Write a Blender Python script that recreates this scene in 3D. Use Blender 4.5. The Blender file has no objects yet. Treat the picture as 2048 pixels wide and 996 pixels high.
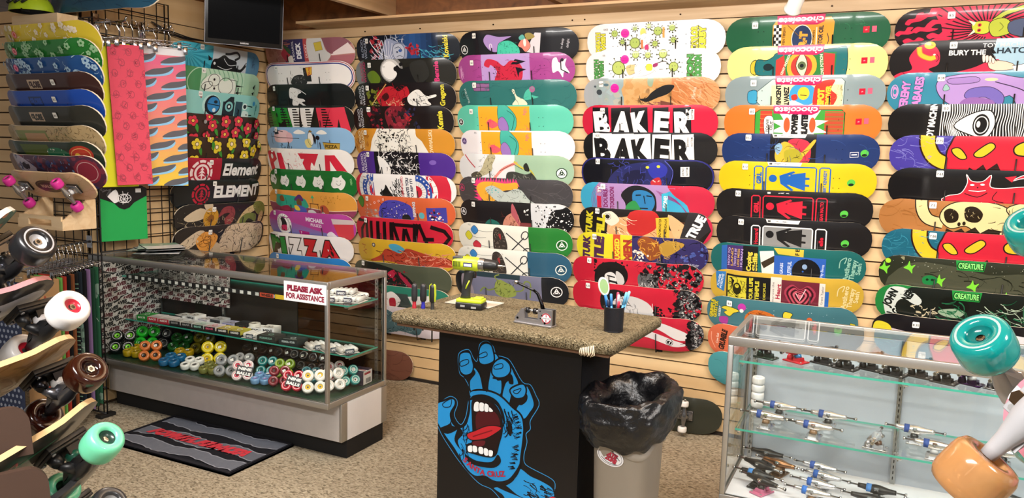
import bpy, math, random
from math import sin, cos, pi, radians as RAD
from mathutils import Vector, Matrix
from mathutils.geometry import tessellate_polygon
SC = bpy.context.scene
COL = SC.collection

# ---------------------------------------------------------------- colour
def lin(c):
    return c / 12.92 if c <= 0.04045 else ((c + 0.055) / 1.055) ** 2.4
_cc = {}
def hexc(h):
    if isinstance(h, (tuple, list)):
        return tuple(h)
    r = _cc.get(h)
    if r is None:
        s = h if len(h) == 6 else ''.join(ch * 2 for ch in h)
        r = tuple(lin(int(s[i:i + 2], 16) / 255) for i in (0, 2, 4)) + (1.0,)
        _cc[h] = r
    return r

# ---------------------------------------------------------------- materials
def nodes_of(m):
    m.use_nodes = True
    nt = m.node_tree
    nt.nodes.clear()
    return nt
def N(nt, kind, **kw):
    n = nt.nodes.new(kind)
    for k, v in kw.items():
        if k in n.inputs.keys():
            n.inputs[k].default_value = v
        else:
            setattr(n, k, v)
    return n
def painted(name, rough=.45, metal=0., coat=0., bump=0., bscale=60., vary=.06, vscale=18., spec=.5, trans=0., sss=0.):
    """colour comes from the face colours of the mesh; noise gives wear, roughness change and grain"""
    m = bpy.data.materials.new(name)
    nt = nodes_of(m); L = nt.links.new
    out = N(nt, 'ShaderNodeOutputMaterial')
    p = N(nt, 'ShaderNodeBsdfPrincipled', Roughness=rough, Metallic=metal)
    p.inputs['Coat Weight'].default_value = coat
    p.inputs['Coat Roughness'].default_value = .08
    p.inputs['Specular IOR Level'].default_value = spec
    p.inputs['Transmission Weight'].default_value = trans
    if sss:
        p.inputs['Subsurface Weight'].default_value = sss
        p.inputs['Subsurface Radius'].default_value = (.02, .02, .02)
    at = N(nt, 'ShaderNodeAttribute', attribute_name='Col')
    tc = N(nt, 'ShaderNodeTexCoord')
    nz = N(nt, 'ShaderNodeTexNoise', Scale=vscale, Detail=3.)
    L(tc.outputs['Object'], nz.inputs['Vector'])
    mr = N(nt, 'ShaderNodeMapRange'); mr.inputs['To Min'].default_value = 1 - vary; mr.inputs['To Max'].default_value = 1 + vary
    L(nz.outputs['Fac'], mr.inputs['Value'])
    mx = N(nt, 'ShaderNodeMixRGB', blend_type='MULTIPLY', Fac=1.)
    L(at.outputs['Color'], mx.inputs['Color1']); L(mr.outputs['Result'], mx.inputs['Color2'])
    L(mx.outputs['Color'], p.inputs['Base Color'])
    if bump:
        n2 = N(nt, 'ShaderNodeTexNoise', Scale=bscale, Detail=4.)
        L(tc.outputs['Object'], n2.inputs['Vector'])
        b = N(nt, 'ShaderNodeBump', Strength=bump, Distance=.004)
        L(n2.outputs['Fac'], b.inputs['Height']); L(b.outputs['Normal'], p.inputs['Normal'])
    L(p.outputs['BSDF'], out.inputs['Surface'])
    return m
M_PRINT = painted('printed_lacquer', .3, coat=.25, vary=.05, vscale=9., spec=.3)
M_PAPER = painted('printed_paper', .7, vary=.03)
M_PLAST = painted('moulded_plastic', .38, vary=.03)
M_MATTE = painted('matte_paint', .75, vary=.08, bump=.1)
M_CLOTH = painted('woven_cloth', .9, vary=.12, vscale=40., bump=.4, bscale=400., spec=.2)
M_METAL = painted('brushed_metal', .26, metal=.9, vary=.06, vscale=60.)
M_CHROME = painted('chrome', .12, metal=1., vary=.03)
M_ALU = painted('satin_aluminium', .38, metal=.85, vary=.05, vscale=90.)
M_WIRE = painted('black_wire_coating', .45, vary=.05)
M_URE = painted('cast_urethane', .3, vary=.03, coat=.2, sss=.35)
M_GEL = painted('translucent_urethane', .16, vary=.02, coat=.3, trans=.45)
M_BAG = painted('thin_black_plastic_film', .3, vary=.1, bump=1., bscale=55., spec=.6)
M_WRAP = painted('shrink_wrapped_wheels', .25, vary=.06, coat=.6)

def wood(name, c1, c2, scale=1., axis='X', rough=.5, knots=.0):
    m = bpy.data.materials.new(name)
    nt = nodes_of(m); L = nt.links.new
    out = N(nt, 'ShaderNodeOutputMaterial'); p = N(nt, 'ShaderNodeBsdfPrincipled', Roughness=rough)
    tc = N(nt, 'ShaderNodeTexCoord'); mp = N(nt, 'ShaderNodeMapping')
    s = {'X': (.6, 9, 9), 'Y': (9, .6, 9), 'Z': (9, 9, .6)}[axis]
    mp.inputs['Scale'].default_value = tuple(v * scale for v in s)
    L(tc.outputs['Object'], mp.inputs['Vector'])
    nz = N(nt, 'ShaderNodeTexNoise', Scale=2.2, Detail=6., Distortion=.9)
    L(mp.outputs['Vector'], nz.inputs['Vector'])
    cr = N(nt, 'ShaderNodeValToRGB')
    cr.color_ramp.elements[0].position = .3; cr.color_ramp.elements[0].color = hexc(c1)
    cr.color_ramp.elements[1].position = .7; cr.color_ramp.elements[1].color = hexc(c2)
    L(nz.outputs['Fac'], cr.inputs['Fac']); L(cr.outputs['Color'], p.inputs['Base Color'])
    L(p.outputs['BSDF'], out.inputs['Surface'])
    return m
M_SLAT = wood('maple_slatwall', 'd0ae7e', 'dcbe90', .35, 'X', .5)
M_SLATY = wood('maple_slatwall_side', 'd0ae7e', 'dcbe90', .35, 'Y', .5)
M_GROOVE = wood('slat_groove_core', '3a2a18', '54402a', 2., 'X', .9)
M_PINE = wood('pine_board', 'b9946a', 'd9ba92', .8, 'X', .55)
M_PLY = wood('brown_plywood', '5e3c22', '8a5a34', .5, 'Y', .6)
M_BIRCH = wood('birch_ply', 'd2b184', 'e6cda6', 1., 'X', .5)

def carpet(name, cols, scale, bump, stretch=(1, 1, 1)):
    m = bpy.data.materials.new(name)
    nt = nodes_of(m); L = nt.links.new
    out = N(nt, 'ShaderNodeOutputMaterial'); p = N(nt, 'ShaderNodeBsdfPrincipled', Roughness=.95)
    p.inputs['Specular IOR Level'].default_value = .1
    tc = N(nt, 'ShaderNodeTexCoord'); mp = N(nt, 'ShaderNodeMapping'); mp.inputs['Scale'].default_value = stretch
    L(tc.outputs['Object'], mp.inputs['Vector'])
    v = N(nt, 'ShaderNodeTexVoronoi', Scale=scale); L(mp.outputs['Vector'], v.inputs['Vector'])
    n1 = N(nt, 'ShaderNodeTexNoise', Scale=scale * .35, Detail=5., Roughness=.7); L(mp.outputs['Vector'], n1.inputs['Vector'])
    mx = N(nt, 'ShaderNodeMixRGB', blend_type='MIX', Fac=.45)
    L(n1.outputs['Fac'], mx.inputs['Color1']); L(v.outputs['Color'], mx.inputs['Color2'])
    cr = N(nt, 'ShaderNodeValToRGB'); e = cr.color_ramp.elements
    e[0].position = .3; e[0].color = hexc(cols[0]); e[1].position = .68; e[1].color = hexc(cols[2])
    k = e.new(.45); k.color = hexc(cols[1])
    L(mx.outputs['Color'], cr.inputs['Fac']); L(cr.outputs['Color'], p.inputs['Base Color'])
    b = N(nt, 'ShaderNodeBump', Strength=bump, Distance=.006)
    L(v.outputs['Distance'], b.inputs['Height']); L(b.outputs['Normal'], p.inputs['Normal'])
    L(p.outputs['BSDF'], out.inputs['Surface'])
    return m
M_FLOOR = carpet('beige_berber_carpet', ('625949', '998e79', 'b6ab95'), 85., .5, (1, 2.2, 1))
M_TOPCARPET = carpet('brown_looped_carpet', ('3c3428', '74684f', '96896f'), 190., 1., (1, 1.6, 1))

def glass(name, tint='fcfefd', edge='2f8f7c', refl=1.):
    m = bpy.data.materials.new(name)
    nt = nodes_of(m); L = nt.links.new
    out = N(nt, 'ShaderNodeOutputMaterial')
    tr = N(nt, 'ShaderNodeBsdfTransparent', Color=hexc(tint))
    gl = N(nt, 'ShaderNodeBsdfGlossy', Roughness=.01, Color=(1, 1, 1, 1))
    lw = N(nt, 'ShaderNodeLayerWeight', Blend=.5)
    pw = N(nt, 'ShaderNodeMath', operation='POWER'); pw.inputs[1].default_value = 5.; L(lw.outputs['Facing'], pw.inputs[0])
    ma = N(nt, 'ShaderNodeMath', operation='MULTIPLY_ADD'); ma.inputs[1].default_value = .9; ma.inputs[2].default_value = .022; L(pw.outputs[0], ma.inputs[0])
    nz = N(nt, 'ShaderNodeTexNoise', Scale=4., Detail=3.)
    tc = N(nt, 'ShaderNodeTexCoord'); L(tc.outputs['Object'], nz.inputs['Vector'])
    mr = N(nt, 'ShaderNodeMapRange'); mr.inputs['To Min'].default_value = .8 * refl; mr.inputs['To Max'].default_value = 1.15 * refl
    L(nz.outputs['Fac'], mr.inputs['Value'])
    mu = N(nt, 'ShaderNodeMath', operation='MULTIPLY'); L(ma.outputs[0], mu.inputs[0]); L(mr.outputs['Result'], mu.inputs[1])
    mx = N(nt, 'ShaderNodeMixShader'); L(mu.outputs[0], mx.inputs['Fac'])
    L(tr.outputs['BSDF'], mx.inputs[1]); L(gl.outputs['BSDF'], mx.inputs[2])
    L(mx.outputs['Shader'], out.inputs['Surface'])
    return m
M_GLASS = glass('clear_glass')
M_GEDGE = painted('green_glass_edge', .15, vary=.1, spec=.8)

# ---------------------------------------------------------------- mesh builder
class MB:
    """collects coloured faces and links them as ONE mesh object"""
    def __init__(s):
        s.v = []; s.f = []; s.c = []; s.m = []; s.n = None; s.sm = []
    def face(s, pts, col, mi=0, smooth=False):
        b = len(s.v); s.v.extend(tuple(p) for p in pts); s.f.append(tuple(range(b, b + len(pts)))); s.c.append(hexc(col)); s.m.append(mi); s.sm.append(smooth)
    def grid(s, rows, col, closed=False, mi=0, smooth=True, cap=(False, False), flip=False):
        """rows: list of rings with equal counts, verts shared"""
        b = len(s.v); n = len(rows[0])
        for r in rows: s.v.extend(tuple(p) for p in r)
        for i in range(len(rows) - 1):
            for j in range(n if closed else n - 1):
                k = (j + 1) % n
                q = (b + i * n + j, b + i * n + k, b + (i + 1) * n + k, b + (i + 1) * n + j)
                s.f.append(q[::-1] if flip else q)
                s.c.append(hexc(col(i, j) if callable(col) else col)); s.m.append(mi); s.sm.append(smooth)
        for e, r0 in ((0, 0), (1, len(rows) - 1)):
            if cap[e]:
                q = tuple(b + r0 * n + j for j in range(n))
                s.f.append(q[::-1] if (e == 0) != flip else q); s.c.append(hexc(col(0 if e == 0 else len(rows) - 2, 0) if callable(col) else col)); s.m.append(mi); s.sm.append(False)
    def box(s, lo, hi, col, bev=0., M=None, mi=0):
        x0, y0, z0 = lo; x1, y1, z1 = hi
        if bev <= 0:
            P = [Vector(p) for p in ((x0, y0, z0), (x1, y0, z0), (x1, y1, z0), (x0, y1, z0), (x0, y0, z1), (x1, y0, z1), (x1, y1, z1), (x0, y1, z1))]
            if M: P = [M @ p for p in P]
            b = len(s.v); s.v.extend(tuple(p) for p in P)
            for q in ((0, 3, 2, 1), (4, 5, 6, 7), (0, 1, 5, 4), (1, 2, 6, 5), (2, 3, 7, 6), (3, 0, 4, 7)):
                s.f.append(tuple(b + i for i in q)); s.c.append(hexc(col)); s.m.append(mi); s.sm.append(False)
            return
        # chamfered box: rounded-rectangle rings
        e = min(bev, (x1 - x0) / 2.01, (y1 - y0) / 2.01, (z1 - z0) / 2.01)
        def ring(i, z):
            a0, a1, c0, c1 = x0 + i, x1 - i, y0 + i, y1 - i
            o = []
            for cx, cy, t0 in ((a1 - e, c1 - e, 0), (a0 + e, c1 - e, 90), (a0 + e, c0 + e, 180), (a1 - e, c0 + e, 270)):
                for t in (0, 45, 90):
                    o.append(Vector((cx + e * cos(RAD(t0 + t)) * (1 - i / e * .999), cy + e * sin(RAD(t0 + t)) * (1 - i / e * .999), z))) if False else o.append(Vector((cx + max(e - i, .0001) * cos(RAD(t0 + t)), cy + max(e - i, .0001) * sin(RAD(t0 + t)), z)))
            return [M @ p for p in o] if M else o
        def ring2(i, z):
            k = e - i
            o = []
            for cx, cy, t0 in ((x1 - e, y1 - e, 0), (x0 + e, y1 - e, 90), (x0 + e, y0 + e, 180), (x1 - e, y0 + e, 270)):
                for t in (0, 45, 90):
                    o.append(Vector((cx + max(k, .00005) * cos(RAD(t0 + t)), cy + max(k, .00005) * sin(RAD(t0 + t)), z)))
            return [M @ p for p in o] if M else o
        s.grid([ring2(e * .7, z0), ring2(e * .2, z0 + e * .2), ring2(0, z0 + e * .7), ring2(0, z1 - e * .7), ring2(e * .2, z1 - e * .2), ring2(e * .7, z1)], col, True, mi, True, (True, True))
    def tube(s, pts, r, col, n=8, mi=0, cap=True, closed=False):
        pts = [Vector(p) for p in pts]; rows = []
        up = None
        for i, p in enumerate(pts):
            a = pts[i - 1] if i else (pts[-1] if closed else p); c = pts[i + 1] if i < len(pts) - 1 else (pts[0] if closed else p)
            d = (c - a)
            if d.length < 1e-9: d = Vector((0, 0, 1))
            d.normalize()
            if up is None: up = Vector((0, 0, 1)) if abs(d.z) < .9 else Vector((1, 0, 0))
            sd = d.cross(up)
            if sd.length < 1e-6: sd = d.cross(Vector((.3, .9, .2)))
            sd.normalize(); u = sd.cross(d).normalized(); up = u
            rr = r[i] if isinstance(r, (list, tuple)) else r
            rows.append([p + sd * cos(2 * pi * k / n) * rr + u * sin(2 * pi * k / n) * rr for k in range(n)])
        if closed: rows.append(rows[0])
        s.grid(rows, col, True, mi, True, (cap and not closed, cap and not closed))
    def lathe(s, prof, n, col, M=None, mi=0, cap=(False, False)):
        """prof: (radius, height) pairs round local Z; col may be list per band"""
        rows = []
        for r, z in prof:
            ring = [Vector((r * cos(2 * pi * k / n), r * sin(2 * pi * k / n), z)) for k in range(n)]
            rows.append([M @ p for p in ring] if M else ring)
        cf = (lambda i, j: col[min(i, len(col) - 1)]) if isinstance(col, list) else col
        s.grid(rows, cf, True, mi, True, cap)
    def poly(s, pts, t0, t1, col, M=None, mi=0):
        """prism of a flat outline in local XZ, extruded along local Y from t0 to t1"""
        A = [Vector((p[0], t0, p[1])) for p in pts]; B = [Vector((p[0], t1, p[1])) for p in pts]
        if M: A = [M @ p for p in A]; B = [M @ p for p in B]
        n = len(pts)
        tr = tessellate_polygon([[Vector((p[0], p[1], 0)) for p in pts]])
        b = len(s.v); s.v.extend(tuple(p) for p in A + B)
        def add(q): s.f.append(q); s.c.append(hexc(col)); s.m.append(mi); s.sm.append(False)
        for t in tr:
            add(tuple(b + i for i in t)); add(tuple(b + n + i for i in reversed(t)))
        for i in range(n):
            k = (i + 1) % n; add((b + i, b + k, b + n + k, b + n + i))
    def build(s, name, mats, parent=None, loc=None, mesh_only=False, fix=True):
        me = bpy.data.meshes.new(name)
        me.from_pydata(s.v, [], s.f)
        if not isinstance(mats, (list, tuple)): mats = [mats]
        for m in mats: me.materials.append(m)
        me.polygons.foreach_set('material_index', s.m)
        me.polygons.foreach_set('use_smooth', s.sm)
        a = me.color_attributes.new('Col', 'FLOAT_COLOR', 'CORNER')
        buf = []
        for f, c in zip(s.f, s.c):
            for _ in f: buf.extend(c)
        a.data.foreach_set('color', buf)
        me.update()
        if fix:
            import bmesh
            bm = bmesh.new(); bm.from_mesh(me); bmesh.ops.recalc_face_normals(bm, faces=bm.faces); bm.to_mesh(me); bm.free()
        if s.n: me.normals_split_custom_set_from_vertices(s.n)
        if mesh_only: return me
        return put(name, me, parent, loc)
def put(name, me, parent=None, loc=None):
    o = bpy.data.objects.new(name, me); COL.objects.link(o)
    if parent is not None: o.parent = parent
    if loc is not None: o.location = loc
    return o
def thing(name, label, cat, loc=(0, 0, 0), rz=0., group=None, M=None):
    o = bpy.data.objects.new(name, None); COL.objects.link(o); o.empty_display_size = .05
    if M is not None: o.matrix_world = M
    else: o.location = loc; o.rotation_euler = (0, 0, rz)
    return tag(o, label, cat, group)
def tag(o, label, cat, group=None):
    o['label'] = label; o['category'] = cat
    if group: o['group'] = group
    return o
def struct(o):
    o['kind'] = 'structure'; return o
def copy_tree(o, parent=None):
    c = o.copy(); COL.objects.link(c); c.parent = parent
    for ch in list(o.children):
        copy_tree(ch, c)
    return c
def place(o, loc=None, M=None, label=None):
    if M is not None: o.matrix_world = M
    elif loc is not None: o.location = loc
    if label: o['label'] = label
    return o
def frame(x, y, z, o):
    """matrix from three axes and an origin"""
    return Matrix(((x[0], y[0], z[0], o[0]), (x[1], y[1], z[1], o[1]), (x[2], y[2], z[2], o[2]), (0, 0, 0, 1)))
def axes(x, zhint, o):
    x = Vector(x).normalized(); z = Vector(zhint); y = z.cross(x).normalized(); z = x.cross(y)
    return frame(x, y, z, o)
def TR(x, y, z): return Matrix.Translation((x, y, z))
def RX(a): return Matrix.Rotation(RAD(a), 4, 'X')
def RY(a): return Matrix.Rotation(RAD(a), 4, 'Y')
def RZ(a): return Matrix.Rotation(RAD(a), 4, 'Z')

# ---------------------------------------------------------------- flat artwork made of coloured polygons
_tx = {}
def text_tris(txt, bold=0., shear=0., sp=1.):
    k = (txt, bold, shear, sp)
    if k in _tx: return _tx[k]
    cu = bpy.data.curves.new('lettering', 'FONT'); cu.body = txt; cu.size = 1.; cu.resolution_u = 3; cu.offset = bold; cu.shear = shear; cu.space_character = sp
    cu.dimensions = '2D'; cu.fill_mode = 'FRONT'
    ob = bpy.data.objects.new('lettering', cu)
    me = bpy.data.meshes.new_from_object(ob)
    me.calc_loop_triangles()
    vs = [(v.co.x, v.co.y) for v in me.vertices]
    tr = [tuple(vs[i] for i in t.vertices) for t in me.loop_triangles]
    bpy.data.objects.remove(ob); bpy.data.curves.remove(cu); bpy.data.meshes.remove(me)
    if not tr: tr = [((0, 0), (.1, 0), (.1, .1))]
    xs = [p[0] for t in tr for p in t]; ys = [p[1] for t in tr for p in t]
    r = (tr, min(xs), max(xs), min(ys), max(ys)); _tx[k] = r
    return r
def spline(pts, closed=True, sub=4):
    n = len(pts); o = []
    rng = range(n if closed else n - 1)
    for i in rng:
        if closed: p0, p1, p2, p3 = pts[i - 1], pts[i], pts[(i + 1) % n], pts[(i + 2) % n]
        else: p0, p1, p2, p3 = pts[max(i - 1, 0)], pts[i], pts[i + 1], pts[min(i + 2, n - 1)]
        for k in range(sub):
            t = k / sub; t2 = t * t; t3 = t2 * t
            o.append(tuple(.5 * (2 * b + (c - a) * t + (2 * a - 5 * b + 4 * c - d) * t2 + (3 * b - a - 3 * c + d) * t3) for a, b, c, d in zip(p0, p1, p2, p3)))
    if not closed: o.append(pts[-1])
    return o
def pairs(l): return [(l[i], l[i + 1]) for i in range(0, len(l) - 1, 2)]
class Art:
    def __init__(s, base, seed=1):
        s.base = base; s.items = []; s.rnd = random.Random(seed); s.M = None
    def _add(s, c, tris):
        if s.M:
            A = s.M; tris = [tuple((A[0] * x + A[1] * y + A[2], A[3] * x + A[4] * y + A[5]) for x, y in t) for t in tris]
        s.items.append((hexc(c), tris))
    def at(s, x=0, y=0, k=1., rot=0., flip=1):
        c, d = cos(RAD(rot)), sin(RAD(rot)); s.M = (k * c * flip, -k * d, x, k * d * flip, k * c, y); return s
    def off(s): s.M = None; return s
    def tri(s, pts):
        return [tuple(pts[i] for i in t) for t in tessellate_polygon([[Vector((x, y, 0)) for x, y in pts]])]
    def p(s, c, *q): s._add(c, s.tri(pairs(q))); return s
    def r(s, c, x0, y0, x1, y1): s._add(c, [((x0, y0), (x1, y0), (x1, y1)), ((x0, y0), (x1, y1), (x0, y1))]); return s
    def s(s, c, *q): s._add(c, s.tri(spline(pairs(q)))); return s
    def ell(s, x, y, rx, ry, rot=0, n=20):
        a, b = cos(RAD(rot)), sin(RAD(rot))
        return [(x + rx * cos(t) * a - ry * sin(t) * b, y + rx * cos(t) * b + ry * sin(t) * a) for t in (2 * pi * i / n for i in range(n))]
    def e(s, c, x, y, rx, ry=None, rot=0, n=20):
        q = s.ell(x, y, rx, rx if ry is None else ry, rot, n); s._add(c, [(q[0], q[i], q[i + 1]) for i in range(1, len(q) - 1)]); return s
    def strip(s, pts, w, closed=False):
        n = len(pts); o = []
        nr = []
        for i in range(n):
            a = pts[i - 1] if (i or closed) else pts[i]; b = pts[(i + 1) % n] if (i < n - 1 or closed) else pts[i]
            dx, dy = b[0] - a[0], b[1] - a[1]; l = math.hypot(dx, dy) or 1e-6
            nr.append((-dy / l, dx / l))
        L = [(p[0] + m[0] * w / 2, p[1] + m[1] * w / 2) for p, m in zip(pts, nr)]; R = [(p[0] - m[0] * w / 2, p[1] - m[1] * w / 2) for p, m in zip(pts, nr)]
        for i in range(n if closed else n - 1):
            k = (i + 1) % n; o.append((L[i], R[i], R[k])); o.append((L[i], R[k], L[k]))
        return o
    def l(s, c, w, *q, closed=False): s._add(c, s.strip(pairs(q), w, closed)); return s
    def k(s, c, w, *q, closed=False): s._add(c, s.strip(spline(pairs(q), closed), w, closed)); return s
    def ring(s, c, w, x, y, rx, ry=None, rot=0, n=24): s._add(c, s.strip(s.ell(x, y, rx, rx if ry is None else ry, rot, n), w, True)); return s
    def so(s, c, oc, w, *q):
        pts = spline(pairs(q)); s._add(oc, s.strip(pts, w, True)); s._add(c, s.tri(pts)); s._add(oc, s.strip(pts, w * .5, True)); return s
    def po(s, c, oc, w, *q):
        pts = pairs(q); s._add(c, s.tri(pts)); s._add(oc, s.strip(pts, w, True)); return s
    def t(s, c, txt, x, y, h, rot=0, b=.0, w=None, sh=0., oc=None, ow=.06, sp=1.):
        def emit(col, bold):
            tr, x0, x1, y0, y1 = text_tris(txt, bold, sh, sp)
            _, a0, a1, b0, b1 = text_tris(txt, b, sh, sp)
            ky = h / .73; kx = (w / (a1 - a0)) if w else ky
            cx, cy = (a0 + a1) / 2, .365
            ca, sa = cos(RAD(rot)), sin(RAD(rot)); o = []
            for t in tr:
                q = []
                for px, py in t:
                    u, v = (px - cx) * kx, -(py - cy) * ky
                    q.append((x + u * ca - v * sa, y + u * sa + v * ca))
                o.append(tuple(q))
            s._add(col, o)
        if oc: emit(oc, b + ow)
        emit(c, b); return s
    def n(s, c, n, x0, y0, x1, y1, a=.3, b=1.2, k=6):
        R = s.rnd; o = []
        for _ in range(n):
            x, y = R.uniform(x0, x1), R.uniform(y0, y1); rr = R.uniform(a, b); m = R.randint(4, k)
            q = [(x + rr * R.uniform(.5, 1.2) * cos(2 * pi * i / m), y + rr * R.uniform(.5, 1.2) * sin(2 * pi * i / m)) for i in range(m)]
            o += [(q[0], q[i], q[i + 1]) for i in range(1, m - 1)]
        s._add(c, o); return s
    def h(s, c, n, x0, y0, x1, y1, L=5., w=.35, ang=None, cur=.6):
        R = s.rnd; o = []
        for _ in range(n):
            x, y = R.uniform(x0, x1), R.uniform(y0, y1); th = RAD(ang + R.uniform(-18, 18)) if ang is not None else R.uniform(0, 6.28); q = [(x, y)]
            bend = R.uniform(-cur, cur)
            for _i in range(4):
                x += L / 4 * cos(th); y += L / 4 * sin(th); th += bend; q.append((x, y))
            W = w * R.uniform(.5, 1.4)
            for i in range(4):
                o += s.strip(q[i:i + 2], W * (1 - .2 * i))
        s._add(c, o); return s
    def grad(s, c0, c1, x0, y0, x1, y1, n=10, ver=False):
        a, b = hexc(c0), hexc(c1)
        for i in range(n):
            f = i / (n - 1); c = tuple(p * (1 - f) + q * f for p, q in zip(a, b))
            if ver: s.items.append((c, [((x0, y0 + (y1 - y0) * i / n), (x1, y0 + (y1 - y0) * i / n), (x1, y1)), ((x0, y0 + (y1 - y0) * i / n), (x1, y1), (x0, y1))]))
            else: s.items.append((c, [((x0 + (x1 - x0) * i / n, y0), (x1, y0), (x1, y1)), ((x0 + (x1 - x0) * i / n, y0), (x1, y1), (x0 + (x1 - x0) * i / n, y1))]))
        return s
def clip_half(poly, a, b, c):
    """keep a*x+b*y<=c"""
    o = []; n = len(poly)
    for i in range(n):
        p, q = poly[i], poly[(i + 1) % n]
        dp, dq = a * p[0] + b * p[1] - c, a * q[0] + b * q[1] - c
        if dp <= 0: o.append(p)
        if (dp < 0 < dq) or (dq < 0 < dp):
            t = dp / (dp - dq); o.append((p[0] + (q[0] - p[0]) * t, p[1] + (q[1] - p[1]) * t))
    return o
def clip_convex(poly, hull):
    n = len(hull)
    for i in range(n):
        (x0, y0), (x1, y1) = hull[i], hull[(i + 1) % n]
        a, b = (y1 - y0), -(x1 - x0)
        poly = clip_half(poly, a, b, a * x0 + b * y0)
        if len(poly) < 3: return []
    return poly
def split_at(polys, axis, cuts):
    for c in cuts:
        o = []
        for p in polys:
            lo = min(q[axis] for q in p); hi = max(q[axis] for q in p)
            if lo >= c or hi <= c: o.append(p); continue
            a, b = (1., 0.) if axis == 0 else (0., 1.)
            for sgn in (1, -1):
                r = clip_half(p, a * sgn, b * sgn, c * sgn)
                if len(r) >= 3: o.append(r)
        polys = o
    return polys
def art_faces(art, hull, inner, xs, ys, fn, mb, nrm, lay0=.0003, dl=.00005):
    """clip every polygon to the outline, bend it over the surface, raise each layer a hair"""
    hull_b = (min(p[0] for p in hull), max(p[0] for p in hull), min(p[1] for p in hull), max(p[1] for p in hull))
    for li, (c, tris) in enumerate(art.items):
        lift = lay0 + dl * li
        for t in tris:
            x0 = min(p[0] for p in t); x1 = max(p[0] for p in t); y0 = min(p[1] for p in t); y1 = max(p[1] for p in t)
            if x1 < hull_b[0] or x0 > hull_b[1] or y1 < hull_b[2] or y0 > hull_b[3]: continue
            if x0 > inner[0] and x1 < inner[1] and y0 > inner[2] and y1 < inner[3]: q = [list(t)]
            else:
                r = clip_convex(list(t), hull)
                if len(r) < 3: continue
                q = split_at(split_at([r], 0, xs), 1, ys)
            for g in q:
                area = sum(g[i][0] * g[(i + 1) % len(g)][1] - g[(i + 1) % len(g)][0] * g[i][1] for i in range(len(g)))
                if abs(area) < 1e-5: continue
                if area > 0: g = g[::-1]
                b = len(mb.v)
                for x, y in g:
                    P, n = fn(x, y, lift); mb.v.append(P); nrm.append(n)
                mb.f.append(tuple(range(b, b + len(g)))); mb.c.append(c); mb.m.append(0); mb.sm.append(True)
def flat_art(name, art, w, h, mat, parent=None, org=(0, 0, 0), ux=(1, 0, 0), uy=None, nz=(0, -1, 0), hull=None, lay0=.0, thick=.0015, back=None, dl=.00006):
    """a flat printed sheet w x h art units: origin at its top left, thick like card"""
    mb = MB(); nrm = []
    if uy is None: uy = (0, 0, -Vector(ux).length)
    O, X, Y, Z = Vector(org), Vector(ux), Vector(uy), Vector(nz)
    hull = hull or [(0, 0), (w, 0), (w, h), (0, h)]
    ar = sum(hull[i][0] * hull[(i + 1) % len(hull)][1] - hull[(i + 1) % len(hull)][0] * hull[i][1] for i in range(len(hull)))
    if ar < 0: hull = hull[::-1]
    P = lambda x, y, l: O + X * x + Y * y + Z * l
    n = len(hull)
    b = len(mb.v)
    for x, y in hull: mb.v.append(tuple(P(x, y, 0))); nrm.append(tuple(Z))
    mb.f.append(tuple(range(b, b + n))[::-1]); mb.c.append(hexc(art.base)); mb.m.append(0); mb.sm.append(False)
    b = len(mb.v)
    for x, y in hull: mb.v.append(tuple(P(x, y, -thick))); nrm.append(tuple(-Z))
    mb.f.append(tuple(range(b, b + n))); mb.c.append(hexc(back or art.base)); mb.m.append(0); mb.sm.append(False)
    for i in range(n):
        k = (i + 1) % n; A, B = hull[i], hull[k]
        d = (P(B[0], B[1], 0) - P(A[0], A[1], 0)); nn = tuple(Z.cross(d).normalized() * -1)
        b = len(mb.v); mb.v += [tuple(P(*A, 0)), tuple(P(*B, 0)), tuple(P(*B, -thick)), tuple(P(*A, -thick))]; nrm += [nn] * 4
        mb.f.append((b, b + 1, b + 2, b + 3)); mb.c.append(hexc(back or art.base)); mb.m.append(0); mb.sm.append(False)
    fn = lambda x, y, l: (tuple(P(x, y, l)), tuple(Z))
    art_faces(art, hull, (0, 0, 0, 0), (), (), fn, mb, nrm, lay0 + .0002, dl)
    mb.n = nrm
    return mb.build(name, mat, parent, fix=False)
# ---------------------------------------------------------------- room shell
def slat_wall(name, length, mat, rows=31, pitch=.0762, z0=.02, gap=.0085, depth=.019):
    """horizontal boards with dark grooves between; local X along the wall, front at y=0 facing -Y"""
    m = MB()
    for i in range(-1, rows):
        z = z0 + i * pitch if i >= 0 else None
    for i in range(rows):
        a = z0 + i * pitch + gap / 2; b = z0 + (i + 1) * pitch - gap / 2
        if i == 0: a = z0
        m.box((0, 0, a), (length, depth, b), 'fff')
    m.box((0, depth * .7, 0), (length, depth * 1.6, z0 + rows * pitch), '000', mi=1)
    return m.build(name, [mat, M_GROOVE])
wb = struct(slat_wall('wall_back', 6.6, M_SLAT))
wl = struct(slat_wall('wall_left', 1.49, M_SLATY)); wl.matrix_world = RZ(90) @ TR(-1.49, 0, 0)
wn = struct(slat_wall('wall_nook', 2.6, M_SLAT)); wn.matrix_world = TR(-2.6, -1.495, 0)
m = MB(); m.box((-3.5, -7, -.05), (9.5, .03, 0), 'fff'); struct(m.build('floor', M_FLOOR))
m = MB(); m.box((-3.5, -7, 2.95), (9.5, .03, 3.0), 'fff'); struct(m.build('ceiling', M_PINE))
m = MB(); m.box((-.03, .004, 2.384), (6.6, .03, 2.455), 'fff'); struct(m.build('trim_1', M_PINE))
m = MB(); m.box((-.05, .02, 2.455), (6.6, .05, 2.95), 'fff'); struct(m.build('trim_2', M_PLY))
m = MB(); m.box((-2.6, -1.48, 2.535), (-.02, .06, 2.95), 'fff'); struct(m.build('trim_3', M_PLY))
m = MB(); m.box((-.03, -1.47, 2.384), (-.002, .03, 2.56), 'fff'); struct(m.build('trim_4', M_SLATY))
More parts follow.
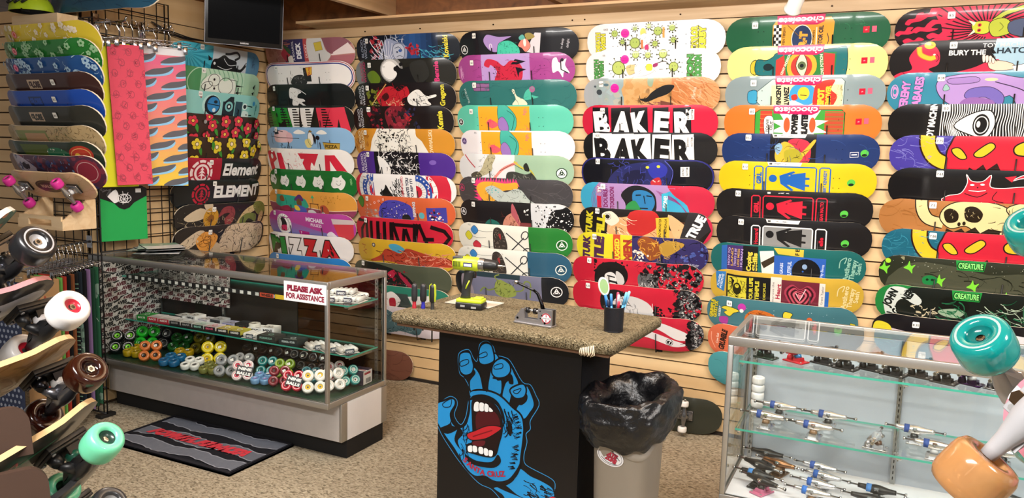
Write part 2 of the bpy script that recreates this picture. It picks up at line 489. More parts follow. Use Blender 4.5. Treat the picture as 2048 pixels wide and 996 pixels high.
m = MB(); m.box((0, -.012, 0), (6.6, -.001, .019), '221a14'); struct(m.build('baseboard_back', M_MATTE))
m = MB(); m.box((-.02, -.001, 0), (.004, .03, 2.6), 'b89868'); m.box((-.06, .0, 0), (.01, .06, 2.95), '8a6a44'); struct(m.build('trim_5', M_MATTE))  # corner block added to stop light leaking between the walls
# ---------------------------------------------------------------- skateboard decks
XS = (3, 6, 9, 12, 15, 18, 21, 24, 27, 73, 76, 79, 82, 85, 88, 91, 94, 97)
YS = (1.5, 3, 5, 7, 19, 21, 23, 24.5)
def deck_hull():
    o = []
    for i in range(13):
        t = -pi / 2 + pi * i / 12
        c, s_ = cos(t), sin(t)
        o.append((84 + 16 * abs(c) ** .88, 13 + 13 * (abs(s_) ** .88) * (1 if s_ > 0 else -1)))
    l = [(100 - x, 26 - y) for x, y in o]
    pts = o + l
    r = []
    for p in pts:
        if not r or math.hypot(p[0] - r[-1][0], p[1] - r[-1][1]) > .05: r.append(p)
    if math.hypot(r[0][0] - r[-1][0], r[0][1] - r[-1][1]) < .05: r.pop()
    ar = sum(r[i][0] * r[(i + 1) % len(r)][1] - r[(i + 1) % len(r)][0] * r[i][1] for i in range(len(r)))
    return r if ar > 0 else r[::-1]
HULL = deck_hull()
def deck_fn(Ls, kick=1.):
    """point and normal on the printed face; nose and tail bend back, rails curve back a little"""
    def d(x, y):
        k = max(0., abs(x - 50) - 27)
        a = .34 * kick * (k * k / 12 if k < 6 else k - 3)
        e = max(0., abs(y - 13) - 6)
        return a + e * e * .018
    def fn(x, y, l):
        h = .05
        gx = (d(x + h, y) - d(x - h, y)) / (2 * h); gy = (d(x, y + h) - d(x, y - h)) / (2 * h)
        n = Vector((-gx, -1, gy)); n.normalize()   # art y runs down, local z up
        n = Vector((gx * 1., -1., -gy * 1.)).normalized()
        k = .008
        P = ((x - 50) * k * Ls, d(x, y) * k, (26 - y) * k)
        return (P[0] + n[0] * l, P[1] + n[1] * l, P[2] + n[2] * l), tuple(n)
    return fn
def make_deck(name, art, length=.8, mat=None, edge='e9dcc6', back='1a1a1c', parent=None, kick=1.):
    mb = MB(); nrm = []
    fn = deck_fn(length / .8, kick)
    for g in split_at(split_at([HULL], 0, XS), 1, YS):
        b = len(mb.v)
        for x, y in g[::-1]:
            P, n = fn(x, y, 0); mb.v.append(P); nrm.append(n)
        mb.f.append(tuple(range(b, b + len(g)))); mb.c.append(hexc(art.base)); mb.m.append(0); mb.sm.append(True)
        b = len(mb.v)
        for x, y in g:
            P, n = fn(x, y, -.011); mb.v.append(P); nrm.append(tuple(-v for v in n))
        mb.f.append(tuple(range(b, b + len(g)))); mb.c.append(hexc(back)); mb.m.append(0); mb.sm.append(True)
    H = split_at([HULL], 0, ())[0]
    hh = []
    for i in range(len(H)):
        a, c = H[i], H[(i + 1) % len(H)]
        m = max(1, int(abs(c[0] - a[0]) / 4))
        hh += [(a[0] + (c[0] - a[0]) * j / m, a[1] + (c[1] - a[1]) * j / m) for j in range(m)]
    for i in range(len(hh)):
        a, c = hh[i], hh[(i + 1) % len(hh)]
        dx, dy = c[0] - a[0], c[1] - a[1]; l = math.hypot(dx, dy)
        nn = (dy / l, 0, dx / l)
        b = len(mb.v)
        mb.v += [fn(a[0], a[1], 0)[0], fn(c[0], c[1], 0)[0], fn(c[0], c[1], -.011)[0], fn(a[0], a[1], -.011)[0]]
        nrm += [nn] * 4
        mb.f.append((b, b + 1, b + 2, b + 3)); mb.c.append(hexc(edge)); mb.m.append(0); mb.sm.append(False)
    art_faces(art, HULL, (28, 72, 7.1, 18.9), XS, YS, fn, mb, nrm)
    mb.n = nrm
    return mb.build(name, mat or M_PRINT, parent, fix=False)
def bolts(a, c='222'):
    for x in (22, 25.5, 74.5, 78):
        for y in (9.5, 16): a.e(c, x, y, .32, n=8)
_stk = {}
def price_sticker(parent, txt, x, y, length):
    k = (txt, round(x), round(y))
    a = Art('f4f4ee'); a.t('23252c', txt, 2, 2.1, 1.5, b=.02)
    fn = deck_fn(length / .8)
    P, n = fn(x + 2, y + 2, .0045)
    Z = Vector(n); X = Vector((1, 0, 0)); X = (X - Z * X.dot(Z)).normalized(); Y = X.cross(Z) * -1
    Y = Z.cross(X) * 1.
    if Y.z > 0: Y = -Y
    O = Vector(P) - X * 2 * .008 - Y * 2 * .008
    o = flat_art('price_sticker', a, 4, 4, M_PAPER, parent, O, X * .008, Y * .008, Z, hull=[(.4, 0), (3.6, 0), (4, .4), (4, 3.6), (3.6, 4), (.4, 4), (0, 3.6), (0, .4)], thick=.0004)
    o['label'] = 'white size sticker'
    return o
TILT = 12.
OFF = .075
def hang_deck(x, z, L, label, art, stk=None, wall='back', hooks=True, short=None, edge='e9dcc6'):
    o = make_deck('skateboard_deck', art, L, edge=edge)
    tag(o, label, 'skateboard deck', 'skateboard decks on the slat walls')
    if wall == 'back':
        M = TR(x, -OFF, z) @ RX(TILT); W = TR(x, 0, z)
    else:
        M = TR(OFF, x, z) @ RZ(90) @ RX(TILT); W = TR(0, x, z) @ RZ(90)
    o.matrix_world = M
    if stk: price_sticker(o, stk[0], stk[1], stk[2], L)
    if hooks:
        for s_, nm in ((-1, 'left'), (1, 'right')):
            h = bpy.data.objects.new('hanging_hook', HOOK); COL.objects.link(h)
            h.matrix_world = W @ TR(s_ * .145 - .004, 0, 0)
            tag(h, '%s black hook holding the %s' % (nm, short or label.split(',')[0]), 'hook', 'black deck hooks on the slat walls')
    return o
def hook_mesh():
    m = MB()
    m.tube([(0, -.004, -.014), (0, -.03, -.0145), (0, -OFF - .001, -.0145), (0, -OFF - .0065, -.009), (0, -OFF - .0075, .004), (0, -OFF - .0035 - .0255, .1)], .003, '0c0c0e', 8)
    m.box((-.02, -.004, -.028), (.02, -.0005, .004), '17171a')
    return m.build('hanging_hook', M_WIRE, mesh_only=True)
HOOK = hook_mesh()

# ---- shared emblems
def tri_logo(a, x, y, r=3., ring='eee', fill='1c1c1e', rot=0):
    a.e(ring, x, y, r); a.e(fill, x, y, r * .84)
    q = [(x + r * .66 * sin(RAD(120 * i + rot)), y - r * .66 * cos(RAD(120 * i + rot))) for i in range(3)]
    a.po(ring, ring, r * .1, *[v for p in q for v in p])
    q = [(x + r * .2 * sin(RAD(120 * i + rot)), y - r * .2 * cos(RAD(120 * i + rot)) - .0) for i in range(3)]
    a.p(fill, *[v for p in q for v in p])
    for i in range(3): a.e(fill, x + r * .36 * sin(RAD(120 * i + rot)), y - r * .36 * cos(RAD(120 * i + rot)), r * .1, n=8)
def wizard_logo(a, c, x=10.5):
    a.t(c, 'BLOOD', x - 2.4, 10.5, 3., -90, .02, w=15)
    a.t(c, 'WIZARD', x + 1.8, 10.5, 3.2, -90, .02, w=17)
def scribble(a, c, x, y, w, h, n=6):
    R = a.rnd
    for i in range(n): a.k(c, .35, x + R.uniform(0, w), y + R.uniform(0, h), x + R.uniform(0, w), y + R.uniform(0, h), x + R.uniform(0, w), y + R.uniform(0, h))
def girl(a, c, fill=None, y0=3.0):
    for x0, x1 in ((25, 30.5), (32.5, 64), (66, 72.5)):
        if fill and x0 == 32.5: a.r(fill, x0, y0, x1, 26)
        a.l(c if not fill else 'e8e8e8', .8, x0, 26, x0, y0 + 1, x0 + 1, y0, x1 - 1, y0, x1, y0 + 1, x1, 26)
    g = c if not fill else '1d1d1f'
    a.e(g, 37, 11, 2.6)
    a.p(g, 41, 9, 43.5, 8, 50, 5.6, 51, 6.6, 46.5, 9, 60, 9.8, 60, 11.2, 56, 11.4, 56, 14.2, 60, 14.6, 60, 16, 46, 15, 50.5, 18.5, 49, 19.3, 42, 14.5)
    a.p(g, 48, 8, 57.5, 6.4, 57.5, 18.8, 48, 15.5)
def choc(a):
    a.p('c2185b', 33.5, 0, 62.5, 0, 62, 4.6, 58, 6.4, 34, 5.4)
    a.t('f6e8ee', 'chocolate', 48, 3.4, 3.6, 180, .03, w=27, oc='c2185b', ow=.12, sh=.1)
def chtag(a, c='cc1836'):
    a.r(c, 84.5, 9, 88, 12.8); a.t('eee', 'ch', 86.2, 10.9, .9); a.r('e0607c', 89.4, 9, 92, 12.6)
def sticker_blob(a, x, y, r=3.): a.e('e9279d', x, y, r); a.t('8c1060', 'HEAD', x, y - .9, .9); a.t('8c1060', 'BRAND', x, y + .8, .9)
def virus(a, x, y, r, c='a9bd62'):
    for i in range(9):
        t = 2 * pi * i / 9 + x
        a.l('5e6a34', .35, x, y, x + cos(t) * r * 1.5, y + sin(t) * r * 1.5); a.e('3d4328', x + cos(t) * r * 1.5, y + sin(t) * r * 1.5, .5, n=8)
    a.e('5e6a34', x, y, r); a.e(c, x, y, r * .88)
    a.e('222', x - r * .3, y - r * .15, .3, n=8); a.e('222', x + r * .3, y - r * .15, .3, n=8)
def balloon(a, c, x, y, r): a.k('333', .2, x + r, y, x + r + 6, y + .6, x + r + 13, y); a.so(c, '2a2a2a', .35, x - r, y - r * .2, x, y - r, x + r, y, x, y + r, x - r * .9, y + r * .4)
def flower(a, c, core, x, y, r):
    for i in range(5):
        t = 2 * pi * i / 5 + x * .7; a.e('2a1512', x + cos(t) * r * .62, y + sin(t) * r * .62, r * .5, n=12)
    for i in range(5):
        t = 2 * pi * i / 5 + x * .7; a.e(c, x + cos(t) * r * .6, y + sin(t) * r * .6, r * .42, n=12)
    a.e('2a1512', x, y, r * .38, n=12); a.e(core, x, y, r * .28, n=12)
def leaf(a, x, y, l, rot, c='3f9a36'):
    k, s_ = cos(RAD(rot)), sin(RAD(rot))
    P = [(0, 0), (l * .4, l * .22), (l, 0), (l * .4, -l * .2)]
    a.so(c, '1d3a18', .25, *[v for p in P for v in (x + p[0] * k - p[1] * s_, y + p[0] * s_ + p[1] * k)])
def elem(a, c, bg, x, y, r):
    a.e(c, x, y, r)
    for i in range(8):
        t = 2 * pi * (i + .5) / 8; a.l(bg, r * .14, x + cos(t) * r * .78, y + sin(t) * r * .78, x + cos(t) * r * 1.05, y + sin(t) * r * 1.05)
    a.ring(bg, r * .12, x, y, r * .74); a.e(bg, x, y, r * .5)
    for i, w in enumerate((.2, .32, .36)): a.p(c, x, y - r * (.48 - i * .24), x + r * w, y - r * (.18 - i * .24), x, y - r * (.26 - i * .24), x - r * w, y - r * (.18 - i * .24))
    a.r(c, x - r * .06, y - r * .3, x + r * .06, y + r * .48)
def monster(a, bg, red, yel, blk='2a1414'):
    """horned face seen sideways: big eyes, horns and a jagged mouth"""
    a.k(blk, 9.6, 20.5, -3, 21, 6, 25, 13.5, 32, 17.5); a.k(yel, 7.6, 20.5, -3, 21, 6, 25, 13.5, 32, 17.5)
    a.so(red, blk, 1.2, 40, -2, 74, -2, 74, 26, 36, 26, 31.5, 14, 33, 5)
    a.so(yel, blk, .9, 34, 8, 38, 7.5, 42, 13, 39, 14, 35, 11)
    a.so(yel, blk, .9, 46, 10, 53, 4, 56, 6.5, 51, 12, 47, 12.5)
    a.so(yel, blk, 1.1, 66, 6, 74, 2, 92, 0, 96, 3, 80, 10, 68, 11)
    a.p(blk, 41, 26, 44, 19, 47, 21, 51, 17, 53, 20.5, 58, 16, 60, 20, 66, 26)
def photo_blur(a, cols, n, x0, y0, x1, y1, s0=.5, s1=3.):
    for c in cols: a.n(c, n, x0, y0, x1, y1, s0, s1, 9)

# ---- one picture per deck
D = []   # (wall, x, z, length, label, short, sticker, base, painter)
def deck(wall, x, z, L, label, short, stk, base):
    def reg(f):
        D.append((wall, x, z, L, label, short, stk, base, f)); return f
    return reg

# left wall, top to bottom
@deck('left', -.525, 2.061, .8, 'blue deck with a coiled black bull on grey, topmost on the left wall', 'blue bull deck', ('8.0', 26, .4), '48b6cc')
def _(a):
    for i in range(14):
        t = RAD(-50 + i * 17); a.p('2b93ab', 16, 9, 16 + 34 * cos(t), 9 + 34 * sin(t), 16 + 34 * cos(t + .13), 9 + 34 * sin(t + .13))
    a.r('c3ccd2', 40, 0, 78, 26); a.r('4c86ab', 78, 0, 100, 26)
    a.s('15171a', 41, 11, 46, 9.5, 52, 6, 58, 8.5, 66, 10, 67, 15, 72, 16, 77, 10, 78.5, 12, 72, 19, 66, 19, 62, 26, 44, 22, 39, 18)
    a.k('15171a', 2., 64, 9, 69, 6, 66, 2.5, 58, 4.5, 53, 5); a.p('15171a', 35, 8, 40, 11, 36, 12.5); a.e('e8ecec', 42.5, 14, 1.2)
    a.k('d8dde0', .5, 52, 9, 58, 14, 66, 13); a.k('d8dde0', .5, 46, 16, 55, 18, 62, 16); scribble(a, '2c4a68', 86, 4, 6, 12)
@deck('left', -.525, 1.909, .8, 'pale green deck with a line-drawn cat on wavy stripes', 'pale green cat deck', ('8.1', 27, .3), 'a9d4b4')
def _(a):
    a.r('4f9562', 0, 0, 27, 26); a.ring('b5dcbc', .7, 27, 12, 12, 12); a.r('b8dcc0', 27, 0, 74, 26)
    for i in range(9): a.k('7fb592', 1., 29 + i * 5, -1, 32 + i * 5, 6, 28 + i * 5.5, 12, 32 + i * 5, 20, 30 + i * 5, 27)
    a.s('e6efe4', 28, 14, 36, 5, 46, 4, 52, 9, 62, 6, 65, 20, 40, 22)
    a.ring('17191a', .5, 41, 9, 6, 5); a.ring('17191a', .5, 34, 14, 6, 3, -20); a.ring('17191a', .5, 54, 13, 8, 7); a.e('17191a', 41, 8.5, 1.1); a.e('17191a', 42, 16, 1.1)
    a.l('17191a', .6, 58, 7, 66, 7.5, 65, 21); a.p('17191a', 66, 11, 75, 11.8, 66, 12.6); a.p('17191a', 66, 17, 75, 17, 66, 18.6)
    a.p('17191a', 88, 12, 91, 9, 91, 14); a.p('17191a', 87, 17, 91, 15.5, 90, 19); a.l('17191a', .25, 92.5, 9, 92, 18)
@deck('left', -.525, 1.757, .8, 'aqua deck with a round-faced black and blue robot figure', 'aqua robot deck', ('8.2', 23, .5), '8fd0cb')
def _(a):
    a.e('b9e4df', 38, 11, 10, 9); a.e('16222b', 39, 11, 8.4, 8.2); a.e('2f86c4', 40, 10.5, 6.6, 6.6); a.e('16222b', 42, 8, 2, 1.4); a.e('d5e9ef', 41, 15, 1.8); a.l('16222b', .8, 34, 10, 46, 11)
    a.r('18242c', 50, 7, 63, 24); a.p('18242c', 52, 7, 58, 2.5, 62, 2.5, 62, 7); a.e('7fc4c4', 57, 11, 4.4); a.e('18242c', 57, 11, 2.6); a.e('d8efec', 57, 11, 1.2)
    a.r('2a4a58', 64, 6, 72, 23); a.e('d8efec', 75, 10, 3); a.e('18242c', 75, 10, 1.8); a.l('18242c', .9, 77, 9, 86, 10); a.l('18242c', .9, 77, 17, 86, 17.5); a.s('cfe6e2', 73, 14, 80, 15, 80, 22, 73, 22)
    a.e('b0505a', 26, 5, .8); a.e('3f9ad0', 88, 7, 2); a.k('18242c', .5, 66, 12, 69, 14, 66, 17); scribble(a, '59a09c', 91, 6, 3, 12, 5)
@deck('left', -.525, 1.606, .8, 'dark brown deck scattered with red flowers', 'red flower deck', None, '3b2a22')
def _(a):
    for x, y, r, l in ((8, 3, 5, 40), (18, 6, 4.4, 70), (34, 2, 4, 20), (38, 9, 5, 60), (52, 5, 5.4, 100), (66, 4, 5, 60), (78, 10, 5.4, 120), (64, 14, 5, 30), (52, 16, 4.8, 70), (32, 18, 4, 80), (20, 21, 5, 40), (5, 14, 5, 0), (90, 6, 4.4, 60), (44, 22, 4, 60), (92, 17, 4, 90)):
        leaf(a, x + 3, y + 2, 8, l); flower(a, 'd8364c', 'efc65a', x, y, r)
    a.e('9c9a98', 29, 6, 1.6)
@deck('left', -.525, 1.454, .8, 'dark brown deck scattered with yellow flowers', 'yellow flower deck', None, '3b2a20')
def _(a):
    for x, y, r, l in ((4, 9, 5.4, 40), (21, 6, 4.8, 70), (42, 8, 5.6, 60), (58, 5, 5.6, 100), (75, 3, 5, 60), (86, 11, 5.6, 120), (74, 15, 5.2, 30), (58, 18, 5, 70), (34, 1, 3.6, 80), (20, 20, 5, 40), (95, 5, 4, 60), (44, 21, 4, 60)):
        leaf(a, x + 3, y + 2, 8, l, '3c8d33'); flower(a, 'e2cc34', 'f3e4c0', x, y, r)
@deck('left', -.525, 1.315, .82, 'black deck with a red end, white tree emblem and tall white serif lettering', 'red-ended white lettered deck', ('8.2', 33.5, 1.5), '1b2024')
def _(a):
    a.r('a51f36', 0, 0, 47, 26); elem(a, 'ecdcdc', 'a51f36', 27, 12.5, 11)
    a.t('e9ebea', 'Element', 71, 9.5, 10.5, 0, .035, w=44, sh=.15)
@deck('left', -.533, 1.167, .79, 'black deck with red tree emblem and bold white capital lettering', 'black deck with red emblem', ('8.0', 37, 1.0), '1c2124')
def _(a):
    elem(a, 'b3243a', '1c2124', 26, 12, 9.2); a.t('e9ebea', 'ELEMENT', 68, 10, 10, 0, .05, w=57)
@deck('left', -.497, 1.004, .82, 'deck with sunflower and cactus engraving on black and tan', 'sunflower engraving deck', ('8.3', 32, 2.5), '262322')
def _(a):
    for q in ((8, 12, 20, 3, 30, 9, 14, 15), (16, 24, 34, 17, 30, 25, 20, 27), (27, 6, 24, 0, 33, 0, 31, 8)): a.s('c8b79a', *q)
    a.e('c7942c', 32, 12, 8, 9); a.h('4a3015', 26, 26, 5, 38, 20, 4, .35); a.e('8a5a20', 32, 12.5, 3.4)
    a.s('8e3f42', 40, 12, 44, 4, 54, 3, 58, 9, 56, 17, 50, 21, 47, 14, 52, 9, 46, 9); a.h('3a1618', 26, 40, 3, 58, 20, 4, .3)
    a.s('cbb583', 60, 22, 66, 10, 74, 4, 84, 2, 88, 6, 78, 9, 70, 15, 66, 24); a.h('5a4626', 18, 62, 6, 84, 18, 3, .3)
    a.s('7c8441', 78, 3, 90, -2, 99, 6, 96, 14, 86, 12); a.s('6d7a3c', 64, 16, 72, 10, 84, 12, 84, 19, 74, 15, 68, 24); a.n('2b3016', 30, 78, 1, 98, 14, .2, .5)
    a.e('c9ab7a', 93, 16, 4, 6, 15); a.n('4a2a1c', 20, 90, 11, 96, 21, .3, .6); a.h('bfae8c', 40, 6, 14, 60, 26, 5, .35); a.n('d8d0c0', 14, 2, 4, 24, 22, .15, .3)
@deck('left', -.510, .856, .82, 'deck with orange rose and swirling tan leaves, lowest on the left wall', 'orange rose deck', ('8.3', 29, 3.2), '2a2624')
def _(a):
    a.s('c9b69a', 50, 2, 66, 0, 80, 1, 94, 4, 96, 18, 80, 26, 56, 26, 40, 24, 44, 12); a.h('2c2320', 110, 40, 0, 96, 26, 6, .5); a.h('e2d2b8', 40, 44, 2, 94, 25, 5, .4)
    a.s('c8b69a', 4, 18, 18, 4, 26, 6, 12, 20); a.h('3a2f28', 16, 4, 6, 24, 22, 5, .35); a.s('bfae92', 22, 24, 40, 15, 44, 26)
    a.s('dd9a45', 18, 12, 24, 5, 34, 6, 40, 10, 37, 18, 30, 23, 22, 20); a.h('6a3d14', 22, 20, 6, 37, 21, 5, .5); a.ring('6a3d14', .5, 29, 12, 4, 3.4); a.ring('6a3d14', .4, 26, 15, 5, 3)
    a.ring('c9ab8a', .8, 93, 14, 3.4, 6); a.n('5a3328', 16, 90, 8, 96, 20, .3, .6)

# back wall, first column from the corner
@deck('back', .444, 2.164, .81, 'pink and maroon deck with duck-egg label art, half hidden behind the television', 'maroon label deck', None, 'b98379')
def _(a):
    a.n('a56a62', 30, 0, 0, 32, 22, 2, 5); a.r('35315e', 28, 0, 50, 26); a.t('d9d6de', 'A BOARDS.', 38, 10, 2.2, -90, .02, w=17); a.t('eceaf0', 'DECK', 44, 10, 5, -90, .06, w=14)
    a.r('b64a4c', 50, 0, 55, 26); a.t('e8c8c4', 'DUCKY', 52.4, 10.5, 2.2, -90, .03, w=12); a.s('b03a46', 24, 12, 30, 7, 34, 10, 33, 19, 28, 18); a.s('3f5a3a', 28, 4, 35, 9, 34, 13, 29, 8); a.s('e9e2da', 31, 16, 36, 14, 37, 20, 32, 21)
    a.s('cfcdcb', 55, -2, 70, 0, 74, 10, 79, 15, 70, 22, 56, 24); a.po('cdb544', '8d7430', .4, 62, 4, 70, 3, 71, 10, 63, 11); a.p('8a5560', 70, -1, 102, -1, 98, 6, 80, 14, 76, 12); a.p('e3d3d2', 79, 14, 95, 5, 101, 14, 80, 15); a.p('a8636c', 79, 15.5, 101, 15, 100, 27, 72, 27)
@deck('back', .442, 2.004, .814, 'white deck with red and blue rim lines and a small car drawing', 'white rimmed car deck', ('8.5', 18, 2.5), 'eceae8')
def _(a):
    H2 = [(50 + (x - 50) * .985, 13 + (y - 13) * .94) for x, y in HULL]; H3 = [(50 + (x - 50) * .955, 13 + (y - 13) * .84) for x, y in HULL]
    a._add('b05060', a.strip(H2, .7, True)); a._add('3a3f86', a.strip(H3, 1., True)); bolts(a)
    a.r('1e1e20', 50, 5, 58, 17); a.po('e0b436', 'a82a2a', .5, 53, 5, 60, 4.5, 59, 11, 54, 12); a.t('c23028', 'NUTS', 56.6, 8.2, 2, -75, .04); a.s('2a2a2c', 35, 19, 38, 13, 44, 11, 50, 12, 52, 19); a.h('9a9a9a', 14, 38, 12, 50, 18, 2, .25); a.h('2a2a2c', 10, 34, 4, 38, 17, 3, .3, 90); a.h('888', 6, 46, 4, 50, 9, 3, .2, 0)
@deck('back', .449, 1.85, .804, 'plain black deck with a small white rider on a rearing horse', 'black rider deck', ('8.5', 13, 1.6), '15191a')
def _(a):
    a.s('e2e2e0', 33, 7, 35, 3, 41, 4, 47, 7, 43, 9, 42, 12, 48, 13, 50, 15, 46, 16, 52, 20, 49, 20, 43, 17, 40, 20, 35, 18, 36, 13, 33, 12)
    a.k('e2e2e0', .6, 37, 3, 45, 5, 52, 9); a.h('2a2e2e', 12, 35, 5, 44, 18, 2.5, .25); a.t('d8d8d6', 'PIZZA', 44, 20.4, 1.8, 0, .05)
@deck('back', .448, 1.7, .804, 'black deck with green, white and red striped block letters', 'striped letter deck', ('8.2', 12, 1), '1c1e1c')
def _(a):
    for c, q in (('1e8a2e', (8, 2, 24, 2, 27, 12, 22, 16, 18, 15, 19, 26, 10, 26)), ('1e8a2e', (26, 2, 31, 2, 36, 26, 29, 26)), ('ecebe8', (32, 2, 45, 2, 42, 26, 36, 26)), ('ecebe8', (46, 2, 62, 2, 54, 22, 66, 22, 66, 26, 46, 26)), ('d8394f', (64, 2, 80, 2, 70, 22, 66, 22)), ('d8394f', (80, 2, 92, 2, 96, 26, 70, 26))): a.p(c, *q)
    a.e('1c1e1c', 17.5, 8.6, 1.2, 2); a.p('1c1e1c', 86, 12, 87, 20, 84, 20)
    for x in (4, 23, 37, 52, 70):
        for i in range(9): a.r('1c1e1c' if x != 4 else '2f6a34', x, 3 + i * 2.3, x + 5 + i * .9, 4.1 + i * 2.3)
@deck('back', .447, 1.546, .806, 'sky blue deck with cartoon pigs, clouds and a wooden signboard', 'sky blue cartoon deck', ('8.2', 16, .3), '8ab5dc')
def _(a):
    a.s('e6c3c8', 14, 6, 20, 3, 30, 3, 35, 8, 32, 13, 24, 14, 14, 13); a.s('e0b6be', 30, 5, 36, 6, 36, 12, 30, 14); a.k('1a1a1e', .6, 12, 5, 18, 3, 26, 4); a.l('1a1a1e', .5, 8, 9, 44, 10); a.l('1a1a1e', .5, 9, 6, 9, 16); a.p('2a3a42', 14, 4, 20, 2, 21, 6, 15, 7)
    a.h('1a1a1e', 18, 20, 14, 34, 20, 4, .5, 80); a.s('f2f2ee', 38, 5, 44, 2, 52, 5, 44, 6); a.s('f2f2ee', 64, 5, 70, 2, 76, 5, 70, 6); a.e('f0efe8', 57, 10, 3.2, 6); a.s('e0d48a', 50, 12, 56, 10, 57, 17, 52, 18); a.ring('1a1a1e', .4, 57, 10, 3.2, 6); a.p('8a6a2c', 55, 4, 57, 2, 60, 4); a.s('1a1a1e', 60, 5, 63, 10, 61, 15); a.e('1a1a1e', 65, 9, 2.2, 2); a.l('1a1a1e', .4, 65, 11, 64, 18)
    a.po('b8973e', '3a2c14', .5, 70, 13, 87, 14, 86, 20, 72, 20); a.t('2a2010', 'PIZZA', 78.5, 16.6, 3, 2, .03, w=12); a.l('3a2c14', .8, 78, 13, 78, 11)
@deck('back', .444, 1.393, .797, 'white deck with big red letters and a red line-drawn chef', 'red and white chef deck', ('8.1', 9, .3), 'eceae6')
def _(a):
    a.p('cf2a40', 2, 3, 14, 3, 17, 10, 10, 14, 12, 22, 5, 22); a.e('eceae6', 9, 8, 2, 2.4); a.p('cf2a40', 18, 4, 24, 4, 28, 26, 20, 26); a.p('cf2a40', 36, 4, 67, 4, 58, 20, 66, 20, 66, 25, 40, 25, 50, 9, 36, 9); a.p('cf2a40', 74, 5, 84, 5, 96, 25, 72, 25); a.p('eceae6', 79, 10, 85, 21, 78, 21)
    a.s('f2f0ec', 24, 5, 30, 1, 38, 1, 44, 5, 48, 14, 50, 22, 36, 24, 32, 16, 28, 12); a.k('cf2a40', .45, 24, 5, 27, 13, 33, 15, 36, 22); a.h('cf2a40', 22, 25, 2, 50, 20, 3, .3); a.s('f2f0ec', 56, 20, 58, 12, 61, 16, 64, 17, 63, 24); a.h('cf2a40', 8, 55, 12, 64, 22, 3, .3, 80)
@deck('back', .469, 1.243, .805, 'green deck with a row of five white cartoon faces', 'green faces deck', ('8.2', 11, .8), '1c6b2e')
def _(a):
    for i, x in enumerate((7, 24, 43, 63, 84)):
        k = .8 + i * .06
        a.at(x, 10, k); a.s('e8e9e4', -5, -2, -4, -4.5, 0, -4, 3, -6, 3.5, -4, 6, 0, 4, 5, 1, 7, -1, 5, -5, 5, -7, 2); a.k('27402c', .35, -2, 1, 0, 3, 2, 1); a.e('27402c', -1, -1, .35, n=8); a.e('27402c', 2, -1, .35, n=8)
        if i == 0: a.p('27402c', 0, -1, 4, -1, 3, 2)
        a.off()
    a.h('27402c', 8, 24, 6, 28, 15, 2, .25); a.t('8fce8c', 'PIZZA', 95, 10, 1.6, -90, .02)
@deck('back', .466, 1.091, .808, 'orange and purple deck with a living room cartoon, green sofa and lamp', 'living room deck', ('8.2', 12, .3), 'd99a45')
def _(a):
    a.p('8a3f5c', 0, 13, 30, 13, 70, 17.5, 100, 17.5, 100, 27, 0, 27); a.l('eadfc8', .5, 0, 12.6, 30, 13, 70, 17, 100, 17); a.s('2f9e86', 13, 8, 17, 4, 44, 6, 50, 10, 48, 16, 14, 15); a.l('1b4a40', .4, 26, 5, 26, 13); a.l('1b4a40', .4, 36, 5, 36, 13); a.s('7a4a2a', 19, 6, 23, 5, 24, 10, 19, 10); a.s('5a3070', 36, 9, 40, 4, 44, 4, 46, 9); a.e('6a4a2a', 41, 11, 3, 4); a.s('4a56b0', 34, 18, 38, 13, 48, 16, 46, 22, 34, 22); a.s('e0c23e', 35, 14, 39, 14, 41, 18, 36, 18)
    a.l('5a2a20', .7, 53, 11, 63, 11.5); a.l('5a2a20', .6, 54, 11, 53, 19); a.l('5a2a20', .6, 62, 11, 63, 19); a.p('3fae7a', 55, 6, 57, 3, 59, 6); a.l('3a7a5a', .4, 57, 6, 57, 11); a.s('b0503a', 64, 14, 70, 12, 74, 18, 68, 22); a.e('e8e6e0', 67, 20, 1.8); a.n('b07a2c', 26, 66, 3, 86, 11, .3, .9); a.s('cfd0d4', 50, 18, 56, 17, 60, 21, 52, 22); a.s('8a2a44', 18, 16, 28, 14, 30, 20, 16, 21)
@deck('back', .460, .937, .804, 'magenta and blue deck with a round white badge and a red soda cup', 'magenta soda deck', ('8.2', 10, .8), 'b2449a')
def _(a):
    a.grad('9a55a4', '5f86c2', 0, 10, 100, 26, 8, True); a.p('b2449a', 0, 0, 100, 0, 100, 22, 60, 16, 30, 9, 0, 8); a.e('f0eef0', 23, 12, 9.4, 9.6, 10); a.ring('2a2a2e', .4, 23, 12, 6.8, 7); a.s('1d1d22', 20, 7, 24, 6, 27, 12, 24, 18, 20, 16, 21, 11); a.s('c02a5a', 20, 14, 26, 13, 26, 18, 20, 18)
    for i in range(12):
        t = RAD(150 + i * 20); a.t('1d1d22', 'LAPIZZAPATINE'[i], 23 + 8.1 * cos(t), 12 + 8.3 * sin(t), 1.5, 240 + i * 20)
    a.t('ecdff0', 'MICHAEL', 60, 6.5, 3.6, 4, .05, w=20); a.t('ecdff0', 'PULIZZI', 61, 11.2, 2.6, 4, .03, w=12); a.p('a81f7a', 40, 17, 52, 18, 52, 21, 41, 21); a.t('f0e0f0', '7', 43, 19, 2, 0, .03)
    a.p('c9bcbc', 79, 4, 99, 6, 99, 10, 80, 9); a.p('c8424c', 80.5, 9, 98, 10, 97, 25, 84, 22); a.s('e8e4f0', 72, 20, 78, 16, 84, 24)
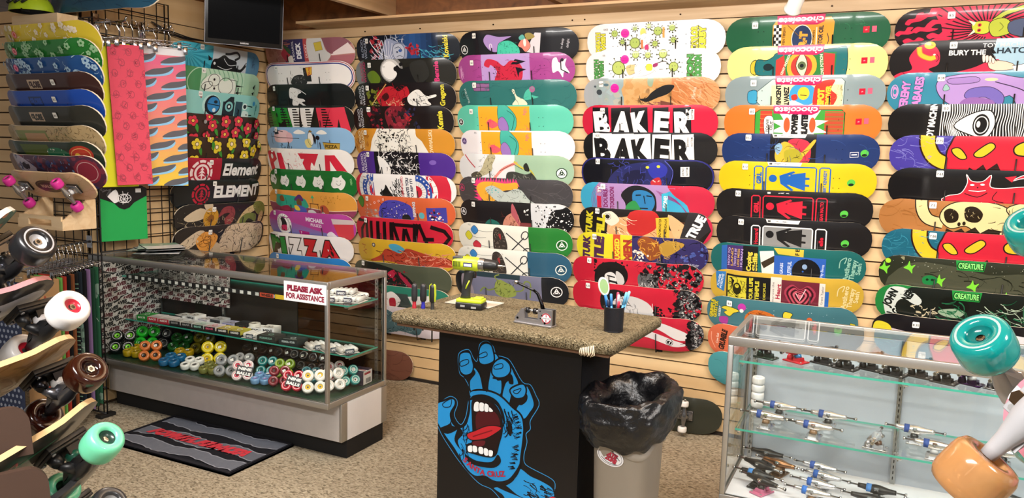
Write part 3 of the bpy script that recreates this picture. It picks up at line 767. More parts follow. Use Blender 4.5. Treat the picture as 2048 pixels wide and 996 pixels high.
@deck('back', .445, .775, .79, 'white deck with green, white and red outlined letters', 'white tricolour letter deck', ('8.1', 15, .2), 'e8e6e6')
def _(a):
    for t, x, c in (('P', 12, '1f8038'), ('I', 23, '1f8038'), ('Z', 37, 'eceaea'), ('Z', 55, 'c02630'), ('A', 76, 'c02630')):
        a.t(c, t, x + 1, 12.5, 15, 0, .1, w={'P': 15, 'I': 6, 'Z': 16, 'A': 20}[t], oc='2b2420', ow=.05)
@deck('back', .442, .618, .78, 'plain bright blue deck, lowest of the column behind the wheel case', 'plain blue deck', ('8.0', 16, .6), '2f7fc8')
def _(a): a.s('c04a5a', 52, 9, 56, 8, 60, 11, 55, 12); a.s('c04a5a', 80, 10, 84, 8, 85, 12); a.h('24609a', 12, 30, 8, 80, 20, 6, .4)

# second column
def wiz(a, c='cfd2da'): wizard_logo(a, c)
@deck('back', 1.277, 2.160, .827, 'black and blue deck with a ghostly white figure and yellow name', 'blue ghost deck', ('8.5', 13.5, 2.2), '0f1520')
def _(a):
    a.grad('0f1520', '2a4f86', 34, 0, 62, 26, 6); a.grad('2a4f86', '10151c', 58, 0, 88, 26, 6); a.n('a02a36', 26, 20, 2, 30, 24, 1, 3); a.h('c7ccd8', 60, 24, 2, 52, 24, 8, .4); a.s('8f98b4', 26, 20, 32, 10, 36, 3, 46, 6, 54, 10, 53, 20, 46, 26, 30, 26)
    for i in range(12): a.k('d8dce8', .5, 34, 24, 34 + 12 * cos(RAD(190 + i * 12)), 24 + 15 * sin(RAD(190 + i * 12)) * .9, 33 + 16 * cos(RAD(192 + i * 12)), 24 + 20 * sin(RAD(192 + i * 12)))
    a.so('b4bacb', '2a3450', .5, 42, 9, 48, 7, 52, 11, 51, 18, 46, 21, 41, 17); a.k('2a3450', .5, 43, 11, 47, 10, 50, 13); a.e('3a5a9c', 48, 13, 1.6, 1.2); a.e('2a3450', 45, 14, .8); a.k('2a3450', .4, 44, 18, 47, 17, 50, 18); a.n('b0303e', 24, 54, 7, 66, 16, .8, 2); a.h('4fb6d0', 40, 64, 10, 88, 22, 7, .4, 20); a.k('e6e8ee', .6, 19, 4, 22, 9, 28, 14, 36, 18); wiz(a, '9aa2b4'); a.t('e0d23c', 'Kowalski', 88.5, 11, 4, -90, .03, w=17)
@deck('back', 1.262, 2.002, .805, 'grey and black deck with a full moon, dark figures and pink name', 'moonlit deck', ('8.25', 18, 2.4), '23231f')
def _(a):
    a.r('7b8284', 0, 0, 8, 26); a.grad('7b8284', '23231f', 7, 0, 14, 26, 5); wiz(a, 'b02a5c'); a.s('5f7a24', 16, 12, 24, 9, 30, 16, 24, 22, 18, 18); a.e('8c8c8a', 42, 9, 11.5, 10.5); a.e('c9c9c8', 41, 9, 9.6, 9); a.e('f0f0ee', 40, 9, 7.6, 7.4); a.s('17181a', 38, 20, 44, 16, 47, 12, 45, 8, 48, 5, 52, 8, 62, 6, 72, 10, 72, 26, 40, 26); a.e('17181a', 46, 8, 2); a.e('17181a', 51.5, 4.4, 1.6); a.s('2d2e2c', 60, 5, 74, 2, 78, 14, 66, 20); a.t('d23a78', 'Bennie', 84, 11, 4, -90, .03, w=16)
@deck('back', 1.257, 1.847, .815, 'black deck with a red demon face, white sheep figure and yellow name', 'red demon deck', ('8.1', 17, 2.0), '1a1517')
def _(a):
    wiz(a); a.n('6f7a2a', 30, 18, 6, 30, 20, .8, 2.4); a.s('b52430', 28, 9, 36, 4, 44, 3, 50, 7, 58, 3, 60, 10, 52, 14, 54, 21, 40, 21, 30, 18); a.s('43151a', 33, 11, 38, 8, 40, 12, 35, 15); a.h('7a1420', 28, 30, 3, 58, 20, 6, .5); a.l('c8a45a', .8, 22, 18, 38, 1); a.h('e4dcae', 26, 22, 15, 58, 20, 3, .35)
    a.s('e6e6e2', 58, 12, 64, 7, 70, 6, 76, 11, 84, 10, 84, 12, 77, 14, 80, 18, 74, 19, 64, 19, 59, 17); a.h('1a1517', 16, 60, 8, 76, 18, 5, .45, 20); a.e('1a1517', 64, 14, 1); a.t('d9d03a', 'Gregson', 89, 11, 4, -90, .03, w=17)
@deck('back', 1.245, 1.694, .81, 'dark maroon deck with red smoky shapes and a yellow name', 'maroon smoky deck', ('8.38', 20, .8), '1a1416')
def _(a):
    wiz(a); photo_blur(a, ('5a1622', '8c1f30', '231a22'), 14, 22, 2, 34, 20, 1, 3); a.s('7c2230', 38, 6, 46, 0, 58, 2, 62, 12, 52, 22, 42, 20); photo_blur(a, ('9a3040', '4a1820', '2c2026'), 14, 40, 3, 60, 20, .8, 2.4); a.n('c02a38', 14, 58, 6, 64, 12, .6, 1.6); a.n('2c2c4a', 10, 60, 2, 70, 18, 1, 3); a.t('d9d03a', 'Kennie', 89, 12, 4.4, -90, .04, w=15)
def etch(a, ink, x0, x1): a.h(ink, 90, x0, 0, x1, 24, 5, .55); a.n(ink, 40, x0 + 4, 2, x1 - 4, 22, .4, 1.6)
@deck('back', 1.255, 1.544, .812, 'orange and white deck with a black ink bearded head', 'orange ink deck', ('8.5', 15, 1.6), 'c98a2c')
def _(a):
    a.s('e9e6dc', 22, 14, 27, 4, 34, -2, 64, -2, 68, 6, 74, 12, 76, 27, 24, 27); a.n('b0701c', 20, 2, 2, 20, 24, 1, 3); wizard_logo(a, 'ecd9b0'); etch(a, '1a1614', 28, 62); a.e('ecebe4', 45, 13, 5, 5); a.n('1a1614', 30, 40, 8, 60, 24, .3, 1); a.t('ecd9b0', 'OWHALSKI', 81, 11, 3, -90, .02, w=20)
@deck('back', 1.270, 1.389, .8, 'purple and black deck with a white ink bearded head', 'purple ink deck', ('8.38', 15.5, .8), '4b2a8a')
def _(a):
    a.r('17151a', 24, 0, 69, 26); wizard_logo(a, 'ddd6ea'); etch(a, 'e6e4e2', 28, 66); a.s('efeeec', 28, 4, 36, 8, 40, 16, 36, 24, 30, 18); a.h('17151a', 20, 30, 6, 64, 24, 4, .5); a.e('7a5cb4', 82, 8, 3, 2)
@deck('back', 1.271, 1.239, .814, 'white deck with red, white and blue bunting fans at both ends', 'bunting fan deck', ('8.2', 12.5, 1.4), 'e9e7e6')
def _(a):
    for cx, s0, s1 in ((24, 90, 270), (66, -90, 90)):
        for r, c in ((30, 'c8283e'), (19.5, 'ecebea'), (15, '2f52a8'), (9.5, 'ecebea'), (5.5, 'c8283e')):
            q = [(cx + r * cos(RAD(s0 + (s1 - s0) * i / 14)), 14 + r * sin(RAD(s0 + (s1 - s0) * i / 14)) * .95) for i in range(15)]
            a.p(c, *[v for p in q for v in p])
        for i in range(11):
            t = RAD(s0 + (s1 - s0) * (i + .5) / 11); a.l('4a4a58', .18, cx + 5 * cos(t), 14 + 5 * sin(t), cx + 20 * cos(t), 14 + 20 * sin(t)); a.e('eceaf0', cx + 12.2 * cos(t), 14 + 12 * sin(t), .8, n=6)
    a.r('ecebea', 24, 0, 66, 26); a.s('1b1a1a', 29, 17, 34, 13, 36, 9, 39, 14, 42, 19, 36, 21); a.h('1b1a1a', 50, 40, 3, 52, 22, 5, .8, 70); a.t('c8283e', 'WINDWIZARD', 52.4, 11, 2.4, -90, .01, w=19); a.t('2a2e4a', 'WANTS YOU', 57.5, 12, 2.8, -90, .05, w=19); a.t('2a2e4a', 'TO RIP IT!', 61.6, 12, 2.4, -90, .04, w=18)
@deck('back', 1.274, 1.089, .802, 'orange red deck with a crowded purple collage of creatures', 'orange collage deck', ('8.1', 14, 1.2), 'd0623a')
def _(a):
    a.so('3f7a2e', '14200f', .5, 3, 4, 8, 2, 11, 6, 8, 12, 4, 9); a.s('4a45a8', 29, 10, 36, 4, 46, 3, 56, 5, 62, 9, 61, 20, 30, 20); a.h('1d1a30', 40, 30, 5, 60, 20, 4, .5); a.h('9a8a86', 22, 10, 12, 28, 20, 5, .6, 0); a.n('b8b2a8', 10, 10, 12, 27, 20, .6, 1.4); a.n('d8c8c0', 16, 36, 6, 58, 18, .4, 1); a.s('222', 52, 16, 58, 15, 60, 20, 52, 20); a.t('e6dede', 'RIPPING', 64, 10, 2.8, -90, .04, w=13, oc='6a2a4a', ow=.05); a.e('5fb0b8', 71, 15, 2.8)
    a.r('44429c', 76, 8, 93, 21); a.n('e4e4e4', 10, 79, 10, 91, 20, .6, 1.6); a.n('a03040', 8, 79, 10, 91, 20, .6, 1.4); a.n('22203a', 8, 79, 10, 91, 20, .6, 1.4)
    for i, t in enumerate('BLOOD'): a.t('e9c7c4', t, 15 + i * 4.6, 9 - i * 1.5, 2, -25, .03)
@deck('back', 1.265, .938, .79, 'red deck with heavy black angular lettering', 'red angular letter deck', ('8.1', 13, 1.4), 'c02438')
def _(a):
    for x, w in ((14, 3.6), (20, 3.2), (27, 3.6), (34, 3.4), (41, 4)): a.p('1c1214', x, 3, x + w, 3, x + w - 2, 27, x - 2.4, 27)
    a.l('1c1214', 3.4, 4, 4, 14, 4.4, 8, 12, 6, 24)
    for q in ((44, 3, 50, 26), (52, 26, 56, 8), (57, 8, 62, 26), (64, 26, 67, 3), (70, 3, 64, 26), (71, 3, 80, 26), (74, 16, 84, 16)): a.l('1c1214', 3.4, *q)
    a.l('1c1214', 3., 46, 5, 68, 5); a.l('1c1214', 3.4, 82, 5, 93, 9, 97, 15, 92, 21, 82, 22)
@deck('back', 1.286, .789, .8, 'mustard yellow deck with a red flayed figure lying along it', 'mustard flayed figure deck', None, 'c9a22e')
def _(a):
    a.l('a03a2a', .7, 6, 7, 11, 7, 8, 10, 12, 11, 7, 13, 11, 15); a.e('2c2a5a', 22, 5.2, 1.8); a.e('cfc6a0', 22, 5.2, 1.); a.s('4a9ab8', 38, 4, 46, 3, 54, 7, 47, 11, 40, 8); a.s('a8402e', 16, 20, 28, 14, 34, 8, 42, 9, 50, 11, 56, 6, 68, 8, 84, 12, 96, 15, 96, 21, 82, 21, 70, 24, 54, 26, 44, 20, 32, 19); a.h('5a1a14', 46, 20, 8, 92, 24, 8, .5, 10); a.h('d88a70', 44, 48, 8, 94, 24, 8, .7, 12); a.s('40508a', 66, 24, 72, 20, 78, 26)
@deck('back', 1.255, .628, .8, 'olive grey deck with dark red splatter, above the screwdrivers', 'olive splatter deck', ('8.2', 12, .6), '4e5444')
def _(a):
    a.s('1e2220', 14, 2, 40, 3, 60, 10, 66, 20, 50, 26, 10, 26); a.n('8c1a2e', 36, 22, 6, 62, 24, .4, 1.6); a.s('b02a44', 40, 9, 47, 5, 48, 9, 44, 13); a.s('a02a44', 51, 7, 55, 9, 66, 20, 62, 21, 54, 13); a.h('701826', 22, 28, 8, 64, 24, 4, .6); a.n('e0dcd6', 6, 38, 8, 60, 20, .3, .7)
@deck('back', 1.267, .474, .78, 'dark green topped deck with a white snarling beast and red tongue', 'white beast deck', None, '2f7a66')
def _(a):
    a.p('3f4a48', 0, 6, 60, 6, 64, 27, 0, 27); a.s('e6e2de', 12, 14, 22, 6, 34, 8, 44, 5, 52, 12, 48, 20, 56, 26, 16, 27); a.h('1f2222', 50, 12, 7, 54, 26, 4, .5); a.s('b02a3a', 40, 12, 46, 11, 46, 18, 40, 20); a.p('dcdcd8', 60, 8, 84, 5, 90, 14, 64, 16)
@deck('back', 1.269, .330, .78, 'pale lilac deck with grey-green swirling creature, lowest behind the screwdrivers', 'lilac creature deck', None, 'd3c9cf')
def _(a):
    a.s('4c6a70', 8, 6, 30, 2, 46, 6, 60, 16, 68, 12, 74, 16, 68, 24, 50, 22, 30, 27, 8, 24); a.h('1f3236', 60, 8, 4, 66, 25, 6, .5); a.h('a8bcb8', 30, 10, 4, 62, 24, 5, .4); a.n('c0a8a0', 10, 8, 4, 34, 22, .5, 1.4); a.n('8c9a3a', 6, 48, 4, 54, 9, .5, 1.2); a.n('a03a4a', 8, 5, 18, 20, 25, .5, 1.2)

# third column
@deck('back', 2.095, 2.154, .826, 'black deck with a purple bird head and a green hunched back', 'black purple-bird deck', ('8.25', 15, 1.4), '1c1c21')
def _(a):
    tri_logo(a, 5.5, 14, 3.6); a.so('a78bc6', '1c1824', .4, 25, 8, 28, 3, 34, 4, 39, 5, 49, 5, 40, 9, 37, 16, 30, 15); a.so('48c3a6', '123028', .4, 36, 18, 38, 10, 46, 8, 52, 11, 55, 15, 53, 19, 36, 20); a.h('157060', 40, 37, 9, 54, 19, 1.5, .3); a.ring('e8e0f0', .5, 31, 12, 1, 2); a.p('d9d4da', 68, 3, 73, 3.4, 71, 19, 60, 17)
    a.so('d98678', '2a1a1a', .35, 54, 12, 58, 7, 62, 8, 64, 13, 60, 17, 57, 14); a.e('efe4de', 59.6, 10, 1.2, 3); a.s('9a8a4a', 60, 4, 64, 3, 68, 6, 62, 8); a.s('5fb0a6', 55, 6, 58, 4, 60, 7, 56, 8); a.t('c4c4cc', 'in sleep', 88, 12, 1.8, -80); a.t('c4c4cc', 'delight', 92, 12, 1.8, -80)
@deck('back', 2.083, 2.009, .81, 'magenta deck with a red horned beast on a lilac square', 'magenta beast deck', ('8.1', 14, 4), 'a2468e')
def _(a):
    a.h('8c3a7a', 30, 2, 2, 98, 24, 10, .5, 0); a.r('b595cf', 24.5, -1, 66, 27); a.s('c32a44', 27, 8, 30, 3.5, 38, 5, 44, 9, 50, 5, 57, 7, 60, 13, 56, 22, 36, 22, 38, 13, 33, 8, 31, 10); a.h('5a1420', 44, 36, 7, 58, 20, 2.5, .4); a.p('1d1420', 50, 8, 54, 4, 63, 6, 56, 8); a.p('1d1420', 54, 10, 63, 12, 57, 14, 56, 18); a.h('1d1420', 12, 34, 10, 40, 18, 2, .5, 10); scribble(a, 'd59ac8', 2, 8, 4, 12, 8)
    a.s('efe6ec', 84, 6, 87, 4, 89, 8, 94, 5, 93, 10, 96, 16, 92, 15, 91, 19, 88, 14, 84, 15); a.l('1d1420', .8, 90, 6, 90, 13, 95, 16); a.e('1d1420', 91, 6, 1.2); bolts(a, '4a1a3e')
@deck('back', 2.096, 1.849, .82, 'dark teal deck with a window, a nude figure and an odd table', 'dark teal window deck', ('8.1', 16, 1.4), '2f6f6c')
def _(a):
    a.po('8a5f8e', '1c3030', .4, 14.5, 2, 31, 2, 31, 8, 17, 8); a.l('1c3030', .4, 23, 2, 23.4, 8); a.l('1c3030', .4, 15.5, 5, 31, 5); tri_logo(a, 5.5, 11.5, 3, '1f4644', '2f6f6c'); a.t('cfe0dc', 'WELCOME', 9, 12, 2, 70, 0, w=12); a.s('e3dfc4', 50, 8, 52, 7, 54, 12, 60, 15, 62, 19, 50, 19, 53, 14); a.s('4fb8a0', 62, 8, 68, 6, 66, 11, 72, 13, 60, 15); a.e('a06a90', 67, 7, 2.4); a.l('1c3030', .4, 66, 9, 66, 15); a.h('256060', 30, 2, 2, 98, 24, 8, .4, 0)
def skirt(a):
    a.r('eba52c', 23, 1, 67, 27); a.so('47b0a0', '17302c', .4, 41, -1, 47, 0, 55, 8, 55, 17, 50, 22, 44, 16, 40, 10); a.so('9a76bc', '2c1c3a', .35, 40, 12, 44, 9, 48, 14, 48, 20, 41, 19); a.s('e2606a', 30, 14, 33, 11, 40, 15, 34, 18); a.h('e2406a', 22, 29, 11, 36, 17, 2, .3); a.k('17302c', .35, 48, 4, 54, 9, 51, 20); a.h('d0587a', 10, 56, 12, 66, 20, 2.5, .25, 60); a.t('d8608a', 'NJh', 63, 5, 2.6, -80, 0)
@deck('back', 2.084, 1.697, .813, 'mint green deck with a bending figure on an orange square', 'mint and orange deck', ('8.5', 14.5, 3), '5ec4ab')
def _(a): skirt(a); tri_logo(a, 4, 14, 2.8); bolts(a)
@deck('back', 2.106, 1.54, .8, 'white deck with a bending figure on an orange square', 'white and orange deck', None, 'e9e6ea')
def _(a): skirt(a); tri_logo(a, 4.5, 9.6, 2.8, 'b9a6d0', '4a3a6a'); bolts(a); a.t('555', '8.5', 17.5, 2, 1.4)
@deck('back', 2.102, 1.391, .806, 'pale grey and sage deck with an old man and a coiled serpent', 'pale sage deck', None, 'dde0e2')
def _(a):
    a.r('9dbca0', 53.5, -1, 101, 27); tri_logo(a, 91, 14, 4.2, '1f3a2c', 'e6eee6'); a.s('b3ac8a', 23, 13, 28, 4, 33, -1, 37, 2, 34, 8, 33, 13, 26, 17, 20, 18, 14, 19); a.h('4a4636', 40, 22, 1, 36, 17, 2, .3); a.s('4e4a40', 13, 17, 20, 14, 24, 18, 15, 20); a.k('c0303e', .9, 7, 1, 12, 6, 18, 11); a.k('e28a80', 2., 34, 20, 42, 12, 50, 8, 56, 6); a.k('c9c04a', 1.4, 53, 5, 60, 10, 67, 12, 71, 20); a.l('23221f', .4, 40, 13, 52, 7, 60, 11); a.s('3b3d3a', 46, 15, 52, 13, 62, 15, 68, 14, 71, 22, 48, 22); a.h('8a8c86', 14, 50, 14, 68, 22, 4, .35, 80); a.s('2a2c2a', 61, 8, 64, 6, 66, 12, 62, 12)
@deck('back', 2.102, 1.243, .804, 'charcoal deck with a pale statue figure wrapped in pink and orange flames', 'charcoal flame deck', ('8.1', 15.5, .8), '454346')
def _(a):
    a.h('5a585a', 60, 0, 0, 100, 26, 12, .4, 0)
    for i in range(15): a.p('e83f7c', 18 + i * 2.6, 5, 21.5 + i * 2.4, 0.2 - (i % 2), 22 + i * 2.6, 6)
    for i in range(7): a.p('e83f7c', 24, 2 + i * 2.6, 18 - (i % 2) * 1.4, 3.4 + i * 2.6, 24, 6 + i * 2.6)
    a.s('e8a83a', 20, 10, 24, 4, 34, 3, 46, 4, 56, 3, 56, 8, 44, 10, 40, 16, 28, 20); a.s('b9c3bd', 28, 9, 34, 6, 40, 8, 46, 11, 54, 8, 60, 9, 66, 16, 76, 22, 64, 23, 50, 20, 42, 20, 34, 16); a.h('3a4442', 46, 28, 7, 64, 20, 4, .3); a.n('6cc0c0', 8, 33, 8, 40, 13, .5, 1.2); tri_logo(a, 3.8, 10, 3., 'c83a6c', '454346'); a.ring('aab4b0', .6, 90, 24, 6, 4)
@deck('back', 2.115, 1.096, .804, 'black deck with a pink robed figure and white speckled end', 'black speckled-end deck', ('8.5', 14, 1.6), '201d1f')
def _(a):
    a.r('cfd2d6', 67, -1, 101, 27); a.s('1a1a1c', 84, 6, 92, 4, 103, 0, 103, 28, 78, 27, 80, 16); a.n('1a1a1c', 90, 70, 2, 88, 25, .3, 1.); a.n('f0f0f0', 90, 74, 3, 98, 24, .25, .8); a.s('c48672', 42, 18, 46, 11, 54, 8, 57, 14, 58, 22, 44, 22); a.s('b05a64', 50, 9, 51, 1, 55, 8, 57, 19, 53, 14); a.s('25665c', 25, 22, 30, 15, 38, 17, 38, 22); a.h('5a2c2a', 16, 42, 9, 57, 21, 4, .4); a.r('7a3a3c', 57, 16, 67, 27); tri_logo(a, 4, 11, 3.2); a.n('e8e8e8', 8, 61, 4, 65, 11, .5, 1)
def balloons(a, end, lc):
    a.r(end, 66, -1, 101, 27); tri_logo(a, 92, 14, 4.2, 'e6ece6', lc); balloon(a, '3f86c8', 18.5, 5.5, 3.6); balloon(a, 'd8d23a', 12, 11, 3.8); balloon(a, 'c03444', 20, 18, 4); a.s('3a3430', 36, 4, 40, 2, 44, 5, 47, 14, 46, 21, 36, 21, 35, 13); a.h('8a8076', 30, 36, 4, 46, 20, 2, .3); a.s('a03a3a', 40, 8, 42, 7, 42, 12); a.l('3c3c3e', .9, 47, 6, 66, 21); a.l('3c3c3e', .9, 50, 21, 62, 9); a.ring('3c3c3e', .8, 63, 7, 2.6, 3.6, 35); a.ring('3c3c3e', .8, 64, 20, 2.4, 3.4, 60)
@deck('back', 2.109, .947, .811, 'cream deck with balloons and scissors, green right end', 'green-ended scissors deck', None, 'e6e6da')
def _(a): balloons(a, '2a7a34', '1d5a26'); a.t('666', '8.25', 13, 2, 1.2)
@deck('back', 2.107, .792, .815, 'cream deck with balloons and scissors, blue right end', 'blue-ended scissors deck', None, 'e6e7de')
def _(a): balloons(a, '2f5a74', '234a60'); a.t('666', '8.5', 13, 2, 1.2)
@deck('back', 2.093, .637, .815, 'grey and black deck with an olive octopus, just above the counter', 'octopus deck', ('8.1', 18, 1), '1c1f24')
def _(a):
    a.r('72748c', 12, -1, 80, 27); a.r('2c3c44', 0, 0, 62, 4); a.s('99909c', 8, 5, 16, 7, 20, 20, 8, 20); a.s('8c9a4e', 40, 9, 44, 5, 50, 7, 56, 10, 58, 17, 48, 20, 40, 17); a.k('7a8844', 1.2, 42, 12, 34, 15, 30, 13, 26, 17); a.k('7a8844', 1.1, 56, 14, 64, 12, 66, 5, 71, 6, 70, 18); a.k('7a8844', 1., 44, 7, 40, 3, 44, 1); a.h('3a4420', 24, 38, 6, 58, 19, 3, .4); tri_logo(a, 91, 12, 4.4)

# fourth column
def deathw(a, c, l1, l2):
    a.t(c, 'DEATH', 9.5, 13, 3.6, -90, .07, w=14, oc='4a4a1e', ow=.05); a.t(c, 'WISH', 14, 13, 3.6, -90, .07, w=12, oc='4a4a1e', ow=.05); a.t(c, l1, 80, 12, 4, -90, .07, w=16, oc='4a4a1e', ow=.05); a.t(c, l2, 85, 12, 4, -90, .07, w=15, oc='4a4a1e', ow=.05); bolts(a)
@deck('back', 2.965, 2.158, .812, 'white deck with green virus cartoons and yellow lettering', 'white virus deck with yellow letters', None, 'f1eff0')
def _(a):
    deathw(a, 'd8d64a', 'TAYLOR', 'KIRBY')
    for x, y, r in ((23.5, 7, 2.4), (38.5, 4, 1.6), (48.5, 3, 1.6), (55, 6.5, 3), (65, 4.6, 2.2), (66, 13, 2), (38.5, 14, 3.8), (53, 15, 2), (29.5, 13, 1.6)): virus(a, x, y, r)
    sticker_blob(a, 31.5, 7); a.e('e2cf6a', 44.6, 7, 2, 3); a.s('f4f2ec', 43, 9, 48, 8, 50, 13, 44, 17); a.h('6a6a6a', 8, 43, 8, 50, 16, 2, .25); a.r('d89a4a', 58.5, 4, 59.8, 11); a.r('d87a4a', 43, 12, 44.6, 18); a.s('c03a70', 46, 16, 48, 15.5, 48.4, 18.6, 46, 19); a.t('555', '8.475', 17.4, 4, 1.2)
@deck('back', 2.955, 2.003, .797, 'white deck with green virus cartoons, doctor figure and dark green lettering', 'white virus deck with green letters', None, 'efedee')
def _(a):
    deathw(a, '4f9a50', 'JON', 'DICKSON')
    for x, y, r in ((28, 12, 5), (68.5, 12, 3.4), (41, 3, 2.6), (50, 3.6, 2.2), (61, 3, 3)): virus(a, x, y, r, 'b4c46a')
    sticker_blob(a, 33, 6); a.s('d8c088', 34, 11, 40, 10, 42, 14, 36, 17); a.s('f4f2ee', 41, 10, 52, 8, 54, 15, 42, 18); a.s('d6cf4e', 49, 10, 53, 10, 53, 14, 49, 14); a.k('4a4a4a', .4, 54, 10, 62, 8, 66, 11); a.h('5a5a5a', 14, 34, 9, 60, 19, 3, .25); a.s('a03a6a', 54, 10, 57, 9, 57, 11, 54, 12); a.t('555', '8.0', 17, 3, 1.2)
@deck('back', 2.954, 1.848, .807, 'orange desert deck with grey sky end and a black bird shape', 'orange desert deck', ('8.475', 14, 2), 'c98a58')
def _(a):
    a.grad('a9adb2', '8fa2a4', 0, 0, 33, 26, 8); photo_blur(a, ('9db0b4', '98a8a4', 'a8aaa0'), 8, 12, 2, 33, 24, 1.5, 4); a.grad('c9a06a', 'c4905a', 33, -1, 70, 27, 8); photo_blur(a, ('c59862', 'cda26e', 'c09058'), 16, 34, 0, 70, 25, 1.5, 4); a.grad('c07a48', 'cf9464', 68, 0, 101, 26, 6); a.h('b87244', 60, 66, 0, 100, 26, 9, .8, 35, .25); a.h('d8a478', 40, 66, 0, 100, 26, 9, .7, 35, .25); a.e('3f464c', 14, 10, 2.4, 2); a.e('4a545c', 10.5, 6, 1, .8); a.e('55707c', 20, 4.6, 2, 1); a.s('8fa28a', 51, 0, 55, 0, 54, 6, 51, 5); a.s('1f2022', 45, 15, 50, 14, 54, 10, 61, 6, 66, 5, 70, 6, 66, 11, 58, 14, 50, 17); a.h('23201e', 16, 44, 13, 52, 18, 2.5, .35); a.h('7a3a4a', 10, 46, 17, 60, 20, 5, .7, 0); a.p('6f4034', 60, 16, 69, 18, 69, 27, 60, 27); sticker_blob(a, 26.5, 7, 3.2); a.t('e0cdb8', 'jhanka', 83, 11, 2.4, -80, .0); a.t('e0b89a', 'Foster', 87, 12, 1.6, -80)
def baker(a, bg, fg, sh):
    for t, x, w, r in (('B', 17, 13, -5), ('A', 33, 14, 5), ('K', 46.5, 12, -9), ('E', 62, 11, 4), ('R', 77, 12, -2)):
        if fg == '17171a':
            a.p('ecebea', x - w * .62, 1.5, x + w * .6, 1, x + w * .68, 27, x - w * .66, 27); a.t(fg, t, x, 13, 17, r, .055, w=w)
        else:
            a.p(sh, x - w * .58, 2, x + w * .44, 1.4, x + w * .5, 27, x - w * .6, 27); a.t(fg, t, x, 13, 17, r, .055, w=w)
    a.r('f2f0ee', 79, 3, 84.5, 10.4); a.t('2a2a2a', 'MELLOW', 83.2, 6.6, 1.3, 90, .02, w=6.6); a.t('2a2a2a', 'CONCAVE', 80.6, 6.6, 1.3, 90, .02, w=6.6)
@deck('back', 2.952, 1.694, .81, 'red deck with huge white block letters on black shadows', 'red block letter deck', ('8.25', 16.5, 2), 'c5203f')
def _(a): baker(a, 'c5203f', 'efedec', '18171a'); bolts(a, '5a0f1e')
@deck('back', 2.961, 1.54, .803, 'black deck with huge black block letters on white patches', 'black block letter deck', ('8.25', 11.5, 1), '17171a')
def _(a): baker(a, '17171a', '17171a', '17171a')
@deck('back', 2.954, 1.389, .8, 'dark navy deck with a blue panther baring red jaws', 'blue panther deck', ('8.25', 13.5, 1), '14151d')
def _(a):
    a._add('2a2a78', a.strip([(50 + (x - 50) * .985, 13 + (y - 13) * .95) for x, y in HULL], .9, True)); a.s('262a5e', 25, 14, 34, 6, 46, 3, 54, 2, 62, -1, 70, 4, 71, 12, 64, 22, 40, 24, 24, 22); a.s('1b1d3e', 36, 12, 46, 8, 52, 12, 46, 22, 36, 22); a.h('3f46a0', 50, 26, 2, 70, 22, 5, .4); a.s('3238a0', 54, 4, 62, 2, 68, 6, 66, 12, 58, 14, 54, 9); a.e('d8d23c', 53.5, 6, 1.3, 1); a.e('d8d23c', 61.6, 5.2, 1.3, 1); a.s('b8303a', 56, 16, 62, 13, 63.5, 19, 57, 20); a.n('f0ecdc', 6, 56, 13, 63, 19, .3, .6); a.k('5a60c0', .5, 66, 1, 72, 8, 70, 18)
    a.r('e8e8e6', 77.5, 5, 83.5, 12); a.t('222', 'MELLOW', 82, 8.4, 1.3, 90, .02, w=6); a.t('222', 'CONCAVE', 79.3, 8.4, 1.3, 90, .02, w=6)
@deck('back', 2.959, 1.241, .81, 'blue, mauve and red deck with a green and blue shaded man face', 'shaded face deck', ('8.1', 18.4, .6), '3fa2c6')
def _(a):
    for i in range(8): a.ring('8a5a9a', .5, 30, 14, 20 - i * 1.3, 18 - i * 1.2)
    a.s('a584b6', 18, -2, 80, -2, 64, 8, 70, 27, 24, 27); a.s('c02a44', 70, -2, 101, -2, 102, 27, 86, 27, 82, 14, 72, 6)
    for i in range(5): a.k('8a3a7a', .4, 60 + i, 4 + i, 74 + i, 10 + i, 84, 22 + i)
    a.s('1d1d22', 34, 8, 40, 2, 48, 1, 56, 4, 60, 10, 58, 22, 40, 22, 37, 14); a.s('2f7ab0', 43, 6, 50, 4, 57, 7, 59, 14, 54, 21, 44, 16); a.s('2f8a4a', 38, 16, 44, 12, 48, 17, 52, 24, 38, 24); a.l('131a22', .9, 45, 8, 49, 7.6); a.l('131a22', .9, 53, 8, 57, 8.4); a.l('131a22', .7, 51, 8, 52, 14); a.l('131a22', .9, 48, 17.5, 54, 17.5)
    a.t('7a1f5a', 'DOUBLE', 22, 11, 3.2, -90, .04, w=14); a.t('7a1f5a', 'STOKEROONI', 27, 11, 3.2, -90, .04, w=17); a.r('c02a44', 15, 10, 18.6, 19); a.t('d8eef2', 'TV', 17, 5, 2.6, -90, .08, oc='c02a44', ow=.08); a.p('3fb2cc', 64, 6, 68.5, 5, 69, 19, 64.5, 19); a.t('e8f4f6', 'GONE!', 66.6, 12, 2.8, -85, .04, w=9)
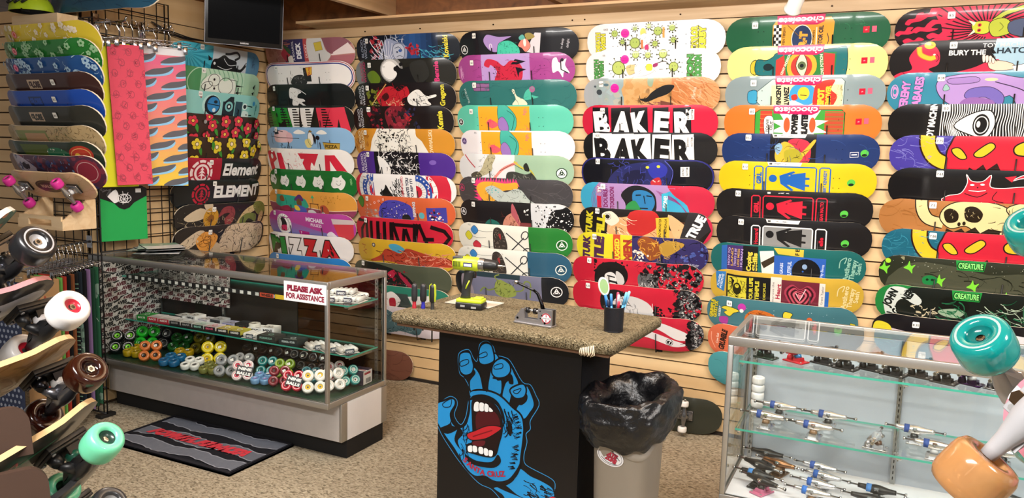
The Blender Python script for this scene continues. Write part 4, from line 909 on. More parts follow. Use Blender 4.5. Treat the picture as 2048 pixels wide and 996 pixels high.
@deck('back', 2.956, 1.092, .81, 'movie poster deck with a reclining woman in a red dress', 'red dress poster deck', ('8.38', 15, .6), '201d1c')
def _(a):
    a.s('d9a572', 26, 8, 36, 6, 48, 4, 60, 8, 72, 14, 82, 24, 30, 25); a.h('8a4a2a', 30, 26, 6, 80, 22, 6, .5, 15); a.s('e9d8c4', 21, 4, 28, 2, 34, 8, 28, 13, 22, 9); a.e('23201e', 25, 6, 2.6); a.ring('e9e0d4', .6, 25, 6, 2); a.s('b82c2c', 42, 2, 58, 0, 64, 6, 60, 14, 48, 20, 40, 16); a.h('f0dcc0', 14, 20, 6, 40, 24, 8, .5, 35); a.s('d8b080', 70, 2, 84, 12, 82, 24, 74, 18); a.p('d8b43a', 61, 5, 70.5, 4, 71, 21, 62, 21); a.t('2a1a14', 'MAD MONSTER', 64, 12.6, 1.8, -88, .02, w=15); a.t('2a1a14', 'OF MONDA-LA', 68, 12.6, 1.8, -88, .02, w=15)
    a.t('cfc52e', 'TURK', 9, 12, 5.4, -84, .06, w=18); a.t('cfc52e', 'FILL', 19, 13, 6, -84, .07, w=17); a.p('2c2a2e', 84, 0, 94, 0, 100, 12, 84, 27, 76, 27); a.t('ece8ea', 'TRUE', 89, 11, 6, -62, .06, w=18); a.p('c02a48', 94, 0, 102, 8, 102, 26, 92, 26, 99, 14)
@deck('back', 2.943, .941, .806, 'yellow and purple poster deck with a feathered headdress rider', 'headdress poster deck', ('8.38', 15, 1), 'd9cd2e')
def _(a):
    a.t('4a2a4a', 'TURK', 9, 12, 6, -86, .07, w=18); a.t('4a2a4a', 'TILE!', 20, 12, 7, -86, .09, w=20); a.r('c0482c', 31.5, 0, 37, 26); a.t('ead23a', 'UGGED', 34.4, 11, 3.6, -90, .05, w=16); a.r('d8c62e', 37, 0, 46, 26); a.t('a83a2a', 'MEN', 42.4, 12, 6, -90, .07, w=17); a.r('322c5e', 46, -1, 101, 27); a.h('18152c', 60, 46, 0, 100, 26, 6, .8); a.s('8a4a26', 50, 4, 56, 0, 66, 4, 68, 12, 60, 18, 54, 12); a.h('d89a3a', 26, 48, 1, 68, 16, 4, .6); a.n('e8e2d8', 22, 47, 10, 58, 20, .5, 1.3); a.s('b08a3a', 66, 6, 74, 2, 84, 4, 78, 10, 70, 14); a.h('c9a24a', 18, 64, 2, 84, 16, 5, .5); a.n('4a5aa0', 20, 80, 6, 99, 24, .6, 1.8); a.t('cfcfe0', 'PAISLEY', 90, 20, 1.6, 10)
def bw(a, x0, x1): a.n('17161a', 90, x0 + 2, 0, x1, 25, 1.2, 2.8, 9); a.n('4a4a4c', 70, x0 + 4, 2, x1, 24, .5, 1.6, 8); a.n('8a8a8c', 50, x0 + 5, 2, x1, 24, .4, 1.1, 8); a.n('c9c9c8', 44, x0 + 6, 4, x1 - 4, 23, .2, .7, 7); a.h('17161a', 60, x0, 1, x1, 24, 4, .4)
@deck('back', 2.924, .792, .807, 'red deck with black and white portrait of a curly-haired singer', 'red portrait deck', ('8.5', 14, .8), 'bf2238')
def _(a):
    a.s('141216', 20, 14, 24, 5, 34, 2, 42, 4, 46, 10, 44, 18, 34, 26, 22, 24); a.n('141216', 40, 19, 2, 46, 24, .8, 2); a.s('d9d8d6', 28, 13, 33, 10, 37, 13, 36, 20, 30, 22); a.s('c4c3c1', 37, 9, 42, 12, 43, 18, 38, 19); a.l('141216', 1., 30, 13, 36, 14); a.l('141216', 1.6, 31, 17, 37, 18); a.s('5f5e60', 54, 10, 66, 9, 68, 18, 56, 22); bw(a, 54, 98); a.h('c8c8c6', 10, 54, 14, 66, 22, 5, .6, 80); a.h('f0e6e6', 8, 13, 18, 20, 24, 4, .18, 90)
@deck('back', 2.926, .643, .8, 'red deck with black and white photo of a bare shoulder, behind the pen cup', 'red shoulder photo deck', ('8.25', 13, 1.6), 'bf2238')
def _(a):
    a.s('17161a', 26, 8, 36, 4, 44, 6, 46, 12, 36, 18, 26, 20); a.s('c9c8c8', 36, 12, 50, 8, 64, 14, 64, 27, 34, 27); a.h('17161a', 40, 28, 4, 46, 20, 5, .6); a.h('8a8a8c', 14, 40, 12, 62, 26, 6, .5, 80); a.r('f0e8e8', 65, 12, 65.4, 22); bw(a, 80, 99); a.n('17161a', 30, 66, 14, 82, 24, .5, 1.5); a.t('17161a', 'IPPI', 68, 18, 4, -90, .04)
@deck('back', 2.936, .475, .82, 'red deck with white torn stripes, lowest of its column beside the counter', 'red torn stripe deck', None, 'b8243a')
def _(a):
    a.s('d6d2d2', 60, 3, 78, 6, 92, 14, 84, 17, 70, 10, 58, 7); a.s('d6d2d2', 50, 10, 68, 13, 88, 20, 80, 22, 62, 17, 46, 15); bw(a, 88, 100); a.n('17161a', 60, 30, 0, 66, 14, .3, 1.2); a.e('17161a', 77, 18.6, 2.6); a.ring('e6e4e4', .4, 77, 18.6, 2); a.l('e6e4e4', .6, 76, 17, 78, 17, 76.6, 20); a.n('d6d2d2', 26, 34, 2, 62, 14, .4, 1.2)

# fifth column
@deck('back', 3.780, 2.153, .817, 'dark green deck with an orange motor oil can label', 'dark green oil can deck', ('8.5', 18, 3.4), '1f5a3c')
def _(a):
    a.p('dc9a34', 31, 6, 34, 2, 66, 2, 68, 5, 67, 27, 31, 27)
    for i in range(3):
        for j in range(8): a.r('1c1c1e' if (i + j) % 2 else 'eeeae2', 31.6 + i * 1.6, 5.6 + j * 2, 33.2 + i * 1.6, 7.6 + j * 2)
    a.e('ece4d0', 49, 15, 6.4, 9); a.e('24365c', 49, 15, 6, 8.4); a.t('e0a03a', 'R-T', 49.6, 15.4, 4.4, -86, .08, w=10); a.t('2a2a3a', 'MOTOR OIL', 60, 15, 2.6, -88, .04, w=16); a.r('ece4d0', 57.4, 8, 58, 27); a.t('5a4020', 'PERFORMAN', 55.8, 16, 1.4, -88, .02, w=12); a.t('4a3418', 'RAVEN TERSHY', 38, 14, 1.5, -88, .02, w=14); a.k('2a2a3a', .4, 64, 12, 65, 16, 64, 20); a.l('7a5420', .4, 40, 6, 60, 26); choc(a); chtag(a); a.h('2f7a52', 6, 60, 1, 90, 8, 6, .3, 0); bolts(a, '0f2a1c')
@deck('back', 3.788, 1.999, .802, 'pale yellow deck with a green potion bottle and staring eye', 'pale yellow bottle deck', None, 'dfe08a')
def _(a):
    a.so('c9b83a', '1a1f1e', .5, 17, 11, 20.5, 9, 20.5, 18, 17, 17); a.so('1f6a6e', '12262a', .5, 20.5, 9, 27, 9, 31, 7, 36, 4, 64, 3, 72, 2, 76, 3, 76, 19, 70, 22, 40, 20, 30, 19, 20.5, 18); a.p('2c7a3c', 36, 4, 70, 5, 69, 27, 33, 27); a.p('c03a34', 33, 9, 38, 6, 40, 24, 33, 24); a.p('c03a34', 62, 5, 69, 6, 69, 22, 63, 22); a.s('d8a83a', 40, 14, 43, 6, 50, 4, 57, 8, 58, 16, 52, 22, 43, 21); a.e('b83a34', 49, 13.5, 6.6, 7.4); a.so('e6e0b8', '1c2a1c', .5, 49, 5, 52.5, 12, 50, 20, 45.6, 13); a.e('5a6a4a', 49.2, 13, 2.6, 2.8); a.e('12181a', 49.2, 13, 1.2); a.t('e6e2c8', 'KENNY ANDERSON', 39, 12, 1.6, -70, .03, w=14); a.t('e6e2c8', 'LOVE POTION', 61.4, 13, 1.8, -96, .03, w=14); choc(a); chtag(a); a.e('12262a', 28, 13.5, 3, 2.4); bolts(a, '6a6a2a')
@deck('back', 3.788, 1.844, .807, 'grey deck with a blue capped cleaning bottle and red splash', 'grey cleaning bottle deck', ('8.1', 18, 2.4), '86979b')
def _(a):
    a.so('3f9ac0', '20485c', .5, 16.5, 10.5, 22, 9.6, 22.4, 17.4, 16.8, 17.4); a.po('b8cfc8', '3a4a4a', .4, 22.4, 10, 32, 2, 74, 2, 76, 4, 75.5, 27, 32, 27, 22.4, 17); a.r('e6d9a8', 31.4, 6, 75, 27); a.t('23262a', 'VINCENT', 36, 13, 3, -92, .06, w=15); a.t('23262a', 'ALVAREZ', 41, 14, 3, -92, .06, w=14); a.s('3f9ad0', 44, 8, 50, 5, 58, 8, 58, 17, 50, 20, 43, 16); a.e('e2c238', 51.5, 11.5, 3.6, 4.2); a.l('1f1f24', .5, 49.5, 12.5, 53.5, 13); a.s('f0efe8', 44, 16, 50, 18, 54, 21, 44, 22); a.s('c8362e', 44, 13, 47, 12, 48, 15, 45, 16); a.s('c8382e', 58, 8, 62, 4, 70, 3, 68, 9, 72, 14, 66, 24, 58, 24); a.t('e6c23a', 'SPOT', 62, 14, 3.6, -90, .08, w=11); a.t('e6c23a', 'REMOVER', 66.4, 14, 3, -90, .06, w=15); a.h('9a8a5a', 12, 71, 6, 75, 22, 4, .25, 90); choc(a); chtag(a); bolts(a)
@deck('back', 3.786, 1.692, .796, 'orange deck with a green starburst spray can', 'orange spray can deck', ('8.5', 18, 2.2), 'e2762f')
def _(a):
    a.po('3f9a3c', '24301c', .5, 22, 5, 25, 3, 76, 3, 78, 5, 78, 27, 22, 27); a.r('c0402c', 25.4, 3.6, 33, 26)
    for i in range(6): a.l('e08a4a', .3, 25.4, 6 + i * 3, 33, 6 + i * 3)
    a.r('b84a30', 66, 4, 77.4, 27)
    for i in range(8): a.l('4a8a3a', .35, 66, 5 + i * 2.6, 77.4, 5 + i * 2.6)
    pts = []
    for i in range(24):
        t = 2 * pi * i / 24; r = 19 if i % 2 else 11; pts += [50 + r * cos(t), 14 + r * sin(t) * .8]
    a.p('efece2', *pts); a.e('d85a34', 42.6, 13, 2, 5); a.e('d85a34', 58.6, 13, 2, 5); a.so('f0efea', '1f2a1f', .3, 28, 9, 32, 7, 34, 10, 34, 20, 29, 20); a.t('1f2a1f', 'YONNIE', 30, 13.6, 1.8, -88, .02, w=9); a.t('1f2a1f', 'CRUZ', 32.6, 13.6, 1.8, -88, .03, w=6); a.t('1c1c20', 'POWER', 47.4, 12, 3.6, -90, .09, w=14); a.t('1c1c20', 'BLASTER', 53.6, 12.4, 3.6, -90, .09, w=16); choc(a); chtag(a); bolts(a, '5a2a10')
def ribbon(a, x0=34, x1=56, y=0): a.p('e2e0dc', x0, y, x1, y, x1 - 1, y + 2.4, x0 + 1, y + 2.4); a.r('4a4a4a', x0 + 1.4, y + .6, x0 + 3.2, y + 1.8); a.h('6a6a6a', 6, x0 + 4, y + 1.1, x1 - 9, y + 1.3, 2, .3, 0, 0)
def gtag(a, x=91, y=11): a.e('58c04a', x, y, 2.4); a.e('1c2a1a', x, y + 1.2, 1.6, .9)
@deck('back', 3.786, 1.541, .801, 'royal blue deck with a yellow folded figure on a black square', 'royal blue figure deck', ('8.12', 17, .8), '1f3468')
def _(a):
    a.r('17171c', 33, -1, 62, 27); a.s('c0354a', 44, 6, 50, 3, 58, 6, 58, 18, 50, 20); a.s('d6b03a', 37, 10, 42, 5, 48, 8, 52, 13, 60, 4, 61.5, 5, 56, 13, 50, 18, 44, 22, 37, 18); a.s('a8a02e', 42, 12, 50, 10, 54, 16, 46, 22); a.s('8ab0cc', 36, 9, 39, 6, 41, 9, 38, 14); a.h('3a2c14', 20, 38, 6, 58, 20, 5, .35); ribbon(a, 34, 56, .1); gtag(a, 91, 12.6); a.l('e8e8f0', .4, 82.6, 11.6, 87.4, 11.6, 87.4, 14.8, 82.6, 14.8, closed=True); a.l('e8e8f0', .8, 83.4, 13.2, 86.6, 13.2); a.h('2f4a86', 20, 5, 3, 95, 24, 10, .4, 0); bolts(a, '0a1430')
@deck('back', 3.780, 1.391, .807, 'yellow deck with a blue pictogram woman in a blue frame', 'yellow pictogram deck', ('8.12', 17, 1.6), 'd9bc1c')
def _(a): girl(a, '2160b0'); a.t('2160b0', 'GIRL', 28, 11, 3, -90, .06, w=8); a.t('2160b0', 'BERT KENNEDY', 69.4, 12, 2, -90, .04, w=15); ribbon(a, 33, 55, 0); gtag(a, 85, 12.6); bolts(a, '5a4a08')
@deck('back', 3.775, 1.240, .806, 'black deck with a red pictogram woman in a red frame', 'black and red pictogram deck', ('8.25', 14, 1.4), '1a191b')
def _(a): girl(a, 'c8263c', None, 4); a.t('c8263c', 'GIRL', 28, 12, 3, -90, .06, w=8); a.t('c8263c', 'SEAN MALTO', 69.4, 13, 2, -90, .04, w=13); a.h('d8d8d8', 6, 38, 1.6, 48, 2, 2, .3, 0, 0); a.r('c9c9c9', 35, 1.2, 37, 2.4); gtag(a, 83, 14)
@deck('back', 3.783, 1.088, .803, 'black deck with a black pictogram woman on a silver panel', 'black and silver pictogram deck', ('8.25', 16, 1.6), '1b1a1c')
def _(a): girl(a, 'c8263c', '8a8b8a', 5.4); a.t('c8263c', 'Howard', 28, 13, 2.6, -90, .04, w=11); a.t('c8263c', 'elle', 69.4, 14, 2.6, -90, .04, w=6); ribbon(a, 34, 56, .6); gtag(a, 84, 14.4)
def therapy(a, c): a.t(c, 'Antihero', 88.6, 13, 3, -84, .03, w=16); a.t(c, 'Therapy', 92, 13.4, 3, -84, .03, w=14); a.t(c, 'Sesh', 95.4, 13, 2.8, -84, .03, w=8); a.k(c, .6, 84, 12, 84.6, 7, 88, 5, 87, 9)
@deck('back', 3.763, .938, .808, 'teal deck with purple, black and blue book covers', 'teal book cover deck', None, '1d6260')
def _(a):
    a.p('2f62ae', 8, 3, 12, 2, 12, 27, 8, 27); a.p('44306a', 12, 2, 23, 1, 25, 20, 12, 26)
    for i, t in enumerate(('HOW TO', 'LAND', 'TRICKS & BE', 'LESS MESS', 'HUMAN')): a.t('c8a24a' if i % 2 else 'b9a4d0', t, 13.4 + i * 2.2, 10, 1.5, -88, .02, w=13)
    a.r('1a1a1c', 23, 1, 33, 27); a.t('d8c84a', 'Coping', 27, 12, 3, -90, .05, w=14); a.t('d8c84a', 'Skills', 31, 12, 3, -90, .05, w=13); a.p('e8e4d8', 34, 4, 43, 3, 46, 20, 36, 20); a.p('3a3226', 35, 12, 44, 6, 45, 10, 37, 16); a.p('cdb640', 43, 1, 62, 1, 62, 6, 46, 5); a.t('2a2418', 'F E', 58, 3, 2.4, -90, .05); a.r('2f5fb4', 43.6, 6, 76, 27); a.e('16181c', 64, 16, 9, 9); a.e('8aa6c8', 63, 12.6, 1.6, 1.8); a.e('2f5fb4', 62, 16, .6); a.t('cdd8ec', 'GRABS', 48.4, 15, 2, -90, .02, w=8); a.t('cdd8ec', 'BEAUTIFUL', 53.4, 17, 2.4, -90, .03, w=15); a.t('cdd8ec', 'Corey Beres', 73.6, 16, 1.8, -84, .01, w=12); therapy(a, '8ec0ae')
@deck('back', 3.766, .787, .802, 'mustard deck with book covers and a red striped heart', 'mustard heart book deck', None, 'c2a03a')
def _(a):
    a.p('2f74b4', 4, 3, 11.6, 2, 10.4, 17, 5, 15); a.t('dce8f2', 'POWER', 6.6, 9, 1.6, -80, .02, w=9); a.t('dce8f2', 'POSITIVE', 8.6, 9.6, 1.6, -80, .02, w=11); a.r('17171a', 12, 3, 42, 27); a.r('c9c03a', 13, 4.4, 26, 27); a.h('26260f', 50, 13, 5, 26, 25, 3, .5); a.e('26260f', 19.6, 13, 3, 4.4); a.e('c9c03a', 19.6, 11, 1.4); a.t('c9c03a', 'YOUR LIFE', 29, 13, 2.4, -90, .05, w=18); a.t('c9c03a', 'TEMPLE', 33, 13, 2.6, -90, .05, w=14); a.t('c9c03a', 'DISCIPLES', 38, 13, 1.6, -90, .02, w=12); a.r('d9d4cc', 42, 2, 49, 27); a.t('5a5050', 'Improve the', 43.6, 13, 1.5, -90, .0, w=15); a.t('a83248', 'Heart', 47, 12, 2.8, -86, .04, w=11); a.r('6a2434', 49, 3.4, 73, 27)
    for i, c in enumerate(('a33a50', '3c141e', 'b8485c', '3c141e', 'c25a6c', '3c141e', 'cc6a7a')):
        k = 1 - i * .135; a.s(c, 61, 14 + 12 * k, 61 - 10 * k, 14 - 1 * k, 61 - 5.4 * k, 14 - 8 * k, 61, 14 - 5 * k, 61 + 5.4 * k, 14 - 8 * k, 61 + 10 * k, 14 - 1 * k)
    a.l('e6c8cc', .6, 58.4, 12, 61, 17, 64.6, 8.6); a.r('d9d4cc', 73, 3.6, 76.6, 27); a.t('3a3a4a', 'Grant Taylor', 74.8, 12, 1.6, -88, .0, w=13); a.p('2c62b0', 76.6, 9, 79, 9, 79, 27, 76.6, 27); therapy(a, 'e4d298')
@deck('back', 3.753, .633, .797, 'teal grey deck with a bristly orange monster and yellow hands', 'orange bristle monster deck', ('8.5', 15, 2.4), '40707a')
def _(a):
    a.t('c9bb30', 'GRIMPLE', 3.8, 11, 2.4, -84, .06, w=14, oc='22261c', ow=.06); a.t('c9bb30', 'GITSTYX', 6.6, 11, 2.4, -84, .06, w=13, oc='22261c', ow=.06); a.t('d4dcdc', 'GILBERT', 9.6, 12, 1.6, -84, .02, w=8); a.so('d9c93a', '22261c', .4, 11, 9, 14, 7, 19, 7, 24, 9, 20, 11, 17, 14, 13, 12, 15, 10); a.e('b83aa0', 25.5, 6, 2.8); a.e('e8e6e0', 25.4, 8.6, 1.4); a.s('c46a2a', 28, 12, 34, 7, 44, 8, 52, 14, 48, 20, 30, 18); a.h('7a3c14', 40, 29, 8, 51, 18, 4, .45, 25); a.so('d9c93a', '22261c', .5, 53, 10, 54, 6, 59, 7, 58, 10, 62, 12, 56, 15); a.s('9a3a86', 50, 14, 64, 11, 69, 14, 66, 20, 52, 20); a.s('1c1418', 54, 18, 60, 15, 68, 17, 66, 21, 55, 21); a.n('f0eee4', 14, 55, 15, 68, 18, .5, .9); a.s('d9c93a', 69, 16, 76, 14, 80, 11, 82, 17, 76, 18); a.e('d06030', 70, 10, 1.8); a.e('b83a80', 73, 11.6, 1.6); a.e('8a3a80', 84, 13, 1.2); a.t('c9bb30', 'GRIM', 95, 16, 2.8, -70, .06, w=9, oc='22261c', ow=.06); a.s('a03a90', 10, 16, 16, 15, 15, 21, 10, 20); a.n('d0e2e4', 16, 12, 4, 90, 12, .15, .4)
@deck('back', 3.763, .474, .79, 'coral orange deck with hand-lettered black name, left of the truck case', 'coral orange deck', None, 'cd6848')
def _(a): a.t('2a1a18', 'GRUMBLE', 11.6, 12, 4, -80, .06, w=16); a.t('e8d8c8', 'Cow Suit', 7.4, 12, 1.8, -86, .02, w=8); a.k('e8a890', .5, 3, 8, 3, 14, 6, 20)
@deck('back', 3.769, .315, .78, 'plain turquoise deck low on the wall, left of the truck case', 'plain turquoise deck', None, '46949c')
def _(a): a.h('3c848c', 18, 2, 2, 60, 24, 10, .4, 0)

# sixth column
@deck('back', 4.610, 2.153, .81, 'red and black flame deck with a yellow-green horned devil', 'flame devil deck', ('8.5', 28, 2.6), '1b1416')
def _(a):
    a.s('c8284a', 22, 0, 50, -3, 101, -3, 101, 28, 16, 28, 26, 14)
    for i in range(34): t = RAD(100 + i * 9.4); a.k('2a1016', .75, 50 + 8 * cos(t), 13 + 5 * sin(t), 50 + 18 * cos(t + .1), 13 + 12 * sin(t + .1), 50 + 34 * cos(t + .22), 13 + 24 * sin(t + .22), 50 + 60 * cos(t + .3), 13 + 40 * sin(t + .3))
    for x, y, k, g in ((4, 14, 1, -15), (9, 7, 1.1, -25), (9, 19, 1.1, 5), (14, 12, 1.2, -10), (16, 4, 1.1, -20), (17, 21, 1.2, 10), (22, 8, 1.2, -15), (22, 16, 1.2, 0)):
        a.at(x, y, k, g); a.s('c8284a', -3.5, .2, -1, -1.3, 2, -.4, 4, -2.2, 7, -1.2, 5, .4, 8, 1.6, 4, 2.2, 0, 1.2, -2, 1.8); a.off()
    a.so('b8c03a', '23240f', .45, 41, 11, 43, 9, 49, 9, 51, 12, 49, 16, 43, 15.4); a.p('d8d6c0', 43, 9.4, 39, 8, 42, 11.4); a.p('d8d6c0', 43, 15, 39.4, 17.4, 42.4, 13.4); a.e('c0303a', 45, 11, 1); a.e('c0303a', 45, 14, 1); a.e('1a1416', 45, 11, .45); a.e('1a1416', 45, 14, .45)
    a.k('23240f', 3., 52, 9, 57, 5, 63, 3, 67, 1.6); a.k('aab43a', 2.1, 52, 9, 57, 5, 63, 3, 67, 1.6); a.so('aab43a', '23240f', .45, 51, 9, 57, 7.6, 61, 11, 61, 16, 53, 18, 50, 13.4); a.k('6a7424', .4, 55, 10, 57, 12.6, 55, 15)
    a.k('23240f', 3.8, 70, 10.6, 80, 8, 92, 8, 100, 7); a.k('aab43a', 2.9, 70, 10.6, 80, 8, 92, 8, 100, 7); a.k('23240f', 3.8, 70, 16, 82, 17, 92, 17, 100, 17); a.k('aab43a', 2.9, 70, 16, 82, 17, 92, 17, 100, 17); a.so('4a5470', '23240f', .45, 60, 10, 70, 8.6, 71, 18, 61, 16.6)
@deck('back', 4.598, 1.998, .81, 'deck with a red devil shaking a pale hand under old-style lettering', 'handshake deck', ('8.5', 32, 1), '1a1718')
def _(a):
    a.p('9fc0d2', 56, -1, 101, -1, 101, 27, 53, 27, 57, 13, 54, 11); a.s('c9304c', 11, 10, 16, 3, 23, 2.4, 27, 7, 27, 14, 22, 17, 30, 20, 44, 17, 52, 13.4, 58, 12, 58, 18, 49, 21, 36, 27, 1, 27, 5, 20, 13, 17); a.k('b8842a', 3., 16, 3.6, 17, 8, 22, 10.4, 25, 9.6); a.k('d8b83a', 2.2, 16, 3.6, 17, 8, 22, 10.4, 25, 9.6); a.e('d8b83a', 21.6, 2.6, 3., 2.2); a.k('6a1426', .4, 25.6, 8, 27, 10.4, 25.6, 12.6); a.e('f0e0d0', 24.4, 8.2, .7, .5); a.k('6a1426', .4, 8, 19, 14, 22, 22, 19)
    a.so('e6c6b2', '3a2620', .4, 53, 13, 58, 12.6, 65, 14.6, 66, 17.6, 58, 18.4, 53.6, 16.8); a.p('eeeef0', 65, 16, 80, 13, 101, 11, 101, 19, 67, 19.4); a.l('3a3a44', .3, 65, 16, 80, 13, 101, 11)
    for k in range(4): a.so('ecd6c8', '3a2620', .25, 49.4 + k * 1.7, 9.6 + k * .3, 50.8 + k * 1.7, 9.4 + k * .3, 51 + k * 1.6, 13 + k * .3, 50 + k * 1.6, 13.2 + k * .3)
    a.t('bfc4c8', 'TOY MACHINE', 61.5, 3.6, 2.4, 0, .02, w=25); a.t('e4e4e2', 'BURY THE', 41.5, 7.4, 3., 0, .03, w=19); a.t('26303a', 'HATCHET', 68.5, 6.8, 3.2, 0, .03, w=24); a.p('1a1718', 53, 4, 56.4, 8.4, 54.6, 8.6, 57.4, 13.6, 53.4, 9.4, 55, 8.8)
@deck('back', 4.599, 1.846, .81, 'teal and lilac deck with pink lettering and upside-down purple figure', 'teal and lilac deck', ('8.38', 27, 1.2), '34809a')
def _(a):
    a.ring('d79ad0', .5, 4.4, 12, 1.9, 4.2); a.s('c98ac6', 3.6, 9, 5.6, 10, 5.6, 14.6, 3.6, 14.4); a.e('34809a', 4.6, 12, .9, 1.6); a.at(-5, 0); a.t('c982c8', 'JEREMY', 15, 14, 4.4, -86, .05, w=18, oc='1e5a70', ow=.05); a.t('c982c8', 'FABARES', 22, 12.4, 4.4, -86, .05, w=20, oc='1e5a70', ow=.05); a.so('a98bc6', '2c1f3a', .5, 32, 6, 40, 2, 60, 1, 76, 4, 100, 4, 100, 27, 78, 24, 70, 14, 58, 22, 42, 20, 34, 14); a.so('6f62ae', '2c1f3a', .4, 47, 14, 50, 10, 60, 9, 67, 14, 66, 20, 58, 15, 50, 16); a.s('8a62a4', 46, 17, 52, 15, 62, 17, 62, 22, 46, 22); a.k('2c1f3a', .5, 62, 6, 78, 12, 84, 22); a.e('e6d8a0', 60, 4.6, 3.4, .9); a.so('9a7cba', '2c1f3a', .4, 38, 4, 52, 3, 53, 6, 40, 7); a.k('e4dcb0', 1.2, 76, 4.4, 88, 3.6, 98, 4.4); a.s('c8a888', 94, 12, 101, 10, 101, 24, 96, 22); a.so('8fb8b0', '2c1f3a', .3, 37, 7, 39, 10, 36, 11, 35.6, 9); a.p('a98bc6', 99, 4, 107, 4, 107, 27, 99, 27); a.off()
@deck('back', 4.616, 1.694, .81, 'black deck with fine white warped stripes around an eye', 'white stripe eye deck', ('8.0', 29, .4), '141315')
def _(a):
    a.t('e6e5e3', 'TOY MACHINE', 24, 10, 3.6, -87, .05, w=26)
    for i in range(58):
        x = 29 + i * 1.25
        a.k('e8e7e5', .5, x, -1, x + sin(i * .3) * .6, 6, x - 1.6 * math.exp(-((x - 46) / 9) ** 2) * 3, 13, x + .9 * sin(i * .5), 20, x, 27)
    a.so('e8e7e5', '141315', .8, 36, 13, 44, 6, 54, 4, 57, 12, 53, 20, 44, 18); a.e('141315', 50, 12.4, 4.4, 6.6); a.ring('e8e7e5', .6, 50, 12.4, 3.4, 5); a.e('e8e7e5', 48.6, 12, 1, 2)
@deck('back', 4.634, 1.541, .81, 'purple-blue deck with a red horned face and yellow eyes', 'purple horned face deck', ('7.75', 25, 1), '443a96')
def _(a): a.h('7a78c4', 40, 0, 0, 30, 26, 8, .4, 5); monster(a, '443a96', 'c42438', 'dcb92c'); a.h('7a78c4', 20, 86, 4, 100, 26, 8, .4, 5)
@deck('back', 4.640, 1.380, .81, 'black deck with a red lounging devil cat outlined in white', 'devil cat deck', ('7.63', 26, 1), '151416')
def _(a):
    a.at(-6, 1, .98)
    a.so('c3283a', 'e9e4e4', .6, 40, 16, 47, 14, 50, 7, 49, 2, 52, 6, 58, 6, 62, 2, 62, 9, 68, 10, 76, 9, 81, 8, 82, 4, 78, 3.4, 73, 5, 79, 1.4, 84, 2, 86, 7, 82, 11, 80, 20, 40, 20); a.k('151416', .5, 49, 14, 56, 16, 61, 13); a.e('f0ecec', 52.6, 8.4, 1.2, .6); a.e('f0ecec', 58, 8, 1.2, .6); a.l('f0ecec', .5, 51, 12, 56, 12.4, 60, 11.6); a.e('151416', 55.6, 10, .4, n=8); a.p('c3283a', 69, 3, 73, 6, 75, 2); a.k('151416', .4, 66, 12, 64, 17, 70, 19); a.h('e9e4e4', 8, 40, 19, 80, 20, 2, .3, 90); a.off()
@deck('back', 4.610, 1.223, .81, 'natural wood deck with a bone-coloured horned skull', 'wood skull deck', ('7.5', 27.5, .8), 'a8713f')
def _(a):
    a.h('95602f', 60, 0, 0, 100, 26, 14, .5, 0); a.k('23190f', 7.4, 23, -3, 24, 6, 28, 12, 36, 14); a.k('dccb94', 6., 23, -3, 24, 6, 28, 12, 36, 14); a.so('dccb94', '23190f', .8, 36, 4, 44, 0, 60, 0, 70, 4, 74, 12, 68, 20, 56, 20, 48, 15, 40, 17, 34, 11); a.so('dccb94', '23190f', .8, 68, 3, 78, -1, 92, 0, 88, 8, 74, 9); a.so('23190f', '23190f', .5, 36, 7, 39, 4.6, 43, 7, 43, 12, 38, 13); a.so('23190f', '23190f', .5, 47, 4, 52, 3, 56, 7, 54, 12, 48, 11); a.h('dccb94', 14, 37, 5, 55, 12, 2, .2); a.e('23190f', 44.4, 14, .9, 1.3); a.e('23190f', 47, 13.4, .9, 1.3); a.p('23190f', 36, 26, 38, 17, 42, 19, 46, 16.6, 48, 19, 53, 15.4, 56, 19, 60, 16, 67, 17, 64, 27)
    a.h('23190f', 26, 60, 2, 90, 20, 4, .35); a.so('dccb94', '23190f', .4, 66, 18, 74, 17, 80, 14, 80, 21, 70, 24)
@deck('back', 4.635, 1.072, .81, 'teal deck with a red horned face and yellow eyes', 'teal horned face deck', ('7.88', 26, 1), '1f6076')
def _(a): a.h('3a8aa0', 40, 0, 0, 30, 26, 8, .4, 5); monster(a, '1f6076', 'c42438', 'dcb92c'); a.h('3a8aa0', 20, 86, 4, 100, 26, 8, .4, 5)
def creature(a, x=50, y=3.2): a.p('1f8a3a', x - 8, y - 3, x + 8, y - 3, x + 7, y + 3, x - 7, y + 3); a.t('0c140c', 'CREATURE', x, y, 3.6, 0, .1, w=14); a.t('8ae07a', 'CREATURE', x, y, 3.4, 0, .04, w=13)
@deck('back', 4.631, .936, .81, 'dark olive deck with small bright green hands and skulls', 'olive green-hands deck', None, '2a2e22')
def _(a):
    a.s('474a3a', 16, 5, 40, 4, 60, 8, 80, 6, 101, 14, 101, 27, 10, 27); a.h('20241a', 30, 20, 6, 95, 24, 10, .6, 5); a.n('d8dccc', 40, 2, 1, 98, 8, .12, .3); a.e('a8d83a', 5, 5, 1.6)
    for x, y in ((17, 7), (52, 16), (88, 8), (96, 14), (34, 14), (70, 22), (3, 10)): a.at(x, y, 1.); a.s('78d03a', -3, 1, -1, -1, 0, -4, 1, -1, 3.4, -2, 2, 1, 2, 4, 0, 2); a.off()
    a.s('1d7a40', 25, 13, 29, 11, 33, 13, 32, 17, 26, 17); a.e('0f2a18', 27.6, 14, .8); a.e('0f2a18', 30.4, 14, .8); a.s('8a8a6a', 12, 1.6, 14, .8, 14, 3); creature(a)
